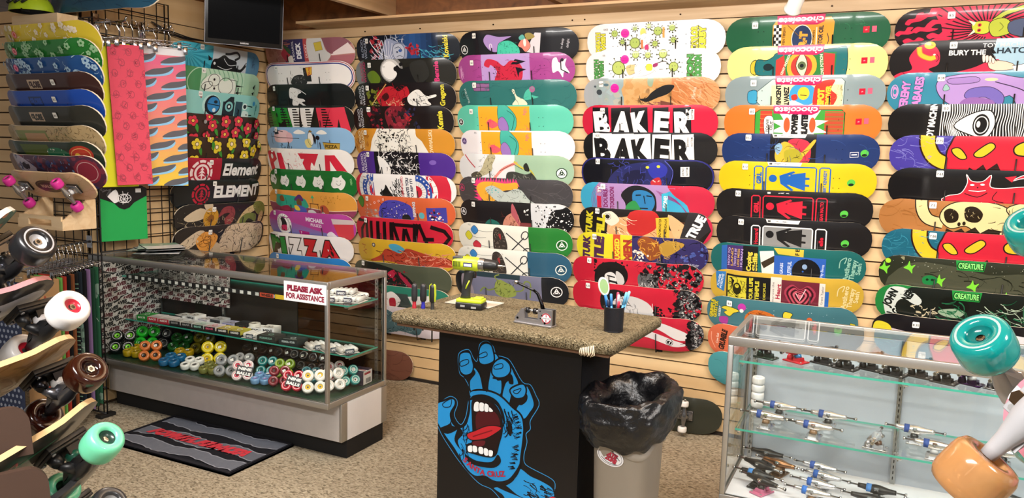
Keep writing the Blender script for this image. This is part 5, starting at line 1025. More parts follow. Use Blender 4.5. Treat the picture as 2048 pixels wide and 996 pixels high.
@deck('back', 4.626, .785, .81, 'green and black deck with a crouching night figure and rough white lettering', 'green night figure deck', None, '1f7a3a')
def _(a):
    a.s('141a17', 12, 12, 18, 2, 30, 0, 101, -1, 101, 27, 14, 27); a.s('c9d2cc', 5, 13, 8, 3, 18, 2, 26, 8, 24, 12, 16, 9, 12, 14, 14, 24, 8, 24); a.t('141a17', 'JOHN', 8.4, 10, 4.4, -70, .06, w=13); a.t('141a17', 'GARDNER', 16, 11, 4.4, -64, .06, w=20); a.h('c8bfa0', 16, 20, 12, 34, 22, 3, .8, 0); a.s('0f1210', 36, 8, 42, 4, 50, 6, 52, 12, 44, 16, 38, 13); a.s('8ea88e', 36, 14, 44, 12, 50, 14, 46, 18, 38, 17); a.h('1f6a44', 60, 34, 6, 98, 25, 8, .7, 20); a.h('b4c8b0', 26, 54, 6, 82, 22, 8, .4, 30); a.s('2f6a4a', 80, 6, 90, 4, 96, 14, 90, 25, 82, 18); a.h('0f2a1c', 26, 80, 4, 96, 24, 3, .5); a.t('c9a23a', 'RE', 97, 6, 4, 10, .08); creature(a)
@deck('back', 4.620, .632, .81, 'black topped deck with a yellow bulb and blue red graffiti scrawl', 'graffiti scrawl deck', ('8.35', 23, 3), '17161a')
def _(a):
    a.p('cdbcc4', 10, 10, 60, 12, 101, 14, 101, 27, 0, 27); a.s('d8cc34', 1, 11, 4, 7, 11, 9, 12, 20, 2, 22); a.s('2c4a9c', 21, 11, 32, 12, 38, 13, 44, 15, 40, 20, 22, 20); a.k('b0304a', 1.2, 26, 14, 31, 12, 37, 14); a.k('b0303e', .8, 48, 15, 52, 14, 50, 19, 55, 15, 57, 20, 61, 15); a.s('2a3a6a', 65, 15, 70, 14, 71, 18, 66, 18); a.t('2a3a6a', 'LOVE', 80, 17, 4, 4, .04); a.p('e6e4e8', 66, 9, 76, 5, 101, 9, 101, 14, 72, 12); a.k('8a7a84', .4, 14, 12, 18, 16, 20, 13)

for i, (wall, x, z, L, label, short, stk, base, f) in enumerate(D):
    a = Art(base, 11 + i * 7)
    f(a)
    hang_deck(x, z, L, label, a, stk, wall, short=short)
# ---------------------------------------------------------------- glass cases
ALU = 'b4b2ae'
def glass_sheet(name, lo, hi, parent, edge='4a9a88'):
    m = MB(); lo = Vector(lo); hi = Vector(hi); d = hi - lo; ax = min(range(3), key=lambda i: d[i])
    m.box(lo, hi, edge)
    pairs_ = {2: (0, 1), 1: (2, 4), 0: (3, 5)}[ax]
    for i in range(6): m.m[i] = 0 if i in pairs_ else 1
    return m.build(name, [M_GLASS, M_GEDGE], parent)
def display_case(label, x0, x1, y0, y1, zt, zf, shelves, front_over, base_col, side_col, floor_col, back, ybase):
    t = thing('display_case', label, 'display case', ((x0 + x1) / 2, (y0 + y1) / 2, 0))
    O = t.location
    def L(x, y, z): return (x - O.x, y - O.y, z)
    def bx(m, lo, hi, c, bev=0.): m.box(L(*lo), L(*hi), c, bev)
    r = .02
    m = MB()
    for y in (y0, y1 - r):
        bx(m, (x0, y, zt - .034), (x1, y + r, zt), ALU, .003); bx(m, (x0, y, zf - .03), (x1, y + r, zf), ALU, .003)
    for x in (x0, x1 - r):
        bx(m, (x, y0 + r, zt - .034), (x + r, y1 - r, zt), ALU, .003); bx(m, (x, y0 + r, zf - .03), (x + r, y1 - r, zf), ALU, .003)
        for y in (y0, y1 - r): bx(m, (x, y, zf), (x + r, y + r, zt - .034), ALU, .003)
    m.build('aluminium_frame', M_ALU, t)
    m = MB(); bx(m, (x0 + .004, ybase, .1), (x1 - .004, y1 - .01, zf - .031), base_col)
    m.build('base_cabinet', M_MATTE, t)
    for x in (x0 - .002, x1 - .006):
        m = MB(); bx(m, (x, ybase + .045, .1), (x + .008, y1 - .05, zf - .032), side_col); m.build('side_panel', M_PLAST, t)
    for x in (x0 - .003, x1 - .012):
        m = MB(); bx(m, (x, ybase - .004, .1), (x + .015, ybase + .045, zf - .031), ALU, .002); m.build('corner_trim', M_ALU, t)
        m = MB(); bx(m, (x, y1 - .05, .1), (x + .015, y1, zf - .031), ALU, .002); m.build('corner_trim', M_ALU, t)
    m = MB(); bx(m, (x0 + .002, ybase + .045, 0), (x1 - .002, y1 - .03, .0995), '0d0d0f'); m.build('toe_kick', M_MATTE, t)
    m = MB(); bx(m, (x0 + r, y0 + r, zf - .02), (x1 - r, y1 - r, zf + .001), floor_col); m.build('case_floor', M_PLAST, t)
    glass_sheet('top_glass', L(x0 + r - .004, y0 + r - .004, zt - .007), L(x1 - r + .004, y1 - r + .004, zt - .001), t)
    glass_sheet('front_glass', L(x0 + r, y0 + .006, zf), L(x1 - r, y0 + .012, zt - .034), t)
    glass_sheet('side_glass', L(x1 - .012, y0 + r, zf), L(x1 - .006, y1 - r, zt - .034), t)
    if x0 > 1: glass_sheet('side_glass', L(x0 + .006, y0 + r, zf), L(x0 + .012, y1 - r, zt - .034), t)
    for z, ya, yb in shelves:
        s = glass_sheet('glass_shelf', L(x0 + .03, ya, z - .008), L(x1 - .03, yb, z), t, '3aa38f')
        for x in (x0 + .03, (x0 + x1) / 2 - .3, x1 - .06):
            b = MB(); bx(b, (x, ya + .004, z - .016), (x + .018, ya + .03, z - .0085), 'd8d8d8', .002); bx(b, (x + .005, ya + .03, z - .03), (x + .009, y1 - .03, z - .0085), 'a8a8a8'); b.build('shelf_bracket', M_METAL, s)
    for c, xa, xb, za, zb in back:
        m = MB(); bx(m, (xa, y1 - .03, za), (xb, y1 - .022, zb), c); m.build('back_panel', M_PLAST, t)
    for x in (x0 + .032, x0 + .585, x1 - .05):
        m = MB(); bx(m, (x, y1 - .042, zf), (x + .018, y1 - .0305, zt - .034), '9a9a98')
        for i in range(24): bx(m, (x + .007, y1 - .0425, zf + .02 + i * .023), (x + .011, y1 - .042, zf + .032 + i * .023), '2a2a2a')
        m.build('slotted_standard', M_METAL, t)
    return t
CASE = display_case('long aluminium and glass case full of wheel packs', .03, 1.81, -1.508, -1.008, .95, .335, [(.53, -1.30, -1.05), (.80, -1.31, -1.05)], .1, 'bcb6b2', 'e2e2e4', '1c3a2a',
                    [('26211e', .78, 1.2, .336, .915), ('221c1a', .05, .78, .336, .915)], -1.40)
TCASE = display_case('aluminium and glass case showing skateboard trucks on glass shelves', 3.75, 5.53, -1.583, -1.107, .95, .335, [(.572, -1.49, -1.15), (.841, -1.49, -1.15)], .1, 'd2d2d4', 'dededf', 'e4e4ea',
                     [('a9afb9', 3.77, 5.51, .336, .915)], -1.5)
o = glass_sheet('sliding_door', (1.2 - CASE.location.x, -1.034 - CASE.location.y, .336), (1.79 - CASE.location.x, -1.029 - CASE.location.y, .915), CASE, '2a2420')
o.data.materials[0] = glass('smoked_glass', '8a7868'); o['label'] = 'smoked glass sliding door'
# printed sheets inside the wheel case
def word_sheet(name, w, h, org, ux, nz, parent, seed):
    a = Art('26201f', seed); R = a.rnd
    for i in range(int(h / 3.0) + 1):
        for j in range(int(w / 10) + 2):
            x, y, g = j * 10 - (i % 2) * 4, i * 3.0 + R.uniform(0, .6), R.uniform(-16, 10)
            a.p('c9c4c0', *[v for p in a.ell(x, y, 5.6, 1.75, g, 10) for v in p])
            a.t('5a1c28' if R.random() < .5 else '1c1a1c', 'AVES', x, y, 2.1, g, .08, w=7.5, sh=.2)
    return flat_art(name, a, w, h, M_PAPER, parent, org, Vector(ux) * .01, (0, 0, -.01), nz, thick=.001)
word_sheet('sticker_sheet', 46, 56, (.056 - CASE.location.x, -1.48 - CASE.location.y, .905), (0, 1, 0), (1, 0, 0), CASE, 3)
word_sheet('sticker_sheet', 62, 28, (.075 - CASE.location.x, -1.056 - CASE.location.y, .905), (1, 0, 0), (0, -1, 0), CASE, 5)
m = MB(); a = Art('1a1a1c')
for i in range(26): a.r('e4e4e0' if i % 3 else 'c9c9c4', 2 + i * 5.7, .5, 4.6 + i * 5.7, 2.3)
a.r('b8442a', 108, .2, 118, 2.6); a.r('d8b82a', 119, .2, 128, 2.6); a.t('2a1410', 'WHEELS', 113, 1.4, 1.4, 0, .05, w=8)
flat_art('price_strip', a, 150, 2.8, M_PAPER, CASE, (.1 - CASE.location.x, -1.311 - CASE.location.y, .812), (.01, 0, 0), thick=.001)
# notice
a = Art('efeef2'); a.t('8a1c3a', 'PLEASE ASK', 13.6, 3.3, 2.7, 0, .08, w=23); a.t('8a1c3a', 'FOR ASSISTANCE', 13.6, 7.2, 2.7, 0, .05, w=24.4)
o = flat_art('sign', a, 27.2, 10, M_PAPER, None, (1.533, -1.5095, .937), (.01, 0, 0), (0, 0, -.01), thick=.0008)
tag(o, 'white paper notice asking for assistance, stuck on the wheel case front', 'sign')

# ---------------------------------------------------------------- wheels
_wm = {}
def wheel_mesh(r, w, col, core, mat, print_col=None, seg=20):
    k = (r, w, col, core, mat.name, print_col)
    if k in _wm: return _wm[k]
    m = MB(); h = w / 2
    prof = [(r * .16, -h * .55), (r * .34, -h * .6), (r * .44, -h * .78), (r * .5, -h), (r * .66, -h * 1.0), (r * .74, -h), (r * .86, -h * .97), (r * .97, -h * .72), (r, -h * .4), (r, h * .4), (r * .97, h * .72), (r * .86, h * .97), (r * .74, h), (r * .66, h), (r * .5, h), (r * .44, h * .78), (r * .34, h * .6), (r * .16, h * .55)]
    pc = print_col or col
    m.lathe(prof, seg, [core, core, col, col, pc, col, col, col, col, col, col, col, pc, col, col, core, core])
    m.lathe([(r * .16, -h * .5), (.0, -h * .5)], seg, '333')
    m.lathe([(r * .16, h * .5), (.0, h * .5)], seg, '333')
    me = m.build('wheel', mat, mesh_only=True); _wm[k] = me
    return me
def label_card(parent, w, h, M, col='eeeeea', ink='777', txt=None):
    a = Art(col)
    if txt:
        for i, s in enumerate(txt): a.t(ink, s, w * 50, (i + .6) * h * 100 / len(txt), h * 60 / len(txt), 0, .06, w=w * 84)
    else:
        for i in range(3): a.r(ink, w * 20, (i + 1) * h * 24, w * 78, (i + 1) * h * 24 + h * 8)
    o = flat_art('label_card', a, w * 100, h * 100, M_PAPER, parent, (-w / 2, 0, h / 2), (.01, 0, 0), thick=.0004)
    o.matrix_local = M
    return o
def wheel_pack(label, x, y, z, col, core, r=.027, w=.034, yaw=30., lean=50., gel=False, pr=None, card=None, group='packs of wheels in the glass case'):
    """four wheels shrink-wrapped two by two, leaning back"""
    t = thing('wheel_pack', label, 'wheel pack', group=group)
    zc = (2 * r) * sin(RAD(lean)) + w / 2 * cos(RAD(lean))
    t.matrix_world = TR(x, y, z + zc + .002) @ RZ(yaw) @ RX(90 - 90 - (90 - lean) + 0)
    me = wheel_mesh(r, w, col, core, M_GEL if gel else M_WRAP, pr)
    for i in (-1, 1):
        for j in (-1, 1):
            o = put('wheel', me, t); o.matrix_local = TR(i * r, 0, j * r) @ RX(90)
    if card: label_card(t, .085, .05, TR(.012, -w / 2 - .002, -.006) @ RY(12), '3a3a3e', 'e8e8e8', card)
    label_card(t, .016, .014, TR(r * .9, -w / 2 - .003, r * .8) @ RY(-20))
    return t
ZF = .3368
PK = [
 (.15, -1.385, '17191b', '7ac832', .036, .042, 35, 55, 0, 'c9c9c9', 'pack of black wheels with bright green cores at the far left of the case'),
 (.185, -1.24, '25b52c', '1a7a20', .036, .042, 30, 60, 0, None, 'pack of bright green wheels behind the black green-cored ones'),
 (.255, -1.20, '232427', '3a3a3c', .033, .04, 20, 55, 0, '9a9a9a', 'pack of dark grey wheels beside the bright green pack'),
 (.415, -1.19, '1f6a2a', '1a4a1c', .034, .04, 25, 40, 1, None, 'pack of dark green clear wheels below the green box'),
 (.56, -1.15, '8a7f1e', '5a5416', .034, .04, 20, 50, 1, None, 'pack of olive yellow clear wheels behind the blue pack'),
 (.26, -1.385, 'e0bc1a', 'b08c10', .03, .038, 10, 12, 1, None, 'pack of yellow clear wheels left of the orange pack'),
 (.43, -1.42, 'd67a3c', '3a2a22', .031, .036, 40, 55, 0, 'a84a20', 'pack of orange wheels with dark cores near the case front'),
 (.545, -1.30, 'd9b21a', 'a88410', .03, .036, 15, 12, 1, None, 'pack of amber yellow wheels behind the orange and blue packs'),
 (.60, -1.41, '2b7fb8', '1f5f90', .032, .036, 15, 12, 1, None, 'pack of blue clear wheels lying flat near the case front'),
 (.76, -1.41, 'e6e6e2', '4a4a4a', .028, .032, 20, 18, 0, None, 'pack of white wheels lying flat beside the blue pack'),
 (.80, -1.29, 'dcc81c', 'b89a14', .035, .04, 40, 58, 0, '7a6a10', 'pack of large bright yellow wheels standing behind the white pack'),
 (.905, -1.41, '9a9a52', '7a7a40', .028, .034, 15, 12, 1, None, 'pack of pale olive clear wheels lying in front of the yellow ones'),
 (.70, -1.20, '1f3f6a', '162c4a', .028, .034, 15, 15, 1, None, 'pack of dark blue wheels lying at the back of the case'),
 (1.035, -1.42, 'b9bcc0', '8a8c90', .032, .036, 30, 50, 1, None, 'pack of clear grey wheels left of the lettered card'),
 (1.02, -1.285, 'c9c9c9', 'a0a0a0', .028, .034, 20, 40, 1, None, 'pack of clear white wheels behind the clear grey pack'),
 (1.17, -1.435, 'e8dede', 'c02a4a', .028, .034, 35, 58, 0, 'b0283e', 'pack of white and red wheels behind a black lettered card'),
 (1.215, -1.30, '2aa6a6', '1a7a7a', .028, .034, 25, 55, 1, 'e8f0f0', 'pack of teal clear wheels beside the lime pack'),
 (1.33, -1.29, 'a6cc2a', '7a9a1c', .028, .034, 25, 55, 1, 'e8f0d8', 'pack of lime clear wheels in the middle of the case'),
 (1.285, -1.41, '6f9ac4', '8a7ab0', .027, .032, 20, 12, 0, '4a6aa0', 'pack of marbled blue wheels lying near the case front'),
 (1.405, -1.41, 'a02a3c', '6a1a28', .028, .034, 35, 55, 1, None, 'pack of dark red clear wheels beside the marbled blue pack'),
 (1.525, -1.44, 'cc2440', '8a1830', .028, .034, 25, 55, 0, 'e6d8da', 'pack of bright red wheels behind a grey lettered card'),
 (1.50, -1.28, '3f9aa6', '2a6a74', .027, .034, 20, 30, 1, 'd8e4e4', 'pack of teal and white wheels behind the red packs'),
 (1.64, -1.41, 'eceae4', 'd8b43a', .031, .036, 40, 58, 0, 'b8b4a8', 'pack of white wheels with yellow cores at the front corner'),
 (1.70, -1.33, 'f0efec', 'd0cfca', .03, .038, 55, 62, 0, 'c0a8a0', 'pack of plain white wheels behind the yellow-cored pack'),
 (1.715, -1.22, '3aa6a0', 'e6e6e2', .028, .036, 60, 60, 0, 'e0e6e4', 'pack of turquoise wheels by the right side glass'),
 (1.60, -1.19, 'ece9e6', 'b02a3a', .028, .034, 60, 60, 0, 'c86a70', 'pack of white wheels with red print at the back right'),
 (.95, -1.15, '3a3024', '2a2018', .03, .036, 20, 55, 1, None, 'pack of smoky brown wheels at the back, leftmost of the dark packs'),
 (1.06, -1.14, '4a2a26', '2a1816', .03, .036, 15, 55, 1, None, 'pack of brown red wheels at the back of the case'),
 (1.17, -1.13, '241a1c', '141012', .03, .036, 20, 55, 0, None, 'pack of dark maroon wheels at the back behind the teal ones'),
 (1.29, -1.13, '151416', '2a2a2a', .03, .036, 10, 60, 0, '888', 'pack of black wheels at the back behind the lime pack'),
 (1.42, -1.12, '1a1214', '3a2a2c', .03, .036, 25, 58, 0, None, 'pack of black cherry wheels at the back, rightmost of the dark row'),
]
for x, y, c, k, r, w, yw, ln, g, pr, lab in PK:
    wheel_pack(lab, x, y, ZF, c, k, r, w, yw, ln, bool(g), pr, ('NINE', 'BALLS') if 'lettered card' in lab and 'behind' in lab else None)
# card boxes and small packs
def small_box(name, label, cat, x, y, z, sx, sy, sz, yaw, top, front, ink, txt, group, side=None):
    t = thing(name, label, cat, (x, y, z), RAD(yaw), group)
    m = MB(); m.box((-sx / 2, -sy / 2, 0), (sx / 2, sy / 2, sz * .82), side or front, .0015); m.build('tray', M_PAPER, t)
    m = MB(); m.box((-sx / 2 - .0008, -sy / 2 - .0008, sz * .3), (sx / 2 + .0008, sy / 2 + .0008, sz), top, .0015); m.build('lid', M_PAPER, t)
    a = Art(front); w, h = sx * 96, sz * 66; a.t(ink, txt, w / 2, h * .5, min(h * .5, 1.8), 0, .05, w=w * .7)
    flat_art('front_label', a, w, h, M_PAPER, t, (-sx * .48, -sy / 2 - .0015, sz * .98), (.01, 0, 0), thick=.0003)
    a = Art(top); a.e(ink, sx * 50, sy * 48, sy * 18); a.e(top, sx * 50, sy * 48, sy * 11); a.r(ink, sx * 15, sy * 78, sx * 84, sy * 84)
    flat_art('top_label', a, sx * 100, sy * 92, M_PAPER, t, (-sx / 2, sy / 2 - .002, sz + .0006), (.01, 0, 0), (0, -.01, 0), (0, 0, 1), thick=.0003)
    return t
G1 = 'small boxes along the middle shelf'
SB = [(.20, '2f9a3e', '1f8a34', 'd8e8d8', 'BOLTS', 'green box at the left end of the middle shelf'), (.295, 'e0d8d8', 'c0283c', 'f0e0e0', 'RACE', 'red fronted box next to the green one'), (.39, 'e0d8d8', 'b8263a', 'f0e0e0', 'REDS', 'red fronted box before the black and white row'),
      (.485, 'd8d8da', '1d1d20', '9a9a9a', 'BEAR', 'black and white box with a lilac end, first after the red boxes'), (.58, 'd0d4d6', '1d1f20', '9a9a9a', 'BEAR', 'black and white box, second after the red boxes'), (.675, 'c9d4d2', '1a2220', '8ac8b8', 'BEAR', 'black box with a mint end on the middle shelf'), (.77, 'd8ccd0', '201c1e', 'd85a7a', 'BEAR', 'black box with a pink end on the middle shelf'),
      (.87, 'c8b85a', '17171a', 'f0f0f0', 'HAZARD', 'black box with white warning lettering and yellow top'), (.965, 'b8b040', '17171a', 'f0f0f0', 'HAZARD', 'black lettered box with olive top and a white tab'),
      (1.20, '3a3a38', '1f2624', '7aa89a', 'FORMULA', 'dark green flat box near the shelf middle'), (1.36, '26302f', '1c2628', 'b8c8c8', 'FORMULA FOUR', 'wide black box with fine white lettering')]
for x, tp, fr, ink, tx, lab in SB:
    big = 'wide' in lab or 'flat' in lab
    small_box('bearing_box', lab, 'box', x, -1.25, .531, .125 if big else .082, .09, .032, 6, tp, fr, ink, tx, G1)
for i in range(8):
    small_box('bearing_box', ['black and white box, back row, leftmost', 'white box with grey disc, back row, second from left', 'pale box, back row, third from left', 'grey box, back row, fourth from left', 'lilac box, back row, fifth from left', 'dark topped box, back row, sixth from left', 'white box behind the lettered boxes', 'white box behind the dark green one'][i] + ' on the middle shelf', 'box', .40 + i * .1, -1.145, .531, .082, .08, .034 + .012 * (i % 2), -8 + i * 3, ['d8d8d8', 'eceae8', 'e0dce0', 'b8b8bc', 'b4b4d0', '2a2a2e', 'eceae8', 'eceae6'][i], ['1d1d20', 'c9c9c9', 'c0b8c8', '4a4a50', '8a8ab8', '1a1a1c', 'd8d8d8', 'd8d8d8'][i], '333', 'MINI', 'small boxes in the back row of the middle shelf')
def long_pack(label, x, y, z, col, n=4, yaw=0., r=.013, L=.1, group='white packs of bearings'):
    """a blister pack: a row of rounded tubes on a card"""
    t = thing('bearing_pack', label, 'bearing pack', (x, y, z), RAD(yaw), group)
    m = MB(); m.box((-n * r - .004, -L / 2, 0), (n * r + .004, L / 2, .002), 'dcdcd8'); m.build('backing_card', M_PAPER, t)
    for i in range(n):
        m = MB(); xx = (i - (n - 1) / 2) * 2 * r
        m.tube([(xx, -L / 2 + .004, .004 + r * .8), (xx, -L / 2 + .01, .004 + r), (xx, L / 2 - .01, .004 + r), (xx, L / 2 - .004, .004 + r * .8)], [r * .6, r, r, r * .6], col, 10); m.build('blister', M_PLAST, t)
    a = Art('3f4a5a'); a.t('e8e8e8', 'SPEED', 2.5, 1.3, 1.2, 0, .04, w=4); flat_art('label_card', a, 5, 2.4, M_PAPER, t, (-.025, -L / 2 - .001, .026), (.01, 0, 0), thick=.0004)
    return t
for i, (x, y, z, yw, lab) in enumerate([(1.07, -1.24, .531, 8, 'white rounded pack beside the dark green box'), (1.52, -1.25, .531, 60, 'white rounded pack, leftmost of three by the right glass'), (1.62, -1.245, .531, 60, 'white rounded pack, middle of three by the right glass'), (1.71, -1.235, .531, 60, 'white rounded pack at the right end of the middle shelf'),
                                        (1.64, -1.24, .8012, 10, 'white rounded pack on the upper shelf, front left'), (1.72, -1.20, .801, 10, 'white rounded pack on the upper shelf by the right glass'), (1.69, -1.135, .8012, 80, 'white rounded pack at the back of the upper shelf'), (1.66, -1.19, .832, 20, 'white rounded pack lying on top of the others, upper shelf')]):
    long_pack(lab + ' of the wheel case', x, y, z, 'e9e9e6', 4 if i < 4 else 5, yw)
t = thing('wheel_box', 'dark purple box with a white barcode end in the case corner', 'box', (1.725, -1.13, ZF), RAD(4))
m = MB(); m.box((-.045, -.05, 0), (.045, .05, .075), '2f2238', .002); m.build('carton', M_PAPER, t)
a = Art('e6e4e4'); a.r('a02a3a', 1, .8, 7, 2)
for i in range(12): a.r('333', 2.4 + i * .4, 4, 2.4 + i * .4 + (.25 if i % 3 else .12), 6.6)
flat_art('barcode_label', a, 8.4, 7.2, M_PAPER, t, (.0455, -.042, .0745), (0, .01, 0), (0, 0, -.01), (1, 0, 0), thick=.0004)
a = Art('eceaea'); a.r('b03040', .5, .5, 6, 1.5); flat_art('top_label', a, 7, 3, M_PAPER, t, (-.02, .0, .0757), (.01, 0, 0), (0, -.01, 0), (0, 0, 1), thick=.0004)
t = thing('wheel_pack', 'stack of two white wheels with a red ball on the middle shelf', 'wheel pack', (.98, -1.15, .531))
for i in range(2):
    o = put('wheel', wheel_mesh(.034, .026, 'e4e2da', '3a3a3a', M_WRAP), t); o.matrix_local = TR(0, 0, .014 + i * .027)
m = MB(); m.lathe([(0, 0), (.012, .002), (.018, .014), (.014, .026), (0, .032)], 12, 'a02432', TR(-.045, -.04, 0)); m.build('red_ball', M_WRAP, t)
# magazines on the case
for i in range(9):
    R = random.Random(40 + i); a = Art(['dfe4e4', 'c2ccc8', 'eceeee', 'b2bebc', 'e4e8e8', 'ccd4d6', 'eef0f0', 'c2cecc', 'e8ecee'][i], i)
    a.p(['8fb0a4', '7a9aa6', 'a8c4ba', '6a8480', '9ab0ba', '8aa69c', 'b4ccc6', '7a9490', '7fae9c'][i], 0, 0, 21, 0, 21, 9, 8, 14, 0, 10); a.n('f0f0f0', 10, 2, 8, 20, 26, .8, 2.4)
    o = flat_art('magazine', a, 21, 27.5, M_PRINT, None, (-.105, .1375, .004), (.01, 0, 0), (0, -.01, 0), (0, 0, 1), thick=.004, back='d9dcdc')
    o.matrix_world = TR(.29 + R.uniform(-.07, .07) + .02 * (i % 3), -1.235 + R.uniform(-.012, .012), .9512 + i * .0052) @ RZ(52 + R.uniform(-22, 22))
    tag(o, 'thin glossy magazine on the wheel case, %s of the pile' % ['lowest', 'second from the bottom', 'third from the bottom', 'fourth from the bottom', 'fifth from the bottom', 'fourth from the top', 'third from the top', 'second from the top', 'topmost'][i], 'magazine', 'magazines piled on the wheel case')

# ---------------------------------------------------------------- trucks
_tm = {}
def truck_meshes(base, hang, bush, metal=True):
    k = (base, hang, bush, metal)
    if k in _tm: return _tm[k]
    mat = M_METAL if metal else M_PLAST
    m = MB(); m.box((-.027, -.042, 0), (.027, .042, .006), base, .002)
    m.poly([(-.016, .005), (.016, .005), (.012, .02), (-.012, .02)], -.026, .004, base); m.tube([(0, .024, .004), (0, .026, .02), (0, .03, .024)], [.014, .012, .009], base, 10)
    for x in (-.02, .02):
        for y in (-.034, .034): m.tube([(x, y, .005), (x, y, .0085)], .004, '8a8a8a', 6)
    B = m.build('baseplate', mat, mesh_only=True)
    m = MB(); m.lathe([(.0, .018), (.014, .018), (.0145, .028), (.012, .03), (.012, .034), (.0145, .036), (.009, .046), (0, .046)], 12, bush, TR(0, -.012, 0) @ RX(-14)); U = m.build('bushing', M_URE, mesh_only=True)
    m = MB(); rr = [(-.066, .0085), (-.055, .0095), (-.04, .011), (-.022, .015), (-.01, .018), (0, .0185), (.01, .018), (.022, .015), (.04, .011), (.055, .0095), (.066, .0085)]
    m.tube([(x, -.002 - .0, .047 + .003 * (abs(x) / .066)) for x, r in rr], [r for x, r in rr], hang, 10)
    m.tube([(0, .0, .046), (0, .016, .036), (0, .028, .026)], [.016, .011, .006], hang, 8)
    m.poly([(-.046, .045), (-.02, .03), (.02, .03), (.046, .045)], -.004, .012, hang)
    H = m.build('hanger', mat, mesh_only=True)
    m = MB(); m.tube([(-.102, -.002, .05), (.102, -.002, .05)], .0038, 'b9b9ba', 8)
    for x in (-.098, .098): m.tube([(x - .004, -.002, .05), (x + .004, -.002, .05)], .0068, 'c9c9ca', 6)
    A = m.build('axle', M_CHROME, mesh_only=True)
    m = MB(); m.tube([(0, -.016, .044), (0, -.019, .056)], .005, '9a9a9a', 8); m.tube([(0, -.0185, .05), (0, -.0205, .057)], .0085, 'b8b8b8', 6); K = m.build('kingpin', M_CHROME, mesh_only=True)
    _tm[k] = (B, U, H, A, K); return _tm[k]
def add_truck(parent, base, hang, bush, metal=True, M=None):
    B, U, H, A, K = truck_meshes(base, hang, bush, metal)
    for n, me in (('baseplate', B), ('bushing', U), ('hanger', H), ('axle', A), ('kingpin', K)):
        o = put(n, me, parent)
        if M: o.matrix_local = M
def truck(label, x, y, z, yaw, base, hang, bush, group, metal=True, tagc=None, tilt=0):
    t = thing('skateboard_truck', label, 'skateboard truck', group=group)
    t.matrix_world = TR(x, y, z) @ RZ(yaw) @ RX(tilt)
    add_truck(t, base, hang, bush, metal)
    if tagc:
        m = MB(); m.tube([(-.036, -.002, .0485), (-.018, -.002, .0485)], .0158, tagc, 10); m.build('size_tag', M_PAPER, t)
    return t
GT = 'trucks on the upper glass shelf'; ZU = .8415
for x, y, yaw, b, h, bu, mt, lab in [
 (3.865, -1.40, 70, '3a5248', '6a3a5a', '222', 1, 'oil-slick coloured truck at the left end of the upper shelf'), (3.975, -1.40, 62, 'c01c2c', 'c81e30', '2a7ab0', 0, 'glossy red truck with a blue bushing on the upper shelf'),
 (4.07, -1.37, 68, '17171a', '1a1a1c', '222', 0, 'black truck, first right of the red one on the upper shelf'), (4.15, -1.41, 68, '151517', '1c1c1e', '333', 0, 'black truck, second right of the red one on the upper shelf'), (4.23, -1.37, 68, '17171a', '1a1a1c', '222', 0, 'black truck, third right of the red one on the upper shelf'), (4.31, -1.41, 68, '141416', '18181a', '222', 0, 'black truck, fourth right of the red one on the upper shelf'),
 (4.392, -1.38, 68, '26211e', '2a2522', '222', 0, 'brown black truck, left of a pair on the upper shelf'), (4.47, -1.42, 68, '2a2420', '2c2724', '222', 0, 'brown black truck, right of a pair on the upper shelf'), (4.55, -1.39, 64, '3a1a4c', '5a2a74', 'c9c9c9', 1, 'dark purple truck on the upper shelf'), (4.635, -1.42, 66, '8a8a8c', '9a9a9c', '222', 1, 'polished silver truck right of the purple one'), (4.715, -1.40, 66, '7a7a7c', 'a0a0a0', '333', 1, 'polished silver truck at the right end of the upper row')]:
    truck(lab, x, y, ZU, yaw, b, h, bu, GT, bool(mt))
GM = 'silver trucks on the middle glass shelf'; ZM = .5725
for i, (x, y, yaw, dz, lab) in enumerate([(3.885, -1.42, -6, 0, 'front left'), (3.915, -1.27, -4, 0, 'rear left'), (4.06, -1.45, -6, 0, 'front, second from the left,'), (4.10, -1.29, -4, 0, 'rear, second from the left,'), (4.272, -1.45, 82, 0, 'end-on, in the middle,'), (4.40, -1.30, -4, 0, 'rear right'), (4.46, -1.44, -6, 0, 'front right'), (4.67, -1.40, -6, 0, 'furthest right')]):
    truck('silver truck with blue tag standing %s on the middle shelf' % lab.strip(',') if i != 4 else 'silver truck standing end-on in the middle of the middle shelf', x, y, ZM, yaw, 'c8c8ca', 'e0e0e2', ['8a6a4a', '222', '8a6a4a', '222', '6a4a34', '222', 'b8b8b8', '222'][i], GM, True, '2f4f9a' if i != 4 else None)
GB = 'trucks on the floor of the truck case'
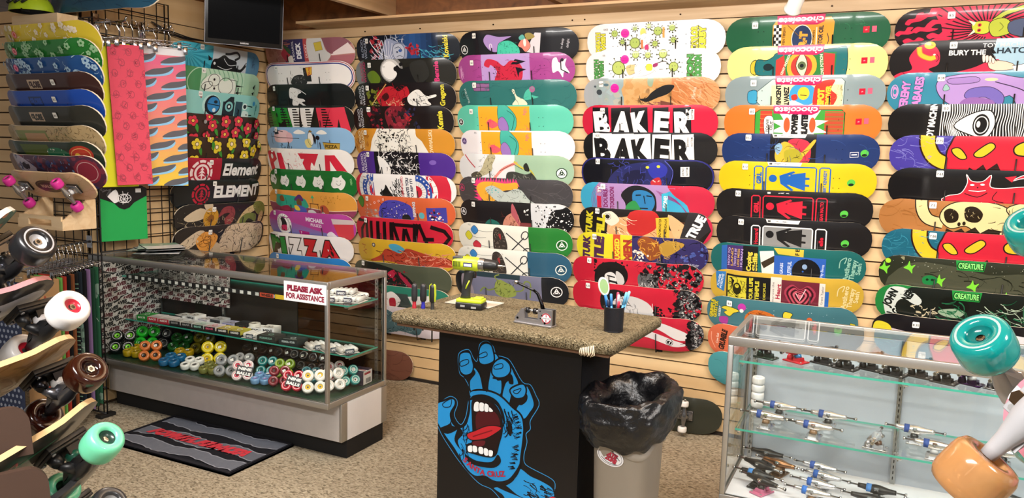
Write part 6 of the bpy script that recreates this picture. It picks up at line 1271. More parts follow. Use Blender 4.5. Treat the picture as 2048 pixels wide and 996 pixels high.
BR = [(3.87, -1.19, -8, '17171a', '151517', 0, None, 'black truck at the back left of the case floor'), (3.93, -1.28, -20, '8a6a50', 'a87a58', 1, None, 'copper coloured truck on the case floor'), (3.86, -1.335, -25, '17171a', '17171a', 0, None, 'black truck crossing in front of the copper one'), (3.87, -1.44, -14, '1a1a1c', '17171a', 0, '2f74b8', 'black truck with a blue tag near the front left'), (3.895, -1.495, -28, 'c06a8a', '18181a', 0, None, 'black truck on a pink baseplate at the front left'),
      (4.08, -1.235, -10, 'a8a8aa', 'dcdcde', 1, '2f4f9a', 'silver truck, rearmost of the silver stack'), (4.10, -1.325, -12, 'a8a8aa', 'dcdcde', 1, '2f5fb0', 'silver truck, second from the back of the silver stack'), (4.085, -1.415, -10, 'a8a8aa', 'dedee0', 1, '2f5fb0', 'silver truck, third from the back of the silver stack'), (4.075, -1.505, -8, 'a8a8aa', 'dedee0', 1, '2a6ac0', 'silver truck, frontmost of the silver stack'),
      (4.29, -1.36, -6, '151517', '17171a', 0, '4f8ad0', 'black truck with round blue tag at the back of the black group'), (4.27, -1.46, -8, '151517', '151517', 0, None, 'black truck in front of the round-tagged one'), (4.48, -1.42, -14, '17171a', '17171a', 0, None, 'black truck beneath the orange wheel'), (4.735, -1.33, -8, '2a8ac0', '2f9ad0', 0, None, 'bright blue truck at the right of the case floor'), (4.73, -1.2, -8, '222', '1c1c1e', 0, None, 'black truck behind the bright blue one')]
for x, y, yaw, b, h, mt, tg, lab in BR:
    truck(lab, x, y, ZF + .001, yaw, b, h, '8a6a4a' if mt else '222', GB, bool(mt), tg)
for i in range(4):
    o = put('urethane_roller', wheel_mesh(.026, .032, 'eceaea', 'c0c0c0', M_URE)); o.location = (3.80, -1.20 , .8415 - .03 - .0 + 0) if False else (3.815, -1.185, .573 + .017 + i * .033)
    tag(o, 'white wheel in the back left corner of the truck case, %s of the stack' % ['lowest', 'second', 'third', 'topmost'][i], 'wheel', 'white wheels stacked in the truck case')

# ---------------------------------------------------------------- work counter
CT = thing('work_counter', 'black covered work counter with carpeted top and blue hand banner', 'counter', (2.95, -1.64, 0), RAD(-2.))
m = MB(); R = random.Random(4)
def rr_ring(hx, hy, rad, z, n=10, jit=0.):
    o = []
    for cx, cy, t0 in ((hx - rad, hy - rad, 0), (-hx + rad, hy - rad, 90), (-hx + rad, -hy + rad, 180), (hx - rad, -hy + rad, 270)):
        for k in range(n):
            t = RAD(t0 + 90 * k / (n - 1)); o.append((cx + rad * cos(t) + R.uniform(-jit, jit), cy + rad * sin(t) + R.uniform(-jit, jit), z + R.uniform(-jit, jit)))
    return o
m.grid([rr_ring(.47, .275, .02, .906), rr_ring(.482, .285, .025, .912, jit=.002), rr_ring(.485, .288, .025, .93, jit=.003), rr_ring(.482, .285, .025, .944, jit=.002), rr_ring(.472, .276, .02, .95)], 'fff', True, 0, True, (True, True))
m.build('carpeted_top', M_TOPCARPET, CT)
m = MB(); m.box((-.46, -.265, .893), (.46, .265, .9055), '6a4a34'); m.build('plywood_underside', M_MATTE, CT)
m = MB(); m.box((-.303, -.186, 0), (.328, .11, .893), '0e0e12', .004); m.build('cabinet', M_CLOTH, CT)
exec_H = True
H = {}
H['glow'] = [-0.6, 32.7, 2.6, 30.2, 5.9, 28.2, 8.7, 29, 9.2, 31.4, 7.9, 35.8, 11, 39.2, 13.3, 35.6, 14.2, 30.5, 15, 24, 12.5, 19.5, 10.1, 17.8, 9.2, 11.7, 10.3, 8.9, 14.2, 7.5, 16.4, 10.6, 18.2, 11.4, 19.1, 4.7, 22.3, 2.8, 25.2, 4.5, 26.8, 7.7, 30, 8.1, 33.2, 9.4, 38.6, 16.7, 42.1, 17.3, 44.6, 21, 46.1, 24.7, 42.6, 31.4, 42.7, 34.8, 40.9, 37.2, 41.4, 40.5, 40.3, 45.5, 40.6, 48.9, 43.2, 50.4, 52.7, 53, 54, 56.1, 53.3, 59, 55.9, 61.1]
H['glow2'] = [-0.5, 41, 1.7, 44.9, 5.9, 49.9, 11.7, 55.8, 19.9, 61.9, 26.2, 63.3, 31, 67.1]
H['palm'] = [15.1, 27.5, 16.2, 24.5, 19.7, 23.2, 25.1, 23, 29.7, 24.3, 34.3, 27.5, 38.5, 30.2, 39.8, 34.7, 39.6, 40.2, 39, 45.8, 38.4, 51.4, 36, 56.1, 31.5, 58.9, 26.9, 59.6, 23, 58.4, 18.2, 59.4, 13.8, 56.8, 8.4, 50.1, 4.2, 45.9, 1, 42.2, -0.4, 39.6, -0.5, 32.7, 2.6, 30.7, 5.9, 29.1, 7.9, 29.3, 8.1, 31.5, 6, 35.5, 7.3, 39.5, 10.6, 40.5, 13.4, 38.7, 14.6, 35.3, 15.2, 31.7]
H['f1'] = [9.9, 10.9, 11.5, 9, 14.7, 8.8, 15.8, 11.4, 16.5, 14, 15.6, 16.9, 12.5, 18.1, 10.2, 16.4]
H['f1b'] = [16.8, 14.3, 19.6, 17, 21.1, 22.3, 21.1, 23.7, 15.8, 24.6, 14.9, 20.5, 16.3, 17.9]
H['f2'] = [19.3, 6.1, 21.5, 3.8, 24.2, 4, 25.4, 6.5, 25.9, 9.9, 24, 11.6, 21, 12.5, 19, 11.2]
H['f2b'] = [25.8, 7.5, 27.9, 8.9, 26.5, 11.8, 27.3, 17.5, 29.5, 17.8, 29, 23.7, 23.6, 23.2, 24.3, 14.9]
H['f3'] = [25.9, 11.2, 29.3, 8.8, 32.7, 10.5, 33.2, 13.5, 31, 15.9, 27.2, 16.8, 25.1, 15.1]
H['f3b'] = [33.2, 11.1, 35, 13.9, 37, 17.6, 34.8, 20, 32.8, 27.3, 29.9, 24.6, 31.1, 18.6, 33.1, 16.2]
H['f4'] = [33.4, 20.9, 36.3, 18.5, 39.2, 17.6, 40.4, 19.7, 39.4, 22.6, 35.7, 23.6]
H['f4b'] = [40.5, 18, 43, 21.6, 44, 25.1, 42.5, 28.1, 39.7, 31.5, 36.2, 28.9, 37.6, 25.6, 39.8, 23.5]
H['mouth'] = [16.8, 27.9, 22.1, 26.8, 26.9, 28.2, 29.7, 32.5, 30.3, 37.9, 28.9, 43.7, 27.5, 48.5, 23.5, 49.9, 17.2, 49.8, 14.5, 49.5, 14.6, 47, 17.2, 44.7, 16.7, 34.9]
H['mouthin'] = [18.8, 32.4, 26.9, 30.9, 29.3, 36.7, 22.4, 38, 19, 40.8]
H['tongue'] = [14.5, 42.3, 17.8, 40.5, 22.4, 37.8, 26.3, 36.6, 29.8, 36.6, 29.1, 38.1, 23.3, 42.4, 17.2, 44.4, 14.8, 43.9]
H['mouthlow'] = [17.3, 45, 22.6, 43.6, 21.8, 45.9, 17.5, 46.6]
H['lip'] = [15.4, 28.1, 16.8, 25.9, 22.1, 24.6, 27.5, 26, 30.7, 30.3, 31.7, 34.9, 30.6, 33.7, 28.3, 28.6, 23.7, 26.7, 19, 26.7]
H['cheek'] = [33, 33.2, 34.9, 35.6, 34.4, 39.2, 33, 38.1]
H['chin'] = [13.6, 51.3, 18.9, 52.7, 25.9, 51.7, 28.7, 48.1, 30.2, 50.8, 27.1, 53.9, 20.5, 54.8, 15.3, 54.2]
H['chin2'] = [23, 58.4, 28.4, 59.2, 33.7, 57.2, 37.3, 52.3, 39.1, 48.5, 38.1, 53.5, 35.3, 57.7, 30.8, 60.1, 26.1, 60.5]
H['sh1'] = [12.1, 18.2, 16, 15.2, 17.6, 16.6, 15.3, 19.4, 12.9, 19.8]
H['sh2'] = [19.4, 12.9, 25.9, 10.5, 24.1, 14.9, 23.2, 23, 22.4, 22.1, 23.4, 15.7, 20.2, 13.8]
H['sh3'] = [25.7, 16.9, 33.2, 14.2, 34.8, 18, 32.9, 18.3, 31.8, 16.4, 26.9, 17.6]
H['sh4'] = [35.3, 24, 40.4, 21.1, 40.9, 23.7, 38.4, 26.1, 36.1, 25.2]
H['sh5'] = [0.8, 42.9, 5.7, 39.8, 6.5, 36.8, 6.9, 40.3, 10.6, 40.5, 5, 44.3]
H['sh6'] = [10.4, 40.4, 12.3, 42.8, 9.9, 46.2, 11, 49.5, 8.3, 46.5, 9, 42.8]
H['nail1'] = [10.5, 13, 13.8, 11.5, 14.1, 13.1, 10.8, 14.8]
H['nail2'] = [19.2, 8.8, 22.1, 7.2, 22.6, 8.7, 19.5, 10]
H['nail3'] = [26.2, 12.2, 29.5, 10.8, 29.7, 12.5, 26.4, 13.5]
H['nail4'] = [34.9, 21, 38.2, 19.4, 37.1, 21.3, 35.8, 21.8]
H['nail5'] = [2.4, 31.8, 6.3, 29.2, 6, 32.3, 3.1, 33.2]
H['arm'] = [38.4, 51.7, 43.3, 53.6, 47.7, 54.5, 52.3, 56, 53.8, 58.2, 53.6, 60.6, 50.9, 62.3, 34.8, 66.2, 30.9, 64.3, 27, 62.4, 32.3, 60.1, 36, 56.9]
H['armsh'] = [26.9, 61, 32.3, 60.1, 37.7, 62.7, 43.7, 64, 36.2, 63, 30.8, 62.2]
H['cut'] = [51.3, 61.1, 53.3, 59.8, 55.9, 61.1, 50.9, 62.3]
TEETH= [[17.5, 28.8, 19.5, 28.2, 19.8, 31.6, 17.3, 32.1], [19.8, 28.4, 21.9, 28.3, 21.9, 31.3, 19.9, 31.5], [22.2, 28.3, 24.0, 28.6, 24.0, 31.2, 22.2, 31.3], [24.4, 29.3, 26.1, 30.4, 25.8, 31.0, 24.3, 31.1], [14.8, 47.5, 16.8, 46.8, 16.9, 49.4, 15.0, 49.6], [17.1, 46.8, 19.0, 46.7, 19.3, 48.9, 17.4, 49.3], [19.9, 46.8, 21.9, 46.6, 22.1, 49.2, 20.1, 49.2], [22.4, 46.7, 24.2, 46.8, 24.4, 49.3, 22.6, 49.4], [24.6, 47.1, 26.5, 47.0, 26.3, 49.2, 24.7, 49.4]]
a = Art('0d0d11', 2)
BL, BK = '2190d6', '0b0c12'
def blob(k, w=.9, c=BL): a.so(c, BK, w, *H[k])
a.k('2f8fd0', .28, *H['glow']); a.k('2f8fd0', .28, *H['glow2'])
blob('arm'); a.s(BK, *H['armsh']); a.h(BK, 26, 40, 56, 53, 62, 5, .5, 20); a.s('c0242e', *H['cut'])
for k in ('f4b', 'f3b', 'f2b', 'f1b'): blob(k)
blob('palm', 1.1)
a.e(BL, 17.5, 25.4, 2.4, 1.4, -10)
for k in ('sh1', 'sh2', 'sh3', 'sh4', 'sh5', 'sh6'): a.s(BK, *H[k])
for k in ('f1', 'f2', 'f3', 'f4'): blob(k)
for k in ('nail1', 'nail2', 'nail3', 'nail4', 'nail5'): a._add(BK, a.strip(spline(pairs(H[k])), .35, True))
for x, y, g in ((37, 31, 60), (38.4, 34, 80), (38.6, 38, 90), (38, 43, 95), (37.2, 47, 105), (36.2, 51, 110)): a.h(BK, 7, x - .6, y - 1.4, x + .8, y + 1.4, 2.6, .4, 160, .2)
a.h(BK, 20, 31, 28, 35, 38, 5, .45, 75); a.h(BK, 12, 12, 38, 15, 44, 4, .4, 100); a.h(BK, 10, 10, 46, 14, 52, 5, .4, 60)
a.s(BK, *H['lip']); a.s(BK, *H['cheek']); a.s(BK, *H['chin']); a.s(BK, *H['chin2'])
a.so('1a090e', BK, .8, *H['mouth']); a.s('4a0e18', *H['mouthin']); a.s('5a1420', *H['mouthlow'])
a.so('b8202c', BK, .5, *H['tongue']); a.k('7a101c', .5, 17, 43, 21, 41, 26, 38.6)
for q in TEETH: a.so('eceef0', BK, .3, *q)
for i, (ch, x, y, g) in enumerate((('S', 13.9, 53.4, 30), ('A', 15.9, 54.8, 25), ('N', 18, 55.8, 18), ('T', 20, 56.5, 12), ('A', 22, 56.8, 4), ('C', 25.2, 56.7, -4), ('R', 27.2, 56.4, -8), ('U', 29.2, 56, -12), ('Z', 31.2, 55.4, -14))): a.t('a8243a', ch, x, y, 2.3, g, .04)
flat_art('hand_banner', a, 63.1, 89.5, M_PRINT, CT, (-.303, -.1895, .893), (.01, 0, 0), thick=.002, dl=.00004)
# frayed corner of the carpet
m = MB()
for i in range(9): m.tube([(.36 + i * .006, -.285, .92 + .002 * i), (.362 + i * .007, -.297, .912 - .004 * (i % 3)), (.36 + i * .006, -.292, .898 - .003 * (i % 2))], .0022, 'd8c8ac', 5)
m.build('frayed_thread', M_CLOTH, CT)
CM = TR(2.95, -1.64, 0) @ RZ(-2)
def on_ct(wx, wy): return (wx, wy, .9505)
m = MB(); m.box((-.11, -.07, 0), (.11, .07, .004), 'c9c2b4', .002)
o = m.build('work_pad', M_CLOTH); o.matrix_world = TR(2.66, -1.56, .951) @ RZ(-2); tag(o, 'pale fabric pad lying at the left rear of the counter', 'pad')
# screwdrivers stuck through the counter edge
for x, y, hc, cc, tip, lab in [(2.499, -1.79, '2b2b2e', 'a82834', .012, 'dark screwdriver with a red collar, stuck through the counter edge'), (2.533, -1.775, '26262a', '2a2a9a', .013, 'dark screwdriver with a blue collar, stuck through the counter edge'), (2.575, -1.77, '222224', 'b8c832', .012, 'black and lime screwdriver with a long shaft through the counter')]:
    t = thing('screwdriver', lab, 'screwdriver', (x, y, .9505), group='screwdrivers in the counter edge')
    lime = 'lime' in lab
    m = MB(); m.lathe([(.008, .028), (tip, .034), (tip * 1.1, .06), (tip, .09), (tip * .95, .098), (tip * .6, .103), (0, .104)], 12, hc); m.build('handle', M_PLAST, t)
    m = MB(); m.lathe([(.009, .0), (.009, .012), (.007, .02), (.0085, .029)] if not lime else [(.008, 0), (.007, .012), (.008, .028)], 10, cc if not lime else '333'); m.build('collar', M_PLAST, t)
    if lime:
        for s_ in (-1, 1):
            m = MB(); m.poly([(s_ * tip * 1.0, .032), (s_ * tip * 1.25, .06), (s_ * tip * 1.1, .1), (s_ * tip * .6, .107), (s_ * tip * .5, .1), (s_ * tip * .8, .06)], -.005, .005, cc); m.build('grip_inlay', M_PLAST, t)
    m = MB(); m.tube([(0, 0, .005), (0, 0, -.14 if lime else -.095)], .0032, '4a4a4c', 8); m.build('shaft', M_METAL, t)
# cordless drill
t = thing('cordless_drill', 'lime green cordless drill standing on its battery on the counter', 'drill'); t.matrix_world = TR(2.685, -1.665, .951) @ RZ(8)
m = MB(); m.box((-.045, -.036, 0), (.075, .036, .028), '1c1c1e', .008); m.box((-.043, -.033, .026), (.072, .033, .042), 'b9cc2c', .006); m.box((.03, -.02, .038), (.066, .02, .05), 'b9cc2c', .004); m.box((-.02, -.0368, .01), (0, -.036, .018), '9a9a9a'); m.box((.028, -.0368, .006), (.05, -.036, .014), '9a9a9a'); m.build('battery', M_PLAST, t)
m = MB(); rings = []
for z, cx, hx, hy in ((.04, -.012, .024, .018), (.055, -.01, .02, .017), (.09, -.008, .019, .017), (.12, -.002, .02, .018), (.15, .006, .024, .02), (.165, .01, .03, .02)):
    rings.append([(cx + hx * cos(2 * pi * k / 14), hy * sin(2 * pi * k / 14), z) for k in range(14)])
m.grid(rings, '2a2b2c', True, 0, True, (True, True)); m.build('grip', M_PLAST, t)
m = MB(); m.tube([(.012, -.0185, .12), (.002, -.0185, .1), (-.004, -.019, .085)], .003, 'b9cc2c', 6); m.box((.022, -.008, .13), (.034, .008, .155), '1a1a1c', .003); m.build('trigger', M_PLAST, t)
MX = TR(0, 0, .188) @ RY(90)
m = MB(); m.lathe([(0, -.066), (.022, -.066), (.028, -.06), (.03, -.04), (.0315, 0), (.031, .03), (.028, .05), (.024, .056)], 18, 'b9cc2c', MX)
for i in range(5): m.box((-.058 + i * .007, -.0315, .178), (-.0545 + i * .007, -.026, .2), '4a5418')
m.box((-.066, -.02, .2), (-.02, .02, .218), '3a3a3c', .004); m.build('motor_housing', M_PLAST, t)
a = Art('2a2a55'); a.r('e8e8ee', .3, .5, 3.6, 1.6); flat_art('badge', a, 4, 1.8, M_PAPER, t, (-.012, -.0322, .197), (.01, 0, 0), thick=.0005)
m = MB(); m.lathe([(.029, .05), (.029, .068), (.027, .07), (.027, .074)], 18, '9a9a9c', MX); m.build('clutch_ring', M_METAL, t)
m = MB(); m.lathe([(.0255, .074), (.026, .08), (.025, .1), (.02, .122), (.013, .13), (.006, .131)], 16, '1c1c1e', MX); m.build('chuck', M_PLAST, t)
m = MB(); m.lathe([(.006, .128), (.005, .15), (.003, .152), (.003, .162), (0, .163)], 8, 'b4b4b4', MX); m.build('bit', M_METAL, t)
# bearing press
t = thing('bearing_press', 'aluminium bearing press with a black lever and round emblem on the counter', 'bearing press'); t.matrix_world = TR(3.06, -1.80, .951) @ RZ(-6)
pl = [(-.085, 0), (.08, 0), (.08, .066), (.018, .066), (.018, .022), (-.042, .022), (-.045, .058), (-.056, .058), (-.085, .02)]
for yy, nm in ((-.016, 'front_plate'), (.01, 'rear_plate')):
    m = MB(); m.poly(pl, yy, yy + .006, 'b0aeb2'); m.build(nm, M_ALU, t)
m = MB(); m.box((-.086, -.024, 0), (.081, .022, .006), 'b4b2b6', .001); m.box((.074, -.011, .006), (.08, .0105, .066), '4a4648'); m.build('base_bar', M_ALU, t)
m = MB()
for x, z in ((-.072, .02), (.05, .014)): m.tube([(x, -.0155, z), (x, -.018, z)], .0045, '18181a', 10)
for x, z in ((.028, .058), (.036, .042), (.03, .03)): m.tube([(x, -.0155, z), (x, -.0172, z)], .0026, '2a2a2c', 8)
m.build('screw', M_METAL, t)
m = MB(); m.tube([(-.05, 0, .052), (.02, 0, .052)], .005, 'b8b8b8', 8); m.tube([(-.04, 0, .052), (-.03, 0, .052)], .012, '3a3a3c', 12); m.tube([(-.008, 0, .052), (.004, 0, .052)], .012, '3a3a3c', 12); m.build('spindle', M_METAL, t)
m = MB(); m.tube([(.03, .002, .06), (.022, .004, .085), (.0, .01, .118), (-.02, .016, .128)], [.009, .007, .006, .0055], '17171a', 8); m.tube([(-.02, .016, .128), (-.1, .04, .142), (-.118, .045, .145)], .0055, '3a3a3e', 8); m.build('lever', M_METAL, t)
m = MB(); m.lathe([(0, -.009), (.007, -.007), (.009, 0), (.007, .007), (0, .009)], 10, 'c9c9c4', TR(-.12, .0455, .1455)); m.build('lever_knob', M_CHROME, t)
a = Art('b8b6ba'); a.e('a02a38', 2.1, 2.1, 2.05); a.e('efeef0', 2.1, 2.1, 1.55)
for g in (0, 90): a.at(2.1, 2.1, 1, g); a.p('a02a38', -.25, -1.3, .25, -1.3, .12, 0, -.12, 0); a.p('a02a38', -.25, 1.3, .25, 1.3, .12, 0, -.12, 0); a.off()
a.r('f0eff0', -.2, 1.7, 4.4, 2.5); a.t('3a2a2c', 'INDEPENDENT', 2.1, 2.1, .5, 0, .03, w=4)
flat_art('emblem', a, 4.2, 4.2, M_PAPER, t, (.034, -.0166, .054), (.01, 0, 0), thick=.0006, hull=[(2.1 + 2.1 * cos(2 * pi * i / 20), 2.1 + 2.1 * sin(2 * pi * i / 20)) for i in range(20)])
# pen cup
PX, PY = 3.354, -1.74
t = thing('pen_cup', 'black wire mesh pen cup at the front corner of the counter', 'pen cup', (PX, PY, .951))
m = MB(); rings = [[((.036 + .002 * z) * cos(2 * pi * k / 28), (.036 + .002 * z) * sin(2 * pi * k / 28), z * .088 + .003) for k in range(28)] for z in (0, .25, .5, .75, 1)]
m.grid(rings, '15161c', True, 0, True); m.grid([[(x * .975, y * .975, z) for x, y, z in r] for r in rings], '191a22', True, 0, True)
def mesh_mat():
    mm = bpy.data.materials.new('fine_wire_mesh'); nt = nodes_of(mm); L = nt.links.new
    out = N(nt, 'ShaderNodeOutputMaterial'); p = N(nt, 'ShaderNodeBsdfPrincipled', Roughness=.4); p.inputs['Base Color'].default_value = hexc('14151c')
    tr = N(nt, 'ShaderNodeBsdfTransparent'); tc = N(nt, 'ShaderNodeTexCoord'); ch = N(nt, 'ShaderNodeTexVoronoi', Scale=620.); L(tc.outputs['Object'], ch.inputs['Vector'])
    lt = N(nt, 'ShaderNodeMath', operation='LESS_THAN'); lt.inputs[1].default_value = .26; L(ch.outputs['Distance'], lt.inputs[0])
    mx = N(nt, 'ShaderNodeMixShader'); L(lt.outputs[0], mx.inputs['Fac']); L(p.outputs[0], mx.inputs[1]); L(tr.outputs[0], mx.inputs[2]); L(mx.outputs[0], out.inputs['Surface']); return mm
m.build('mesh_wall', mesh_mat(), t)
m = MB(); m.tube([(.038 * cos(2 * pi * k / 28), .038 * sin(2 * pi * k / 28), .092) for k in range(28)], .0018, '101014', 6, closed=True); m.build('rim', M_WIRE, t)
m = MB(); m.lathe([(0, 0), (.036, 0), (.037, .003), (0, .004)], 28, '121218'); m.build('cup_base', M_WIRE, t)
for i, (dx, dy, lx, ly, c1, c2, ln, lab) in enumerate([(-.022, -.01, -.02, .01, '3f8fd0', '2f78c0', .135, 'light blue pen at the left of the pen cup'), (-.015, -.018, -.006, 0, '1a2030', '26304a', .12, 'black pen at the front left of the cup'), (-.006, -.01, -.012, .012, '4a9ad8', '3f88cc', .14, 'blue pen with a pale cap, second from the left in the cup'), (.002, .012, .004, .01, '1c1c22', 'c83a5a', .145, 'black pen with a red cap in the cup'), (.008, -.004, .01, .004, '1a1a1e', 'b8bcc4', .14, 'black pen with a grey white cap in the cup'), (.018, -.016, .006, 0, 'b8283e', 'c82a44', .118, 'red marker at the front right of the cup'), (.022, .004, .024, .01, '4a9fd6', '6ab8e4', .15, 'light blue pen leaning right in the cup'), (.024, .014, .03, .014, '57aadc', '86c8ec', .152, 'pale blue pen leaning furthest right in the cup')]):
    p = thing('pen', lab, 'pen', (PX, PY, .951), group='pens in the mesh cup')
    A = Vector((dx * .5, dy * .5, .008)); B = Vector((dx + lx * .8, dy + ly, ln)); d = (B - A)
    m = MB(); m.tube([A, A + d * .06, A + d * .72], [.0015, .0042, .0042], c1, 8); m.build('barrel', M_PLAST, p)
    m = MB(); m.tube([A + d * .66, A + d * .98, B], [.0052, .0052, .003], c2, 8); m.build('cap', M_PLAST, p)
p = thing('hand_mirror', 'small white rimmed oval with green face sticking out of the pen cup', 'oval mirror', (PX, PY, .951))
MM = TR(-.045, .0, .165) @ RZ(35) @ RY(-14)
m = MB(); m.lathe([(0, -.006), (.03, -.006), (.033, -.003), (.033, .004), (.029, .006), (.026, .004)], 20, 'e6e8dc', MM @ RX(90) @ Matrix.Diagonal((.62, 1.1, 1, 1))); m.build('rim', M_PLAST, p)
m = MB(); m.lathe([(.027, .004), (0, .0045)], 20, '8fb07a', MM @ RX(90) @ Matrix.Diagonal((.62, 1.1, 1, 1))); m.build('face', M_PLAST, p)
m = MB(); m.tube([(-.037, .002, .135), (-.02, 0, .08), (-.008, 0, .01)], [.004, .0045, .003], '4a9ad0', 8); m.build('handle', M_PLAST, p)
# ---------------------------------------------------------------- waste bin
BX, BY = 3.452, -1.80
t = thing('trash_can', 'tall grey plastic trash can right of the counter', 'trash can', (BX, BY, 0), RAD(-8))
def sup(hx, hy, z, e=.55, n=40, f=None):
    o = []
    for k in range(n):
        tt = 2 * pi * k / n; c, s_ = cos(tt), sin(tt); g = f(tt) if f else 1
        o.append((hx * g * (abs(c) ** e) * (1 if c > 0 else -1), hy * g * (abs(s_) ** e) * (1 if s_ > 0 else -1), z))
    return o
m = MB(); m.grid([sup(.088, .108, 0), sup(.091, .111, .006), sup(.107, .127, .58), sup(.113, .133, .585), sup(.114, .134, .72), sup(.108, .128, .72), sup(.102, .122, .6), sup(.086, .106, .02)], '9a938a', True, 0, True, (True, True)); m.build('body', M_PLAST, t)
m = MB(); m.grid([[(x * k, y * k, z + .02 * sin(3 * math.atan2(y, x) + 1)) for x, y, z in sup(.113, .133, zz)] for k, zz in ((.97, .555), (1.02, .56), (1.03, .575), (1.02, .6))], '938c83', True); m.build('moulded_ridge', M_PLAST, t)
a = Art('e6e4e6'); a.ring('8a8a90', .25, 5.5, 3.4, 4.9, 2.9); a.t('b0283e', 'SKATE', 5.3, 2.5, 1.7, 8, .08, w=6.4, sh=.25, oc='4a3a3e', ow=.04); a.t('b0283e', 'ZONE', 6, 4.3, 1.5, 8, .08, w=5, sh=.25, oc='4a3a3e', ow=.04); a.k('2a2a30', .3, 1.4, 1.8, 5, .9, 9.5, 3.6); a.k('2a2a30', .2, 2, 4.6, 5, 5.8, 8.6, 5.4)
st = flat_art('sticker', a, 11, 6.8, M_PAPER, t, (-.055, 0, .034), (.01, 0, 0), thick=.0006, hull=[(5.5 + 5.5 * cos(2 * pi * i / 28), 3.4 + 3.4 * sin(2 * pi * i / 28)) for i in range(28)])
st.matrix_local = TR(-.012, -.1262, .537) @ RZ(-4) @ RX(-2.2) @ RY(7)
R = random.Random(8)
bag = MB(); rows = []
def crk(amp):
    ph = [(R.uniform(0, 6.28), R.randint(2, 13), R.uniform(.3, 1)) for _ in range(9)]
    return lambda tt: 1 + amp * sum(w * sin(n * tt + p) for p, n, w in ph) / 3
for hx, hy, z, amp in ((.126, .147, .585, .03), (.134, .155, .605, .045), (.15, .17, .645, .05), (.155, .175, .69, .045), (.152, .17, .73, .035), (.142, .158, .752, .03), (.122, .14, .75, .03), (.094, .114, .715, .035), (.085, .102, .65, .05), (.065, .08, .54, .1), (.03, .04, .46, .15)):
    f = crk(amp); r_ = sup(hx, hy, z, .75, 110, f); w = crk(.02)
    rows.append([(x, y, zz + (w(2 * pi * k / 110) - 1) * .5 + .022 * sin(2 * pi * k / 110 + .6)) for k, (x, y, zz) in enumerate(r_)])
import mathutils.noise as MN
fine = []
for i in range(len(rows) - 1):
    p0, p1, p2, p3 = rows[max(i - 1, 0)], rows[i], rows[i + 1], rows[min(i + 2, len(rows) - 1)]
    for q in range(5):
        t_ = q / 5; t2 = t_ * t_; t3 = t2 * t_
        fine.append([Vector(tuple(.5 * (2 * b + (c - a_) * t_ + (2 * a_ - 5 * b + 4 * c - d) * t2 + (3 * b - a_ - 3 * c + d) * t3) for a_, b, c, d in zip(A, B, C_, D_))) for A, B, C_, D_ in zip(p0, p1, p2, p3)])
for ri, r_ in enumerate(fine):
    for k, p in enumerate(r_):
        d = Vector((p.x, p.y, .03)).normalized()
        n1 = 1 - abs(MN.noise(Vector((p.x * 13, p.y * 13, p.z * 19)))) * 2; n2 = 1 - abs(MN.noise(Vector((p.x * 34 + 5, p.y * 34, p.z * 40)))) * 2
        r_[k] = p + d * (n1 * .009 + n2 * .0045 + (.009 if ri < 26 else (.004 if ri < 31 else -.004))) + Vector((0, 0, n2 * .004))
bag.grid(fine, '0b0b0e', True, 0, True, (False, True))
o = bag.build('trash_bag', M_BAG); o.matrix_world = TR(BX, BY, 0) @ RZ(-8); tag(o, 'shiny black plastic bag folded over the rim of the trash can', 'trash bag')
# ---------------------------------------------------------------- mat
a = Art('17181e', 3); R = a.rnd
def torn(c, y0, y1, hx=8):
    top = [(2 + i * (87 / 30), y0 + R.uniform(-.7, .7) + 1.2 * sin(i * .5 + y0)) for i in range(31)]; bot = [(2 + i * (87 / 30), y1 + R.uniform(-.8, .8) + 1.4 * sin(i * .4 + y1)) for i in range(31)]
    for i in range(30):
        a._add('8c909a', [(tuple(top[i]), tuple(top[i + 1]), (top[i + 1][0], top[i + 1][1] - .7)), (tuple(top[i]), (top[i][0], top[i][1] - .7), (top[i + 1][0], top[i + 1][1] - .7)), (tuple(bot[i]), tuple(bot[i + 1]), (bot[i + 1][0], bot[i + 1][1] + .7)), (tuple(bot[i]), (bot[i][0], bot[i][1] + .7), (bot[i + 1][0], bot[i + 1][1] + .7))])
        a._add(c, [(top[i], top[i + 1], bot[i + 1]), (top[i], bot[i + 1], bot[i])])
torn('5e626c', 3, 10.5); torn('5e626c', 18.5, 27); torn('666a74', 33, 41)
a.t('c23844', 'POWELL PERALTA', 45, 23, 6., 0, .12, w=72, sh=.35); a.h('8a5058', 30, 10, 19, 80, 27, 2.4, .3, 60)
a.l('222228', 3, 1, 1, 90, 1, 90, 44.6, 1, 44.6, closed=True)
o = flat_art('floor_mat', a, 91, 45.6, M_CLOTH, None, (.55, -1.365, .012), (.01, 0, 0), (0, -.01, 0), (0, 0, 1), thick=.011, back='17171b', dl=.00003); tag(o, 'black rubber-edged mat with torn grey stripes and red lettering on the floor', 'floor mat')
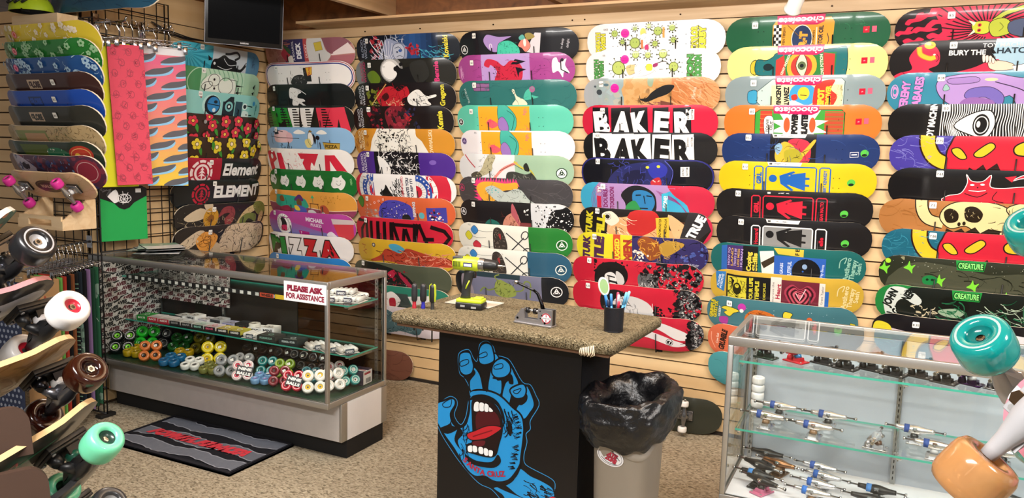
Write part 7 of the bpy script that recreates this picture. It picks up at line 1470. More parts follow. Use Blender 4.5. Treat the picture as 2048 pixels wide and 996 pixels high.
# ---------------------------------------------------------------- shelf board, joists, lamp, television
def plank(name, lo, hi, mat=M_PINE):
    m = MB(); m.box(lo, hi, 'fff', .002); o = m.build(name, mat); return struct(o)
plank('trim_6', (.505, -.25, 2.447), (6.6, .003, 2.463))
for i, x in enumerate((1.10, 2.36, 3.6)): plank('trim_%d' % (7 + i), (x, -4., 2.50), (x + .045, .018, 2.74), wood('pale_joist_%d' % i, 'b89a72', 'd2b48c', .6, 'Y'))
m = MB()
for x in (.9, 1.35, 1.9, 2.44, 2.52, 3.1, 3.9, 4.5): m.tube([(x, .003, 2.415), (x, .0, 2.415)], .005, '2a1c12', 8)
struct(m.build('trim_10', M_METAL))
t = thing('spot_lamp', 'white spotlight head hanging above the green oil can deck', 'spotlight', (3.79, -.6, 2.335))
LM = RY(0) @ RZ(25) @ RX(55)
m = MB(); m.lathe([(.0, .07), (.03, .07), (.034, .06), (.034, -.03), (.04, -.045), (.04, -.055), (.036, -.055), (.03, -.03)], 18, 'e8e6e2', LM); m.build('lamp_shade', M_PLAST, t)
m = MB(); m.tube([(0, .0, .035), (.01, .02, .16), (.01, .02, .6)], .008, 'dcdad6', 8); m.build('arm', M_PLAST, t)
def glow():
    mm = bpy.data.materials.new('lit_lamp_glass'); nt = nodes_of(mm); out = N(nt, 'ShaderNodeOutputMaterial'); e = N(nt, 'ShaderNodeEmission', Strength=12.); e.inputs['Color'].default_value = (1, .93, .84, 1)
    nz = N(nt, 'ShaderNodeTexNoise', Scale=5.); nt.links.new(e.outputs[0], out.inputs[0]); return mm
m = MB(); m.lathe([(.031, -.04), (.0, -.04)], 18, 'fff', LM); m.build('lens', glow(), t)
# television
t = thing('television', 'black flat screen television hung in the corner above the decks', 'television')
TM = axes((.54, .84, 0), (0.02, -.013, 1), (.462, -.675, 2.43)) @ RX(0)
TM = TM @ RX(8)
t.matrix_world = TM
m = MB(); m.box((-.24, -.012, -.185), (.24, .03, .185), '0b0b0d', .006); m.box((-.18, .03, -.12), (.18, .055, .12), '101012', .01); m.build('casing', M_PLAST, t)
m = MB(); m.box((-.222, -.0135, -.155), (.222, -.0115, .168), '050507'); m.build('screen', painted('dark_glass_screen', .12, vary=.02, spec=.22), t)
m = MB()
for lo, hi in (((-.2415, -.013, -.1865), (.2415, -.009, -.1835)), ((-.2415, -.013, -.1835), (-.2385, -.009, .186)), ((.2385, -.013, -.1835), (.2415, -.009, .186))): m.box(lo, hi, '8a8a90')
m.build('bezel_edge', M_ALU, t)
a = Art('0b0b0d'); a.t('c9c9cc', 'SAMSUNG', 3.2, .7, .9, 0, .06, w=5.2); flat_art('maker_badge', a, 6.4, 1.4, M_PAPER, t, (-.032, -.0125, -.163), (.01, 0, 0), thick=.0003)
m = MB(); m.box((-.02, .055, -.02), (.02, .1, .6), '2a2a2c', .004); m.build('bracket', M_METAL, t)
m = MB()
for k in range(3): m.tube([(.03, -1.02 + .02 * k, 2.36 - .012 * k), (.035, -.9, 2.325 - .01 * k), (.05, -.75 - .02 * k, 2.30 - .006 * k), (.1, -.66, 2.288)], .004, '141416', 6)
tag(m.build('cable', M_PLAST), 'black cables running down the left wall behind the television', 'cable')

# ---------------------------------------------------------------- gridwall panels
def grid_panel(label, M, w, h, z0, feet=False):
    t = thing('grid_panel', label, 'grid panel', M=M)
    m = MB()
    for x in (0, .03, w - .03, w): m.tube([(x, 0, z0), (x, 0, z0 + h)], .0042, '121113', 6)
    n = int(w / .0762)
    for i in range(1, n): m.tube([(i * w / n, 0, z0), (i * w / n, 0, z0 + h)], .003, '151315', 6)
    k = int(h / .0762)
    for i in range(k + 1):
        z = z0 + i * h / k; m.tube([(0, -.005, z), (w, -.005, z)], .003, '151315', 6)
        if i % 2 == 0: m.tube([(0, .005, z), (w, .005, z)], .003, '151315', 6)
    m.build('wire_grid', M_WIRE, t)
    if feet:
        m = MB(); m.box((w - .04, -.05, 0), (w + .01, .05, z0), '141415', .002); m.build('foot', M_WIRE, t)
    return t
grid_panel('black wire grid panel on the left wall above the wheel case', TR(.05, -1.44, 0) @ RZ(90), .53, 1.52, .955)
grid_panel('black wire grid panel standing on the floor left of the wheel case', TR(-.43, -1.55, 0), .64, 2.27, .02, True)
def rackM(dx, out, z): return TR(.012 + dx, -1.55 - out, z)
# decks fanned on the standing panel
def rk(i, z, label, short, base, f, stk=None):
    a = Art(base, 60 + i); f(a)
    o = make_deck('skateboard_deck', a, .8); tag(o, label, 'skateboard deck', 'skateboard decks fanned on the grid panel')
    o.matrix_world = rackM((0, -.004, .002, -.003, .004, .006, -.004, -.010, -.004)[i], .11, z - .19) @ RX(25)
    if stk: price_sticker(o, stk[0], stk[1], stk[2], .8)
    for s_, nm in ((-1, 'left'), (1, 'right')):
        h = bpy.data.objects.new('hanging_hook', RHOOK); COL.objects.link(h); h.matrix_world = rackM(0, 0, z - .19) @ TR(s_ * .14 + .012, 0, 0)
        tag(h, '%s black hook holding the %s on the grid panel' % (nm, short), 'hook', 'black deck hooks on the grid panel')
m = MB(); m.tube([(0, -.0085, -.016), (0, -.03, -.017), (0, -.11, -.017), (0, -.119, -.01), (0, -.121, .004), (0, -.131, .022)], .0028, '0c0c0e', 8); m.box((-.015, -.008, -.03), (.015, -.0075, .0), '17171a'); RHOOK = m.build('hanging_hook', M_WIRE, mesh_only=True)
def floral(c, c2):
    def f(a):
        R = a.rnd
        for i in range(46):
            x, y = R.uniform(1, 99), R.uniform(0, 26); r = R.uniform(1.6, 2.8)
            for k in range(5): a.e(c, x + cos(1.26 * k + i) * r * .62, y + sin(1.26 * k + i) * r * .62, r * .42, n=8)
            a.e(c2, x, y, r * .3, n=8)
        a.h(c, 60, 0, 0, 100, 26, 4, .4)
    return f
def fl_dot(c, c2, d):
    g = floral(c, c2)
    def f(a): g(a); a.e(d, 25, 6, 2.4); a.ring('f0d0d8', .3, 25, 6, 1.5)
    return f
def globe(bg, ink, x=42):
    def f(a): a.r(ink, x - 7, 4, x + 7, 10.6); a.t(bg if ink != bg else '16264a', 'GLOBE', x, 7.3, 4.2, 0, .08, w=12); bolts(a)
    return f
def tan(a):
    a.h('6a5436', 150, 55, 0, 100, 26, 3, .4); a.h('5a6a3a', 40, 60, 0, 80, 26, 3, .4); a.p('7c8450', 20, 3, 54, 3, 54, 26, 24, 26); a.p('b08a68', 30, 5, 52, 5, 56, 26, 28, 26); a.h('8a7854', 60, 0, 0, 26, 26, 4, .4)
def green_red(a):
    a.h('3a4a3a', 60, 0, 0, 40, 26, 5, .5); a.p('4a5a1e', 26, 2, 56, 2, 60, 14, 30, 14); a.s('1f6a4a', 54, 6, 66, 4, 76, 8, 74, 16, 58, 16); a.e('b03a2c', 85, 10, 9, 7); a.ring('e0b070', .5, 85, 10, 7, 5); a.e('d8b040', 83, 10, 2); a.n('d8d8d0', 14, 54, 5, 74, 14, .3, .8)
def purple_red(a):
    a.n('7a3848', 60, 0, 0, 100, 26, 1, 3.4); a.n('34406a', 50, 10, 0, 90, 26, 1, 3.4); a.s('a8a0b0', 14, 2, 22, 0, 34, 6, 44, 16, 36, 20, 24, 14); a.e('2a2030', 28, 8, 4, 3); a.s('26203e', 38, 10, 50, 12, 52, 18, 42, 18); a.e('8a3040', 88, 12, 9, 9); a.ring('c8a0a0', .5, 88, 12, 7, 7); a.h('c0b0c0', 60, 2, 2, 80, 24, 4, .3); a.n('6a90c0', 20, 58, 4, 78, 20, .4, 1.2)
for args in ((0, 2.234, 'yellow and cream floral deck, topmost on the grid panel', 'yellow floral deck', 'd8c23a', fl_dot('ece2d0', 'e8d890', 'c84a3a')), (1, 2.144, 'green deck with pale line flowers on the grid panel', 'green floral deck', '2a7a34', fl_dot('9ac89a', '2a7a34', 'c84a5a')), (2, 2.053, 'blue deck with pale blue flowers on the grid panel', 'blue floral deck', '24508c', fl_dot('a8c8e0', '24508c', 'c83a70')), (3, 1.968, 'brown deck with a cream rectangular word badge on the grid panel', 'brown badge deck', '3f2826', globe('3f2826', 'c0a890'), ('8.0', 61, 4)), (4, 1.876, 'bright blue deck with a dark word badge on the grid panel', 'bright blue badge deck', '1f4aa8', globe('1f4aa8', '1a3468'), ('8.2', 61, 4)), (5, 1.790, 'dark grey deck with a cream word badge on the grid panel', 'dark grey badge deck', '33342f', globe('33342f', 'c0a890'), ('8.0', 61, 4)), (6, 1.683, 'tan patterned deck with an olive photo panel on the grid panel', 'tan patterned deck', 'b09a72', tan), (7, 1.598, 'dark green deck with red circular end on the grid panel', 'green and red deck', '2e3a30', green_red), (8, 1.522, 'purple and red totem deck, lowest of the fan on the grid panel', 'purple totem deck', '503044', purple_red)):
    rk(*args)
# ---------------------------------------------------------------- hangers and hanging sheets
def hanger_mesh():
    m = MB()
    m.tube([(.012, 0, .105), (.022, 0, .118), (.014, 0, .136), (-.004, 0, .138), (-.014, 0, .125), (-.01, 0, .105), (0, 0, .085), (0, 0, .03)], .0022, 'c9c9cc', 6)
    H1 = m.build('hook', M_CHROME, mesh_only=True)
    m = MB(); m.tube([(-.15, 0, .026), (-.1, 0, .034), (0, 0, .036), (.1, 0, .034), (.15, 0, .026)], .0024, 'c9c9cc', 6); m.tube([(-.15, 0, .02), (.15, 0, .02)], .0018, 'c0c0c4', 6); m.tube([(-.15, 0, .026), (-.153, 0, .023), (-.15, 0, .02)], .002, 'c9c9cc', 6); m.tube([(.15, 0, .026), (.153, 0, .023), (.15, 0, .02)], .002, 'c9c9cc', 6)
    B1 = m.build('bar', M_CHROME, mesh_only=True)
    m = MB(); m.box((-.011, -.006, -.014), (.011, -.002, .03), 'b4b4b8', .001); m.box((-.011, .002, -.014), (.011, .006, .03), 'b4b4b8', .001); m.tube([(-.012, 0, .012), (.012, 0, .012)], .004, '9a9aa0', 8)
    C1 = m.build('clip', M_CHROME, mesh_only=True)
    return H1, B1, C1
HG = hanger_mesh()
def hanger(label, M, group):
    t = thing('clip_hanger', label, 'clip hanger', group=group, M=M)
    put('hook', HG[0], t); put('bar', HG[1], t)
    for s_ in (-1, 1): o = put('clip', HG[2], t); o.location = (s_ * .085, 0, 0)
    return t
def sheet(name, label, M, w, h, base, f=None, group=None, back='2a2a2a', sway=0.):
    a = Art(base, int(abs(M.translation.x + M.translation.y) * 1000))
    if f: f(a, w * 100, h * 100)
    o = flat_art(name, a, w * 100, h * 100, M_PAPER, None, (-w / 2, 0, 0), (.01, 0, sway * .01), (sway * .01, 0, -.01), thick=.0012, back=back, dl=.00003)
    o.matrix_world = M; return tag(o, label, 'grip tape sheet', group)
def logos(a, w, h):
    for i in range(13):
        for j in range(3): x, y = 3 + j * 8 + (i % 2) * 4, 4 + i * 6; a.h('b03a50', 9, x - 1.4, y - 1.6, x + .6, y + 1.4, 2.6, .35); a.ring('b03a50', .4, x, y, 1.5, 2)
def tiger(a, w, h):
    a.grad('e8688e', 'e88a7a', 0, 6, w, h * .55, 8, True); a.grad('e88a7a', 'e8c83a', 0, h * .5, w, h, 10, True); a.r('eceaf0', 0, 0, w, 5)
    for i in range(11):
        y = 7 + i * 7.4; s_ = 1 if i % 2 else -1
        for x, k in ((w * (.32 if s_ > 0 else .72), 1.), (w * (1.02 if s_ > 0 else -.02), .8)):
            k *= 1.12; a.s('8cc8f0', x - 7 * k, y + 3.9, x - 3, y + 1.2, x + 3, y - .4, x + 8 * k, y - 1.8, x + 6 * k, y + 1.9, x - 1, y + 3.7); a.s('5a5a62', x - 7 * k, y + 2.8, x - 3.4, y - .4, x + 2.4, y - 1.6, x + 8 * k, y - 2.8, x + 5 * k, y + .8, x - 1, y + 2.6)
def camo(a, w, h):
    a.n('3f5a44', 40, 0, 0, w, h, 2, 6, 8); a.n('8a7a5a', 26, 0, 0, w, h, 1.5, 4, 8); a.n('d8d4c8', 20, 0, 0, w, h, 1.5, 4, 8); a.n('22241f', 20, 0, 0, w, h, 1, 3, 8)
SU = 'grip sheets on the upper hangers'
HU = 'clip hangers above the wheel case'
AX = Vector((.80, -.60, 0)).normalized()
def upM(x, y, z, yaw=0.): return TR(x, y, z) @ RZ(62 + yaw)
UP = [(.085, -1.425, 2.165, 0, .23, .80, '1f5a3a', None, 'dark green grip sheet hanging at the back, left of the yellow one', .0), (.165, -1.43, 2.165, 0, .23, .82, 'e8e81c', None, 'bright yellow grip sheet hanging behind the red one', .03), (.24, -1.375, 2.16, 0, .19, .80, 'd8435c', logos, 'red grip sheet with faint repeated emblem on an upper hanger', .04), (.15, -1.335, 2.17, 0, .22, .80, 'e6e62a', None, 'second yellow grip sheet peeking out right of the red one', 0),
      (.10, -1.16, 2.195, 6, .23, .82, 'c9cac9', camo, 'white and grey camouflage sheet behind the tiger striped one', 0), (.16, -1.175, 2.195, 4, .23, .82, '4a5a44', camo, 'green camouflage grip sheet left of the tiger striped one', 0), (.235, -1.10, 2.19, 0, .235, .84, 'e87a8c', tiger, 'pink and yellow tiger striped grip sheet on an upper hanger', 0)]
for x, y, z, yaw, w, h, c, f, lab, sw in UP:
    M = upM(x, y, z, yaw); sheet('hanging_grip_sheet', lab, M @ TR(0, 0, -.0), w, h, c, f, SU, c, sw)
    hanger('clip hanger holding the ' + lab.split(' hanging')[0].split(' on an')[0].split(' peeking')[0].split(' behind')[0].split(' left of')[0], M, HU)
for y, nm in ((-1.42, 'left'), (-1.12, 'right')):
    t = thing('faceout_arm', 'chrome faceout arm on the upper grid panel, %s one' % nm, 'display arm', group='chrome arms on the grid panel')
    m = MB(); m.tube([(.06, y, 2.29), (.30, y + .0, 2.285), (.32, y, 2.31)], .006, 'b4b4b8', 8); m.build('rod', M_CHROME, t)
    m = MB(); m.box((.052, y - .02, 2.24), (.062, y + .02, 2.34), 'b0b0b4', .002); m.build('bracket', M_CHROME, t)
for i in range(6):
    x, y = ((.125, -1.40), (.205, -1.385), (.29, -1.36), (.13, -1.15), (.197, -1.13), (.275, -1.09))[i]
    hanger('empty clip hanger on the upper arms, %s' % ['left arm, rearmost', 'left arm, middle', 'left arm, frontmost', 'right arm, rearmost', 'right arm, middle', 'right arm, frontmost'][i], TR(x, y, 2.165) @ RZ(62), HU)
# green folder below
a = Art('17a04a', 4); o = None
t = thing('grip_pack', 'bright green square grip pack with a black header above the magazines', 'grip pack'); t.matrix_world = TR(.14, -1.34, 1.325) @ RZ(80)
a = Art('14a04c'); flat_art('green_sheet', a, 28, 27, M_PAPER, t, (-.14, 0, -.03), (.01, 0, 0), thick=.004, back='107a3a')
a = Art('17181b', 2); a.h('5a5a60', 20, 1, 1, 10, 8, 5, .5, 140); a.s('e8e8ea', 3, 8, 9, 2, 11, 8, 8, 10); a.r('e4e4e4', 21, 1.6, 24.4, 4)
for k in range(7): a.l('d8d8da', .4, 14, 8, 14 + 4 * cos(k * .9), 7 + 4 * sin(k * .9))
a.ring('d8d8da', .5, 14, 7.4, 2.2); a.ring('d8d8da', .4, 14, 7.4, 4.2, 2.6)
flat_art('black_header', a, 28, 14, M_PRINT, t, (-.14, -.003, .025), (.01, 0, 0), thick=.001, hull=[(0, 1.5), (3, 0), (25, 0), (28, 1.5), (28, 6), (20, 10), (17, 13), (14, 14), (11, 13), (8, 10), (0, 7)])
hanger('clip hanger holding the bright green grip pack', TR(.136, -1.34, 1.35) @ RZ(80), HU)
# lower row of hanging sheets
SL = 'grip sheets on the low hangers'; HL = 'clip hangers on the low arm'
def dots(a, w, h):
    for i in range(26):
        for j in range(8): a.e('8a94a8', 1.5 + j * 3 + (i % 2) * 1.5, 1.5 + i * 3, .9, n=8)
def totem(a, w, h):
    a.r('c8543a', 0, 10, w, 16); a.p('c8543a', 6, 16, 17, 16, 14, 34, 9, 34)
    for i in range(5): a.p('d8a878', 1 + i * 5, 10, 5 + i * 5, 10, 3 + i * 5, 17)
    a.p('2a2a2a', 10, 32, 14, 32, 12, 36); a.r('c8543a', 3, 42, 20, 60)
def redtext(a, w, h): a.t('e8e8e8', 'THRASH', w * .5, h * .5, 8, 90, .1, w=60, oc='1a1a1a', ow=.06)
def swirl(a, w, h): a.n('8fae9a', 26, 0, 10, w, h, 1.5, 4.5, 8); a.h('d8e4da', 20, 0, 20, w, h, 6, .6)
def lines(a, w, h):
    for i in range(30): a.l('8ab89a', .5, 0, 8 + i * 2.4, w, 6 + i * 2.4)
LO = [(0.290, -2.160, '2a3450', dots, 'dark blue dotted grip sheet at the left edge'), (0.332, -1.985, 'c89a68', totem, 'tan and orange patterned grip sheet, frontmost on the low arm'), (0.315, -1.955, '7ac05a', None, 'light green grip sheet behind the tan one'), (0.296, -1.920, 'c8402f', redtext, 'red lettered grip sheet on the low arm'), (0.277, -1.885, '17181a', None, 'black grip sheet, first right of the red one on the low arm'), (0.258, -1.850, '9a5a34', None, 'rust brown grip sheet on the low arm'), (0.238, -1.815, '1b1d20', lines, 'black striped grip sheet on the low arm'), (0.219, -1.780, '26303a', swirl, 'dark slate grip sheet with pale scrawl'), (0.197, -1.740, '1a1a1d', None, 'plain black grip sheet left of the lilac one'), (0.175, -1.700, '9a78a8', None, 'lilac grip sheet on the low arm'), (0.153, -1.660, '1f4a34', None, 'dark green grip sheet right of the lilac one'), (0.131, -1.620, '2f6a4a', swirl, 'green swirled grip sheet furthest right on the low arm')]
for i, (x, y, c, f, lab) in enumerate(LO):
    M = TR(x, y, .905) @ RZ(4); sheet('hanging_grip_sheet', lab, M, .262, .80, c, f, SL, c)
    hanger('clip hanger holding the ' + lab.split(',')[0].split(' behind')[0].split(' at the')[0].split(' on the')[0].split(' with')[0].split(' left of')[0].split(' right of')[0].split(' furthest')[0] + ' on the low arm', M, HL)
t = thing('faceout_arm', 'long chrome arm carrying the low row of hangers', 'display arm')
m = MB(); m.tube([(.36, -2.27, 1.035), (.12, -1.562, 1.035)], .007, 'b0b0b4', 8); m.build('rod', M_CHROME, t)
m = MB(); m.box((.1, -1.562, 1.0), (.14, -1.556, 1.07), 'a8a8ac') if 1 else m.tube([(0,0,0),(0,0,1)], .006, 'a8a8ac', 8); m.build('bracket', M_CHROME, t)

# ---------------------------------------------------------------- complete boards
def complete(label, M, art, parts, L=.7, W=1., edge='e2c79a', wc='eee', core='c02a3a', gel=False, base='1a1a1c', hang='1c1c1e', bush='e8e8e8', metal=False, r=.033, w=.045, half=.09, tip=.14, wb=None, pr=None, risers=True, back='1a1a1c', kick=.4):
    """board with trucks and wheels. local frame: X along the board to the tip, Y along the axle, Z out of the underside; origin at the first truck's base"""
    t = thing('complete_skateboard', label, 'complete skateboard', M=M)
    wb = wb or (L - 2 * tip)
    o = make_deck('deck', art, L, parent=t, edge=edge, back=back, kick=kick)
    # deck local: x length, -y face, z width up from its lower edge  ->  face to +Z
    o.matrix_local = Matrix(((1, 0, 0, tip - L / 2), (0, 0, 1 * W, -.104 * W), (0, -1, 0, 0), (0, 0, 0, 1)))
    for k, x in ((0, 0.), (1, -wb)):
        m = MB(); m.box((-.042, -.028, .0005), (.042, .028, .0095), '141416', .001); q = m.build('riser_pad', M_PLAST, t); q.matrix_local = TR(x, 0, 0)
        TMx = TR(x, 0, .0095) @ RZ(90 if k == 0 else -90)
        add_truck(t, base, hang, bush, metal, TMx)
        for s_ in (-1, 1):
            q = put('wheel', wheel_mesh(r, w, wc, core, M_GEL if gel else M_URE, pr, 28), t); q.matrix_local = TR(x + (.002 if k else -.002), s_ * half, .0595) @ RX(90)
    return t
def CM_(a, l, n, mid): # from axle middle to truck base frame
    A, Lx, Nz = Vector(a), Vector(l), Vector(n); A = (A - Lx * A.dot(Lx)).normalized(); Nz = Lx.cross(A)
    if Nz.dot(Vector(n)) < 0: A = -A; Nz = Lx.cross(A)
    return frame(Lx, A, Nz, Vector(mid) - Nz * .0595)
LA, LL, LN = (0.6810, -0.4442, 0.5822), (0.3255, 0.8958, 0.3028), (0.6560, 0.0167, -0.7546)
a = Art('3a6a60', 5); a.n('c87a4a', 40, 0, 0, 100, 26, 2, 5); a.n('d8d0b0', 20, 0, 0, 100, 26, 1, 3)
complete('cruiser board with orange and teal art and black wheels, top of the near left rack', CM_((0.8138, 0.0273, 0.5805), (-0.2636, 0.9076, 0.3268), (0.5179, 0.4189, -0.7458), (2.7593, -3.5836, 1.3557)), a, None, wc='1d1d20', core='c9c9cc', base='6a6a6e', hang='7a7a80', metal=True, bush='222', pr='b8b8bc', tip=.08, edge='e6e2da', L=.6, W=.82, r=.036, half=.088)
a = Art('1a1a1e', 5); a.s('c9c9d0', 10, 4, 50, 8, 90, 6, 96, 16, 60, 18, 20, 20); a.ring('c9c9d0', 1.4, 40, 13, 16, 8); a.s('1a1a1e', 60, 8, 80, 10, 78, 16, 62, 15)
complete('black and white cruiser board with white red-cored wheels, on the near left rack', CM_((0.8093, 0.0271, 0.5868), (-0.0852, 0.9938, 0.0717), (0.5812, 0.1080, -0.8065), (2.7748, -3.5322, 1.2262)), a, None, wc='ebe7e4', core='b81f34', bush='e4e0e0', tip=.05, edge='d89aa0', L=.6, W=.82, r=.036, w=.049, half=.088)
a = Art('9c7448', 5); a.h('845e36', 80, 0, 0, 100, 26, 14, .6, 0); a.h('b08a5a', 40, 0, 0, 100, 26, 14, .5, 0)
complete('natural wood cruiser board with brown see-through wheels, on the near left rack', CM_((0.7814, -0.0110, 0.6240), (-0.0739, 0.9912, 0.1101), (0.6197, 0.1321, -0.7737), (2.8937, -3.5778, 1.1295)), a, None, wc='3a150a', core='2a100a', gel=True, base='2a2a2e', hang='8a8a90', metal=True, bush='d0ccc8', tip=.062, edge='dcbd8c', L=.6, W=.82, r=.0345, half=.088)
a = Art('24201c', 5); a.l('b03040', .8, 10, 6, 60, 5, 62, 9, 66, 6, 68, 10); a.l('2f7a5a', .8, 30, 20, 80, 6); a.l('b03040', .6, 20, 14, 50, 12)
complete('dark cruiser board with red zigzag line and mint green wheels, on the near left rack', CM_((0.7228, -0.0007, 0.6910), (-0.1642, 0.9712, 0.1727), (0.6712, 0.2383, -0.7019), (2.9554, -3.5928, 1.0068)), a, None, wc='6fd0a6', core='1c3a30', bush='2a6a54', tip=.095, edge='d8ba8a', L=.6, W=.82, w=.052, half=.088)
a = Art('2a2c2e', 5); a.h('3a3c40', 20, 0, 0, 100, 26, 8, .5, 0)
complete('dark board with a bare grey tip, lowest on the near left rack', CM_((0.7228, -0.0007, 0.6910), (-0.1642, 0.9712, 0.1727), (0.6712, 0.2383, -0.7019), (2.93, -3.57, .872)), a, None, wc='2a2a2c', core='888', tip=.09, edge='3a3a3c', L=.6, W=.82, half=.088)
# rack that carries them
t = thing('board_rack', 'brown wooden rack with rounded fins holding the near left boards', 'board rack', (2.75, -3.95, 0))
FO = Vector((2.75, -3.95, 0))
def fin(c, x, z, w, h, th=.018):
    x, z = Vector(x).normalized(), Vector(z); y = z.cross(x).normalized(); z = x.cross(y); M = frame(x, y, z, Vector(c) - FO)
    rad = .03; pts = [(-w, -h), (w, -h)] + [(w - rad + rad * cos(RAD(k)), h - rad + rad * sin(RAD(k))) for k in range(0, 91, 15)] + [(-w, h)]
    m = MB(); m.poly(pts, -th / 2, th / 2, '3f2a1e', M); m.build('fin', M_MATTE, t)
fin((2.962, -3.737, 1.119), (.455, .889, .049), (-.125, -.042, .99), .045, .042)
fin((3.017, -3.745, 1.029), (.455, .889, .049), (-.125, -.042, .99), .045, .042)
m = MB(); m.box((-.03, -.03, 0), (.03, .03, 1.5), '3a281c', .003, TR(-.09, .0, 0)); m.build('post', M_MATTE, t)
m = MB(); m.tube([(-.09, 0, 1.06), tuple(Vector((2.95, -3.76, 1.09)) - FO)], .012, '3a281c', 8); m.tube([(-.09, 0, .97), tuple(Vector((3.0, -3.77, 1.0)) - FO)], .012, '3a281c', 8); m.build('arm', M_MATTE, t)
m = MB(); m.box((-.25, -.2, 0), (.1, .2, .03), '3a281c', .003); m.build('foot', M_MATTE, t)
# boards at the near right
a = Art('c9c9cc', 5)
complete('cruiser board with turquoise wheels at the near right', CM_((-0.4291, -0.5364, 0.7268), (-0.2337, 0.8431, 0.4843), (-0.8725, 0.0380, -0.4872), (4.4008, -3.3639, 1.3243)), a, None, L=.38, W=.7, wc='12b2ae', core='0f8f8c', gel=True, pr='d8f4f2', base='9a9aa0', hang='b4b4ba', metal=False, tip=.06, half=.09, r=.034, w=.047, edge='d8d4cc')
a = Art('3a4a5a', 5)
complete('second cruiser board with turquoise wheels, above the first at the near right', CM_((-0.4291, -0.5364, 0.7268), (-0.2337, 0.8431, 0.4843), (-0.8725, 0.0380, -0.4872), (4.4701, -3.1344, 1.4466)), a, None, L=.38, W=.7, wc='12b2ae', core='0f8f8c', gel=True, pr='d8f4f2', base='9a9aa0', hang='b4b4ba', metal=False, tip=.06, half=.09, r=.034, w=.047, edge='d8d4cc')
a = Art('d88a9a', 5); a.r('f0ece8', 0, 8, 100, 12); a.r('1a1a1c', 0, 18, 100, 26)
complete('pink edged cruiser board with orange see-through wheels at the near right', CM_((-0.5503, 0.0345, -0.8342), (-0.6847, 0.5532, 0.4745), (-0.4779, -0.8323, 0.2809), (4.3989, -3.5489, 1.3518)), a, None, L=.38, W=.55, wc='e2a468', core='c98850', gel=True, base='a4a4a8', hang='b0b0b4', metal=False, tip=.06, half=.09, r=.036, w=.052, edge='e6a0ac')
# pink wheeled cruiser on the grid panel
a = Art('dcbc94', 5); a.h('cda97c', 50, 0, 0, 100, 26, 14, .6, 0); a.e('4a3428', 48, 13, 17, 6); a.t('c9a98a', 'MALIBU', 48, 13, 3, 0, .05, w=20); a.ring('8a6a50', .4, 48, 13, 15, 4.6)
complete('natural wood cruiser with bright pink wheels on the grid panel', frame((1, 0, 0), (0, -.643, .766), (0, -.766, -.643), (.27, -1.734, 1.354)), a, None, L=.66, W=.92, wc='d8369c', core='4a1a3a', base='b4b4b8', hang='c0c0c4', metal=True, bush='d8d8d8', tip=.12, half=.083, r=.03, w=.045, edge='e2c8a2', back='c9a880', wb=.42)
t = thing('wooden_bracket', 'pale plywood box bracket under the pink-wheeled cruiser', 'wooden bracket', (.03, -1.585, 1.12))
for x in (-.195, .183):
    m = MB(); m.poly([(0, 0), (.2, 0), (.2, .05), (.05, .165), (0, .165)], x, x + .012, 'dcc09a', RZ(-90)); m.build('side_panel', M_BIRCH, t)
m = MB()
for lo, hi in (((-.183, -.2, .0), (.183, -.19, .02)), ((-.183, -.2, .055), (.183, -.19, .075)), ((-.183, -.2, .02), (-.1, -.19, .055)), ((.1, -.2, .02), (.183, -.19, .055))): m.box(lo, hi, 'fff')
m.build('front_panel', M_BIRCH, t)
m = MB(); m.box((-.183, -.19, .0), (.183, -.0, .01), 'fff'); m.build('bottom_panel', M_BIRCH, t)
# top of the grid: helmet, wooden box, dark longboard, orange deck
t = thing('helmet', 'lime green and white helmet on top of the grid panel', 'helmet', (-.15, -1.66, 2.318), RAD(10))
m = MB(); rows = []
for k in range(9):
    ph = pi / 2 * k / 8; rows.append([(.125 * cos(ph) * cos(2 * pi * j / 24), .1 * cos(ph) * sin(2 * pi * j / 24), .105 * sin(ph)) for j in range(24)])
m.grid(rows, lambda i, j: 'a8c828' if i < 4 else ('e4e6e0' if i < 6 else '9aba24'), True); m.grid([[(x * .93, y * .93, z * .93) for x, y, z in r] for r in rows], '1a1a1c', True); m.build('shell', M_PLAST, t)
m = MB()
for s_ in (-1, 1): m.tube([(.04, s_ * .1, .0), (.06, s_ * .11, -.012), (.085, s_ * .09, -.014)], .005, '141416', 6)
m.build('chin_strap', M_CLOTH, t)
m = MB()
for i in range(3): m.tube([(-.06 + .05 * i, -.098, .035), (-.03 + .05 * i, -.09, .055)], .008, '1a1a1c', 6)
m.build('vent_slots', M_PLAST, t)
t = thing('wooden_box', 'open plywood box on top of the grid panel beside the helmet', 'wooden box', M=TR(-.10, -1.62, 2.244))
m = MB(); m.box((-.2, -.06, 0), (.2, -.05, .055), 'fff'); m.box((-.2, .05, 0), (.2, .06, .055), 'fff'); m.box((-.2, -.05, 0), (-.19, .05, .055), 'fff'); m.box((.19, -.05, 0), (.2, .05, .055), 'fff'); m.build('walls', M_BIRCH, t)
m = MB(); m.box((-.19, -.05, 0), (.19, .05, .008), 'fff'); m.build('bottom_panel', M_BIRCH, t)
a = Art('24506a', 4); a.h('1c4058', 30, 0, 0, 100, 26, 14, .6, 0); a.e('8ab4c8', 92, 13, 3)
o = make_deck('overhead_longboard_deck', a, .92); o.matrix_world = TR(.24, -1.57, 2.325) @ RX(-12); tag(o, 'dark blue longboard deck stored high above the fanned decks', 'skateboard deck')
a = Art('c8642c', 4); a.h('b4561f', 20, 0, 0, 100, 26, 12, .6, 0)
o = make_deck('hanging_deck', a, .8, back='b4561f'); o.matrix_world = TR(.78, -.95, 2.505) @ RZ(90) @ RX(90); tag(o, 'orange deck stored overhead near the joist, above the television', 'skateboard deck', None)
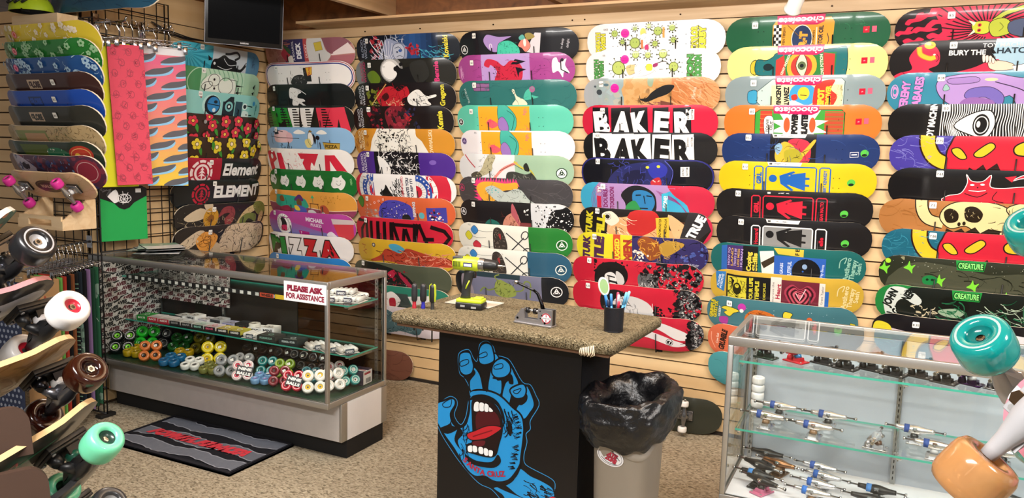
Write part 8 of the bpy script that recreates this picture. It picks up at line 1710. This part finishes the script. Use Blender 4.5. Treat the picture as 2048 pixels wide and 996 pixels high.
# ---------------------------------------------------------------- boards standing on the floor
a = Art('33352c', 5); a.r('c9b89a', 42, 4, 58, 10); a.t('2a2a26', 'GLOBE', 50, 7, 4.4, 0, .09, w=14)
t = complete('black complete skateboard with white wheels leaning on the slat wall, behind the trash can', frame(Vector((1, 0, 0)), Vector((0, .12, .99)).normalized(), Vector((0, -.99, .12)).normalized(), (3.275, -.078, .112)), a, None, L=.81, W=1, wc='f0eeea', core='333', base='b0b0b2', hang='8a8c90', metal=True, bush='1a1a1c', tip=.20, half=.074, r=.026, w=.033, edge='e2d8c4', wb=.42, kick=1.)
a = Art('6a4436', 5); a.h('5a382c', 40, 0, 0, 100, 26, 14, .6, 0)
o = make_deck('skateboard_deck', a, .8); o.matrix_world = TR(.945, -.10, .004) @ RX(-8); tag(o, 'brown wood deck standing on the floor behind the wheel case', 'skateboard deck', None)
t = thing('board_rack', 'dark wooden post rack at the near right holding the turquoise and orange wheeled boards', 'board rack', (4.80, -3.62, 0))
m = MB(); m.box((-.03, -.03, .03), (.03, .03, 1.62), '3a281c', .003); m.build('post', M_MATTE, t)
m = MB(); m.box((-.2, -.2, 0), (.2, .2, .03), '3a281c', .003); m.build('foot', M_MATTE, t)
for q in ((4.56, -3.42, 1.31), (4.62, -3.62, 1.22), (4.60, -3.25, 1.46)):
    m = MB(); m.tube([(0, 0, q[2] - .02), (q[0] - 4.80, q[1] + 3.62, q[2])], .011, '3a281c', 8); m.build('arm', M_MATTE, t)
# ---------------------------------------------------------------- camera
F_PX = 1544.43
yaw, pit, rol = RAD(-25.91168), RAD(6.98064), RAD(1.54207)
fw = Vector((sin(yaw) * cos(pit), cos(yaw) * cos(pit), -sin(pit)))
r0 = Vector((cos(yaw), -sin(yaw), 0)); u0 = r0.cross(fw)
rt = r0 * cos(rol) + u0 * sin(rol); up = u0 * cos(rol) - r0 * sin(rol)
cd = bpy.data.cameras.new('camera'); cam = bpy.data.objects.new('camera', cd); COL.objects.link(cam)
cam.matrix_world = frame(rt, up, -fw, (4.24771, -4.46979, 1.59884))
cd.sensor_width = 36.; cd.sensor_fit = 'HORIZONTAL'; cd.lens = F_PX / 2048 * 36
cd.clip_start = .02
SC.camera = cam
# ---------------------------------------------------------------- light
w = bpy.data.worlds.new('room_air'); SC.world = w
nt = nodes_of(w); bg = N(nt, 'ShaderNodeBackground', Strength=.24); bg.inputs['Color'].default_value = (1., .97, .94, 1)
wo = N(nt, 'ShaderNodeOutputWorld'); nt.links.new(bg.outputs[0], wo.inputs[0])
def lamp(name, loc, size, power, col=(1, .95, .9), to=None, sy=None):
    ld = bpy.data.lights.new(name, 'AREA'); ld.energy = power; ld.color = col; ld.shape = 'RECTANGLE'; ld.size = size; ld.size_y = sy or size
    o = bpy.data.objects.new(name, ld); COL.objects.link(o); o.location = loc
    if to: o.rotation_euler = (Vector(to) - Vector(loc)).to_track_quat('-Z', 'Y').to_euler()
    return o
for x, y, p in ((2.1, -2.4, 38), (3.6, -2.2, 33), (5.2, -2.3, 38), (3.4, -4.8, 84), (6.0, -3.8, 70)):
    lamp('ceiling_tube_light', (x, y, 2.44), 1.2, p, (1, .965, .925), to=(x, y + 1.5, .6) if y > -3 else (x, y + .8, .6), sy=.2)  # area lamps out of view; those nearest the wall tilted to brighten it
for x, y, p in ((2.2, -1.9, 40), (4.6, -1.9, 52)):
    o = lamp('ceiling_tube_uplight', (x, y, 2.36), 1.2, p, sy=.2); o.rotation_euler = (pi, 0, 0)  # upward area lights added to brighten the joists and upper trim
SC.view_settings.view_transform = 'Standard'; SC.view_settings.look = 'None'
SC.view_settings.exposure = .1; SC.view_settings.gamma = 1.; SC.view_settings.use_curve_mapping = False
try:
    SC.cycles.max_bounces = 10; SC.cycles.transparent_max_bounces = 24; SC.cycles.caustics_reflective = False; SC.cycles.caustics_refractive = False
except Exception: pass
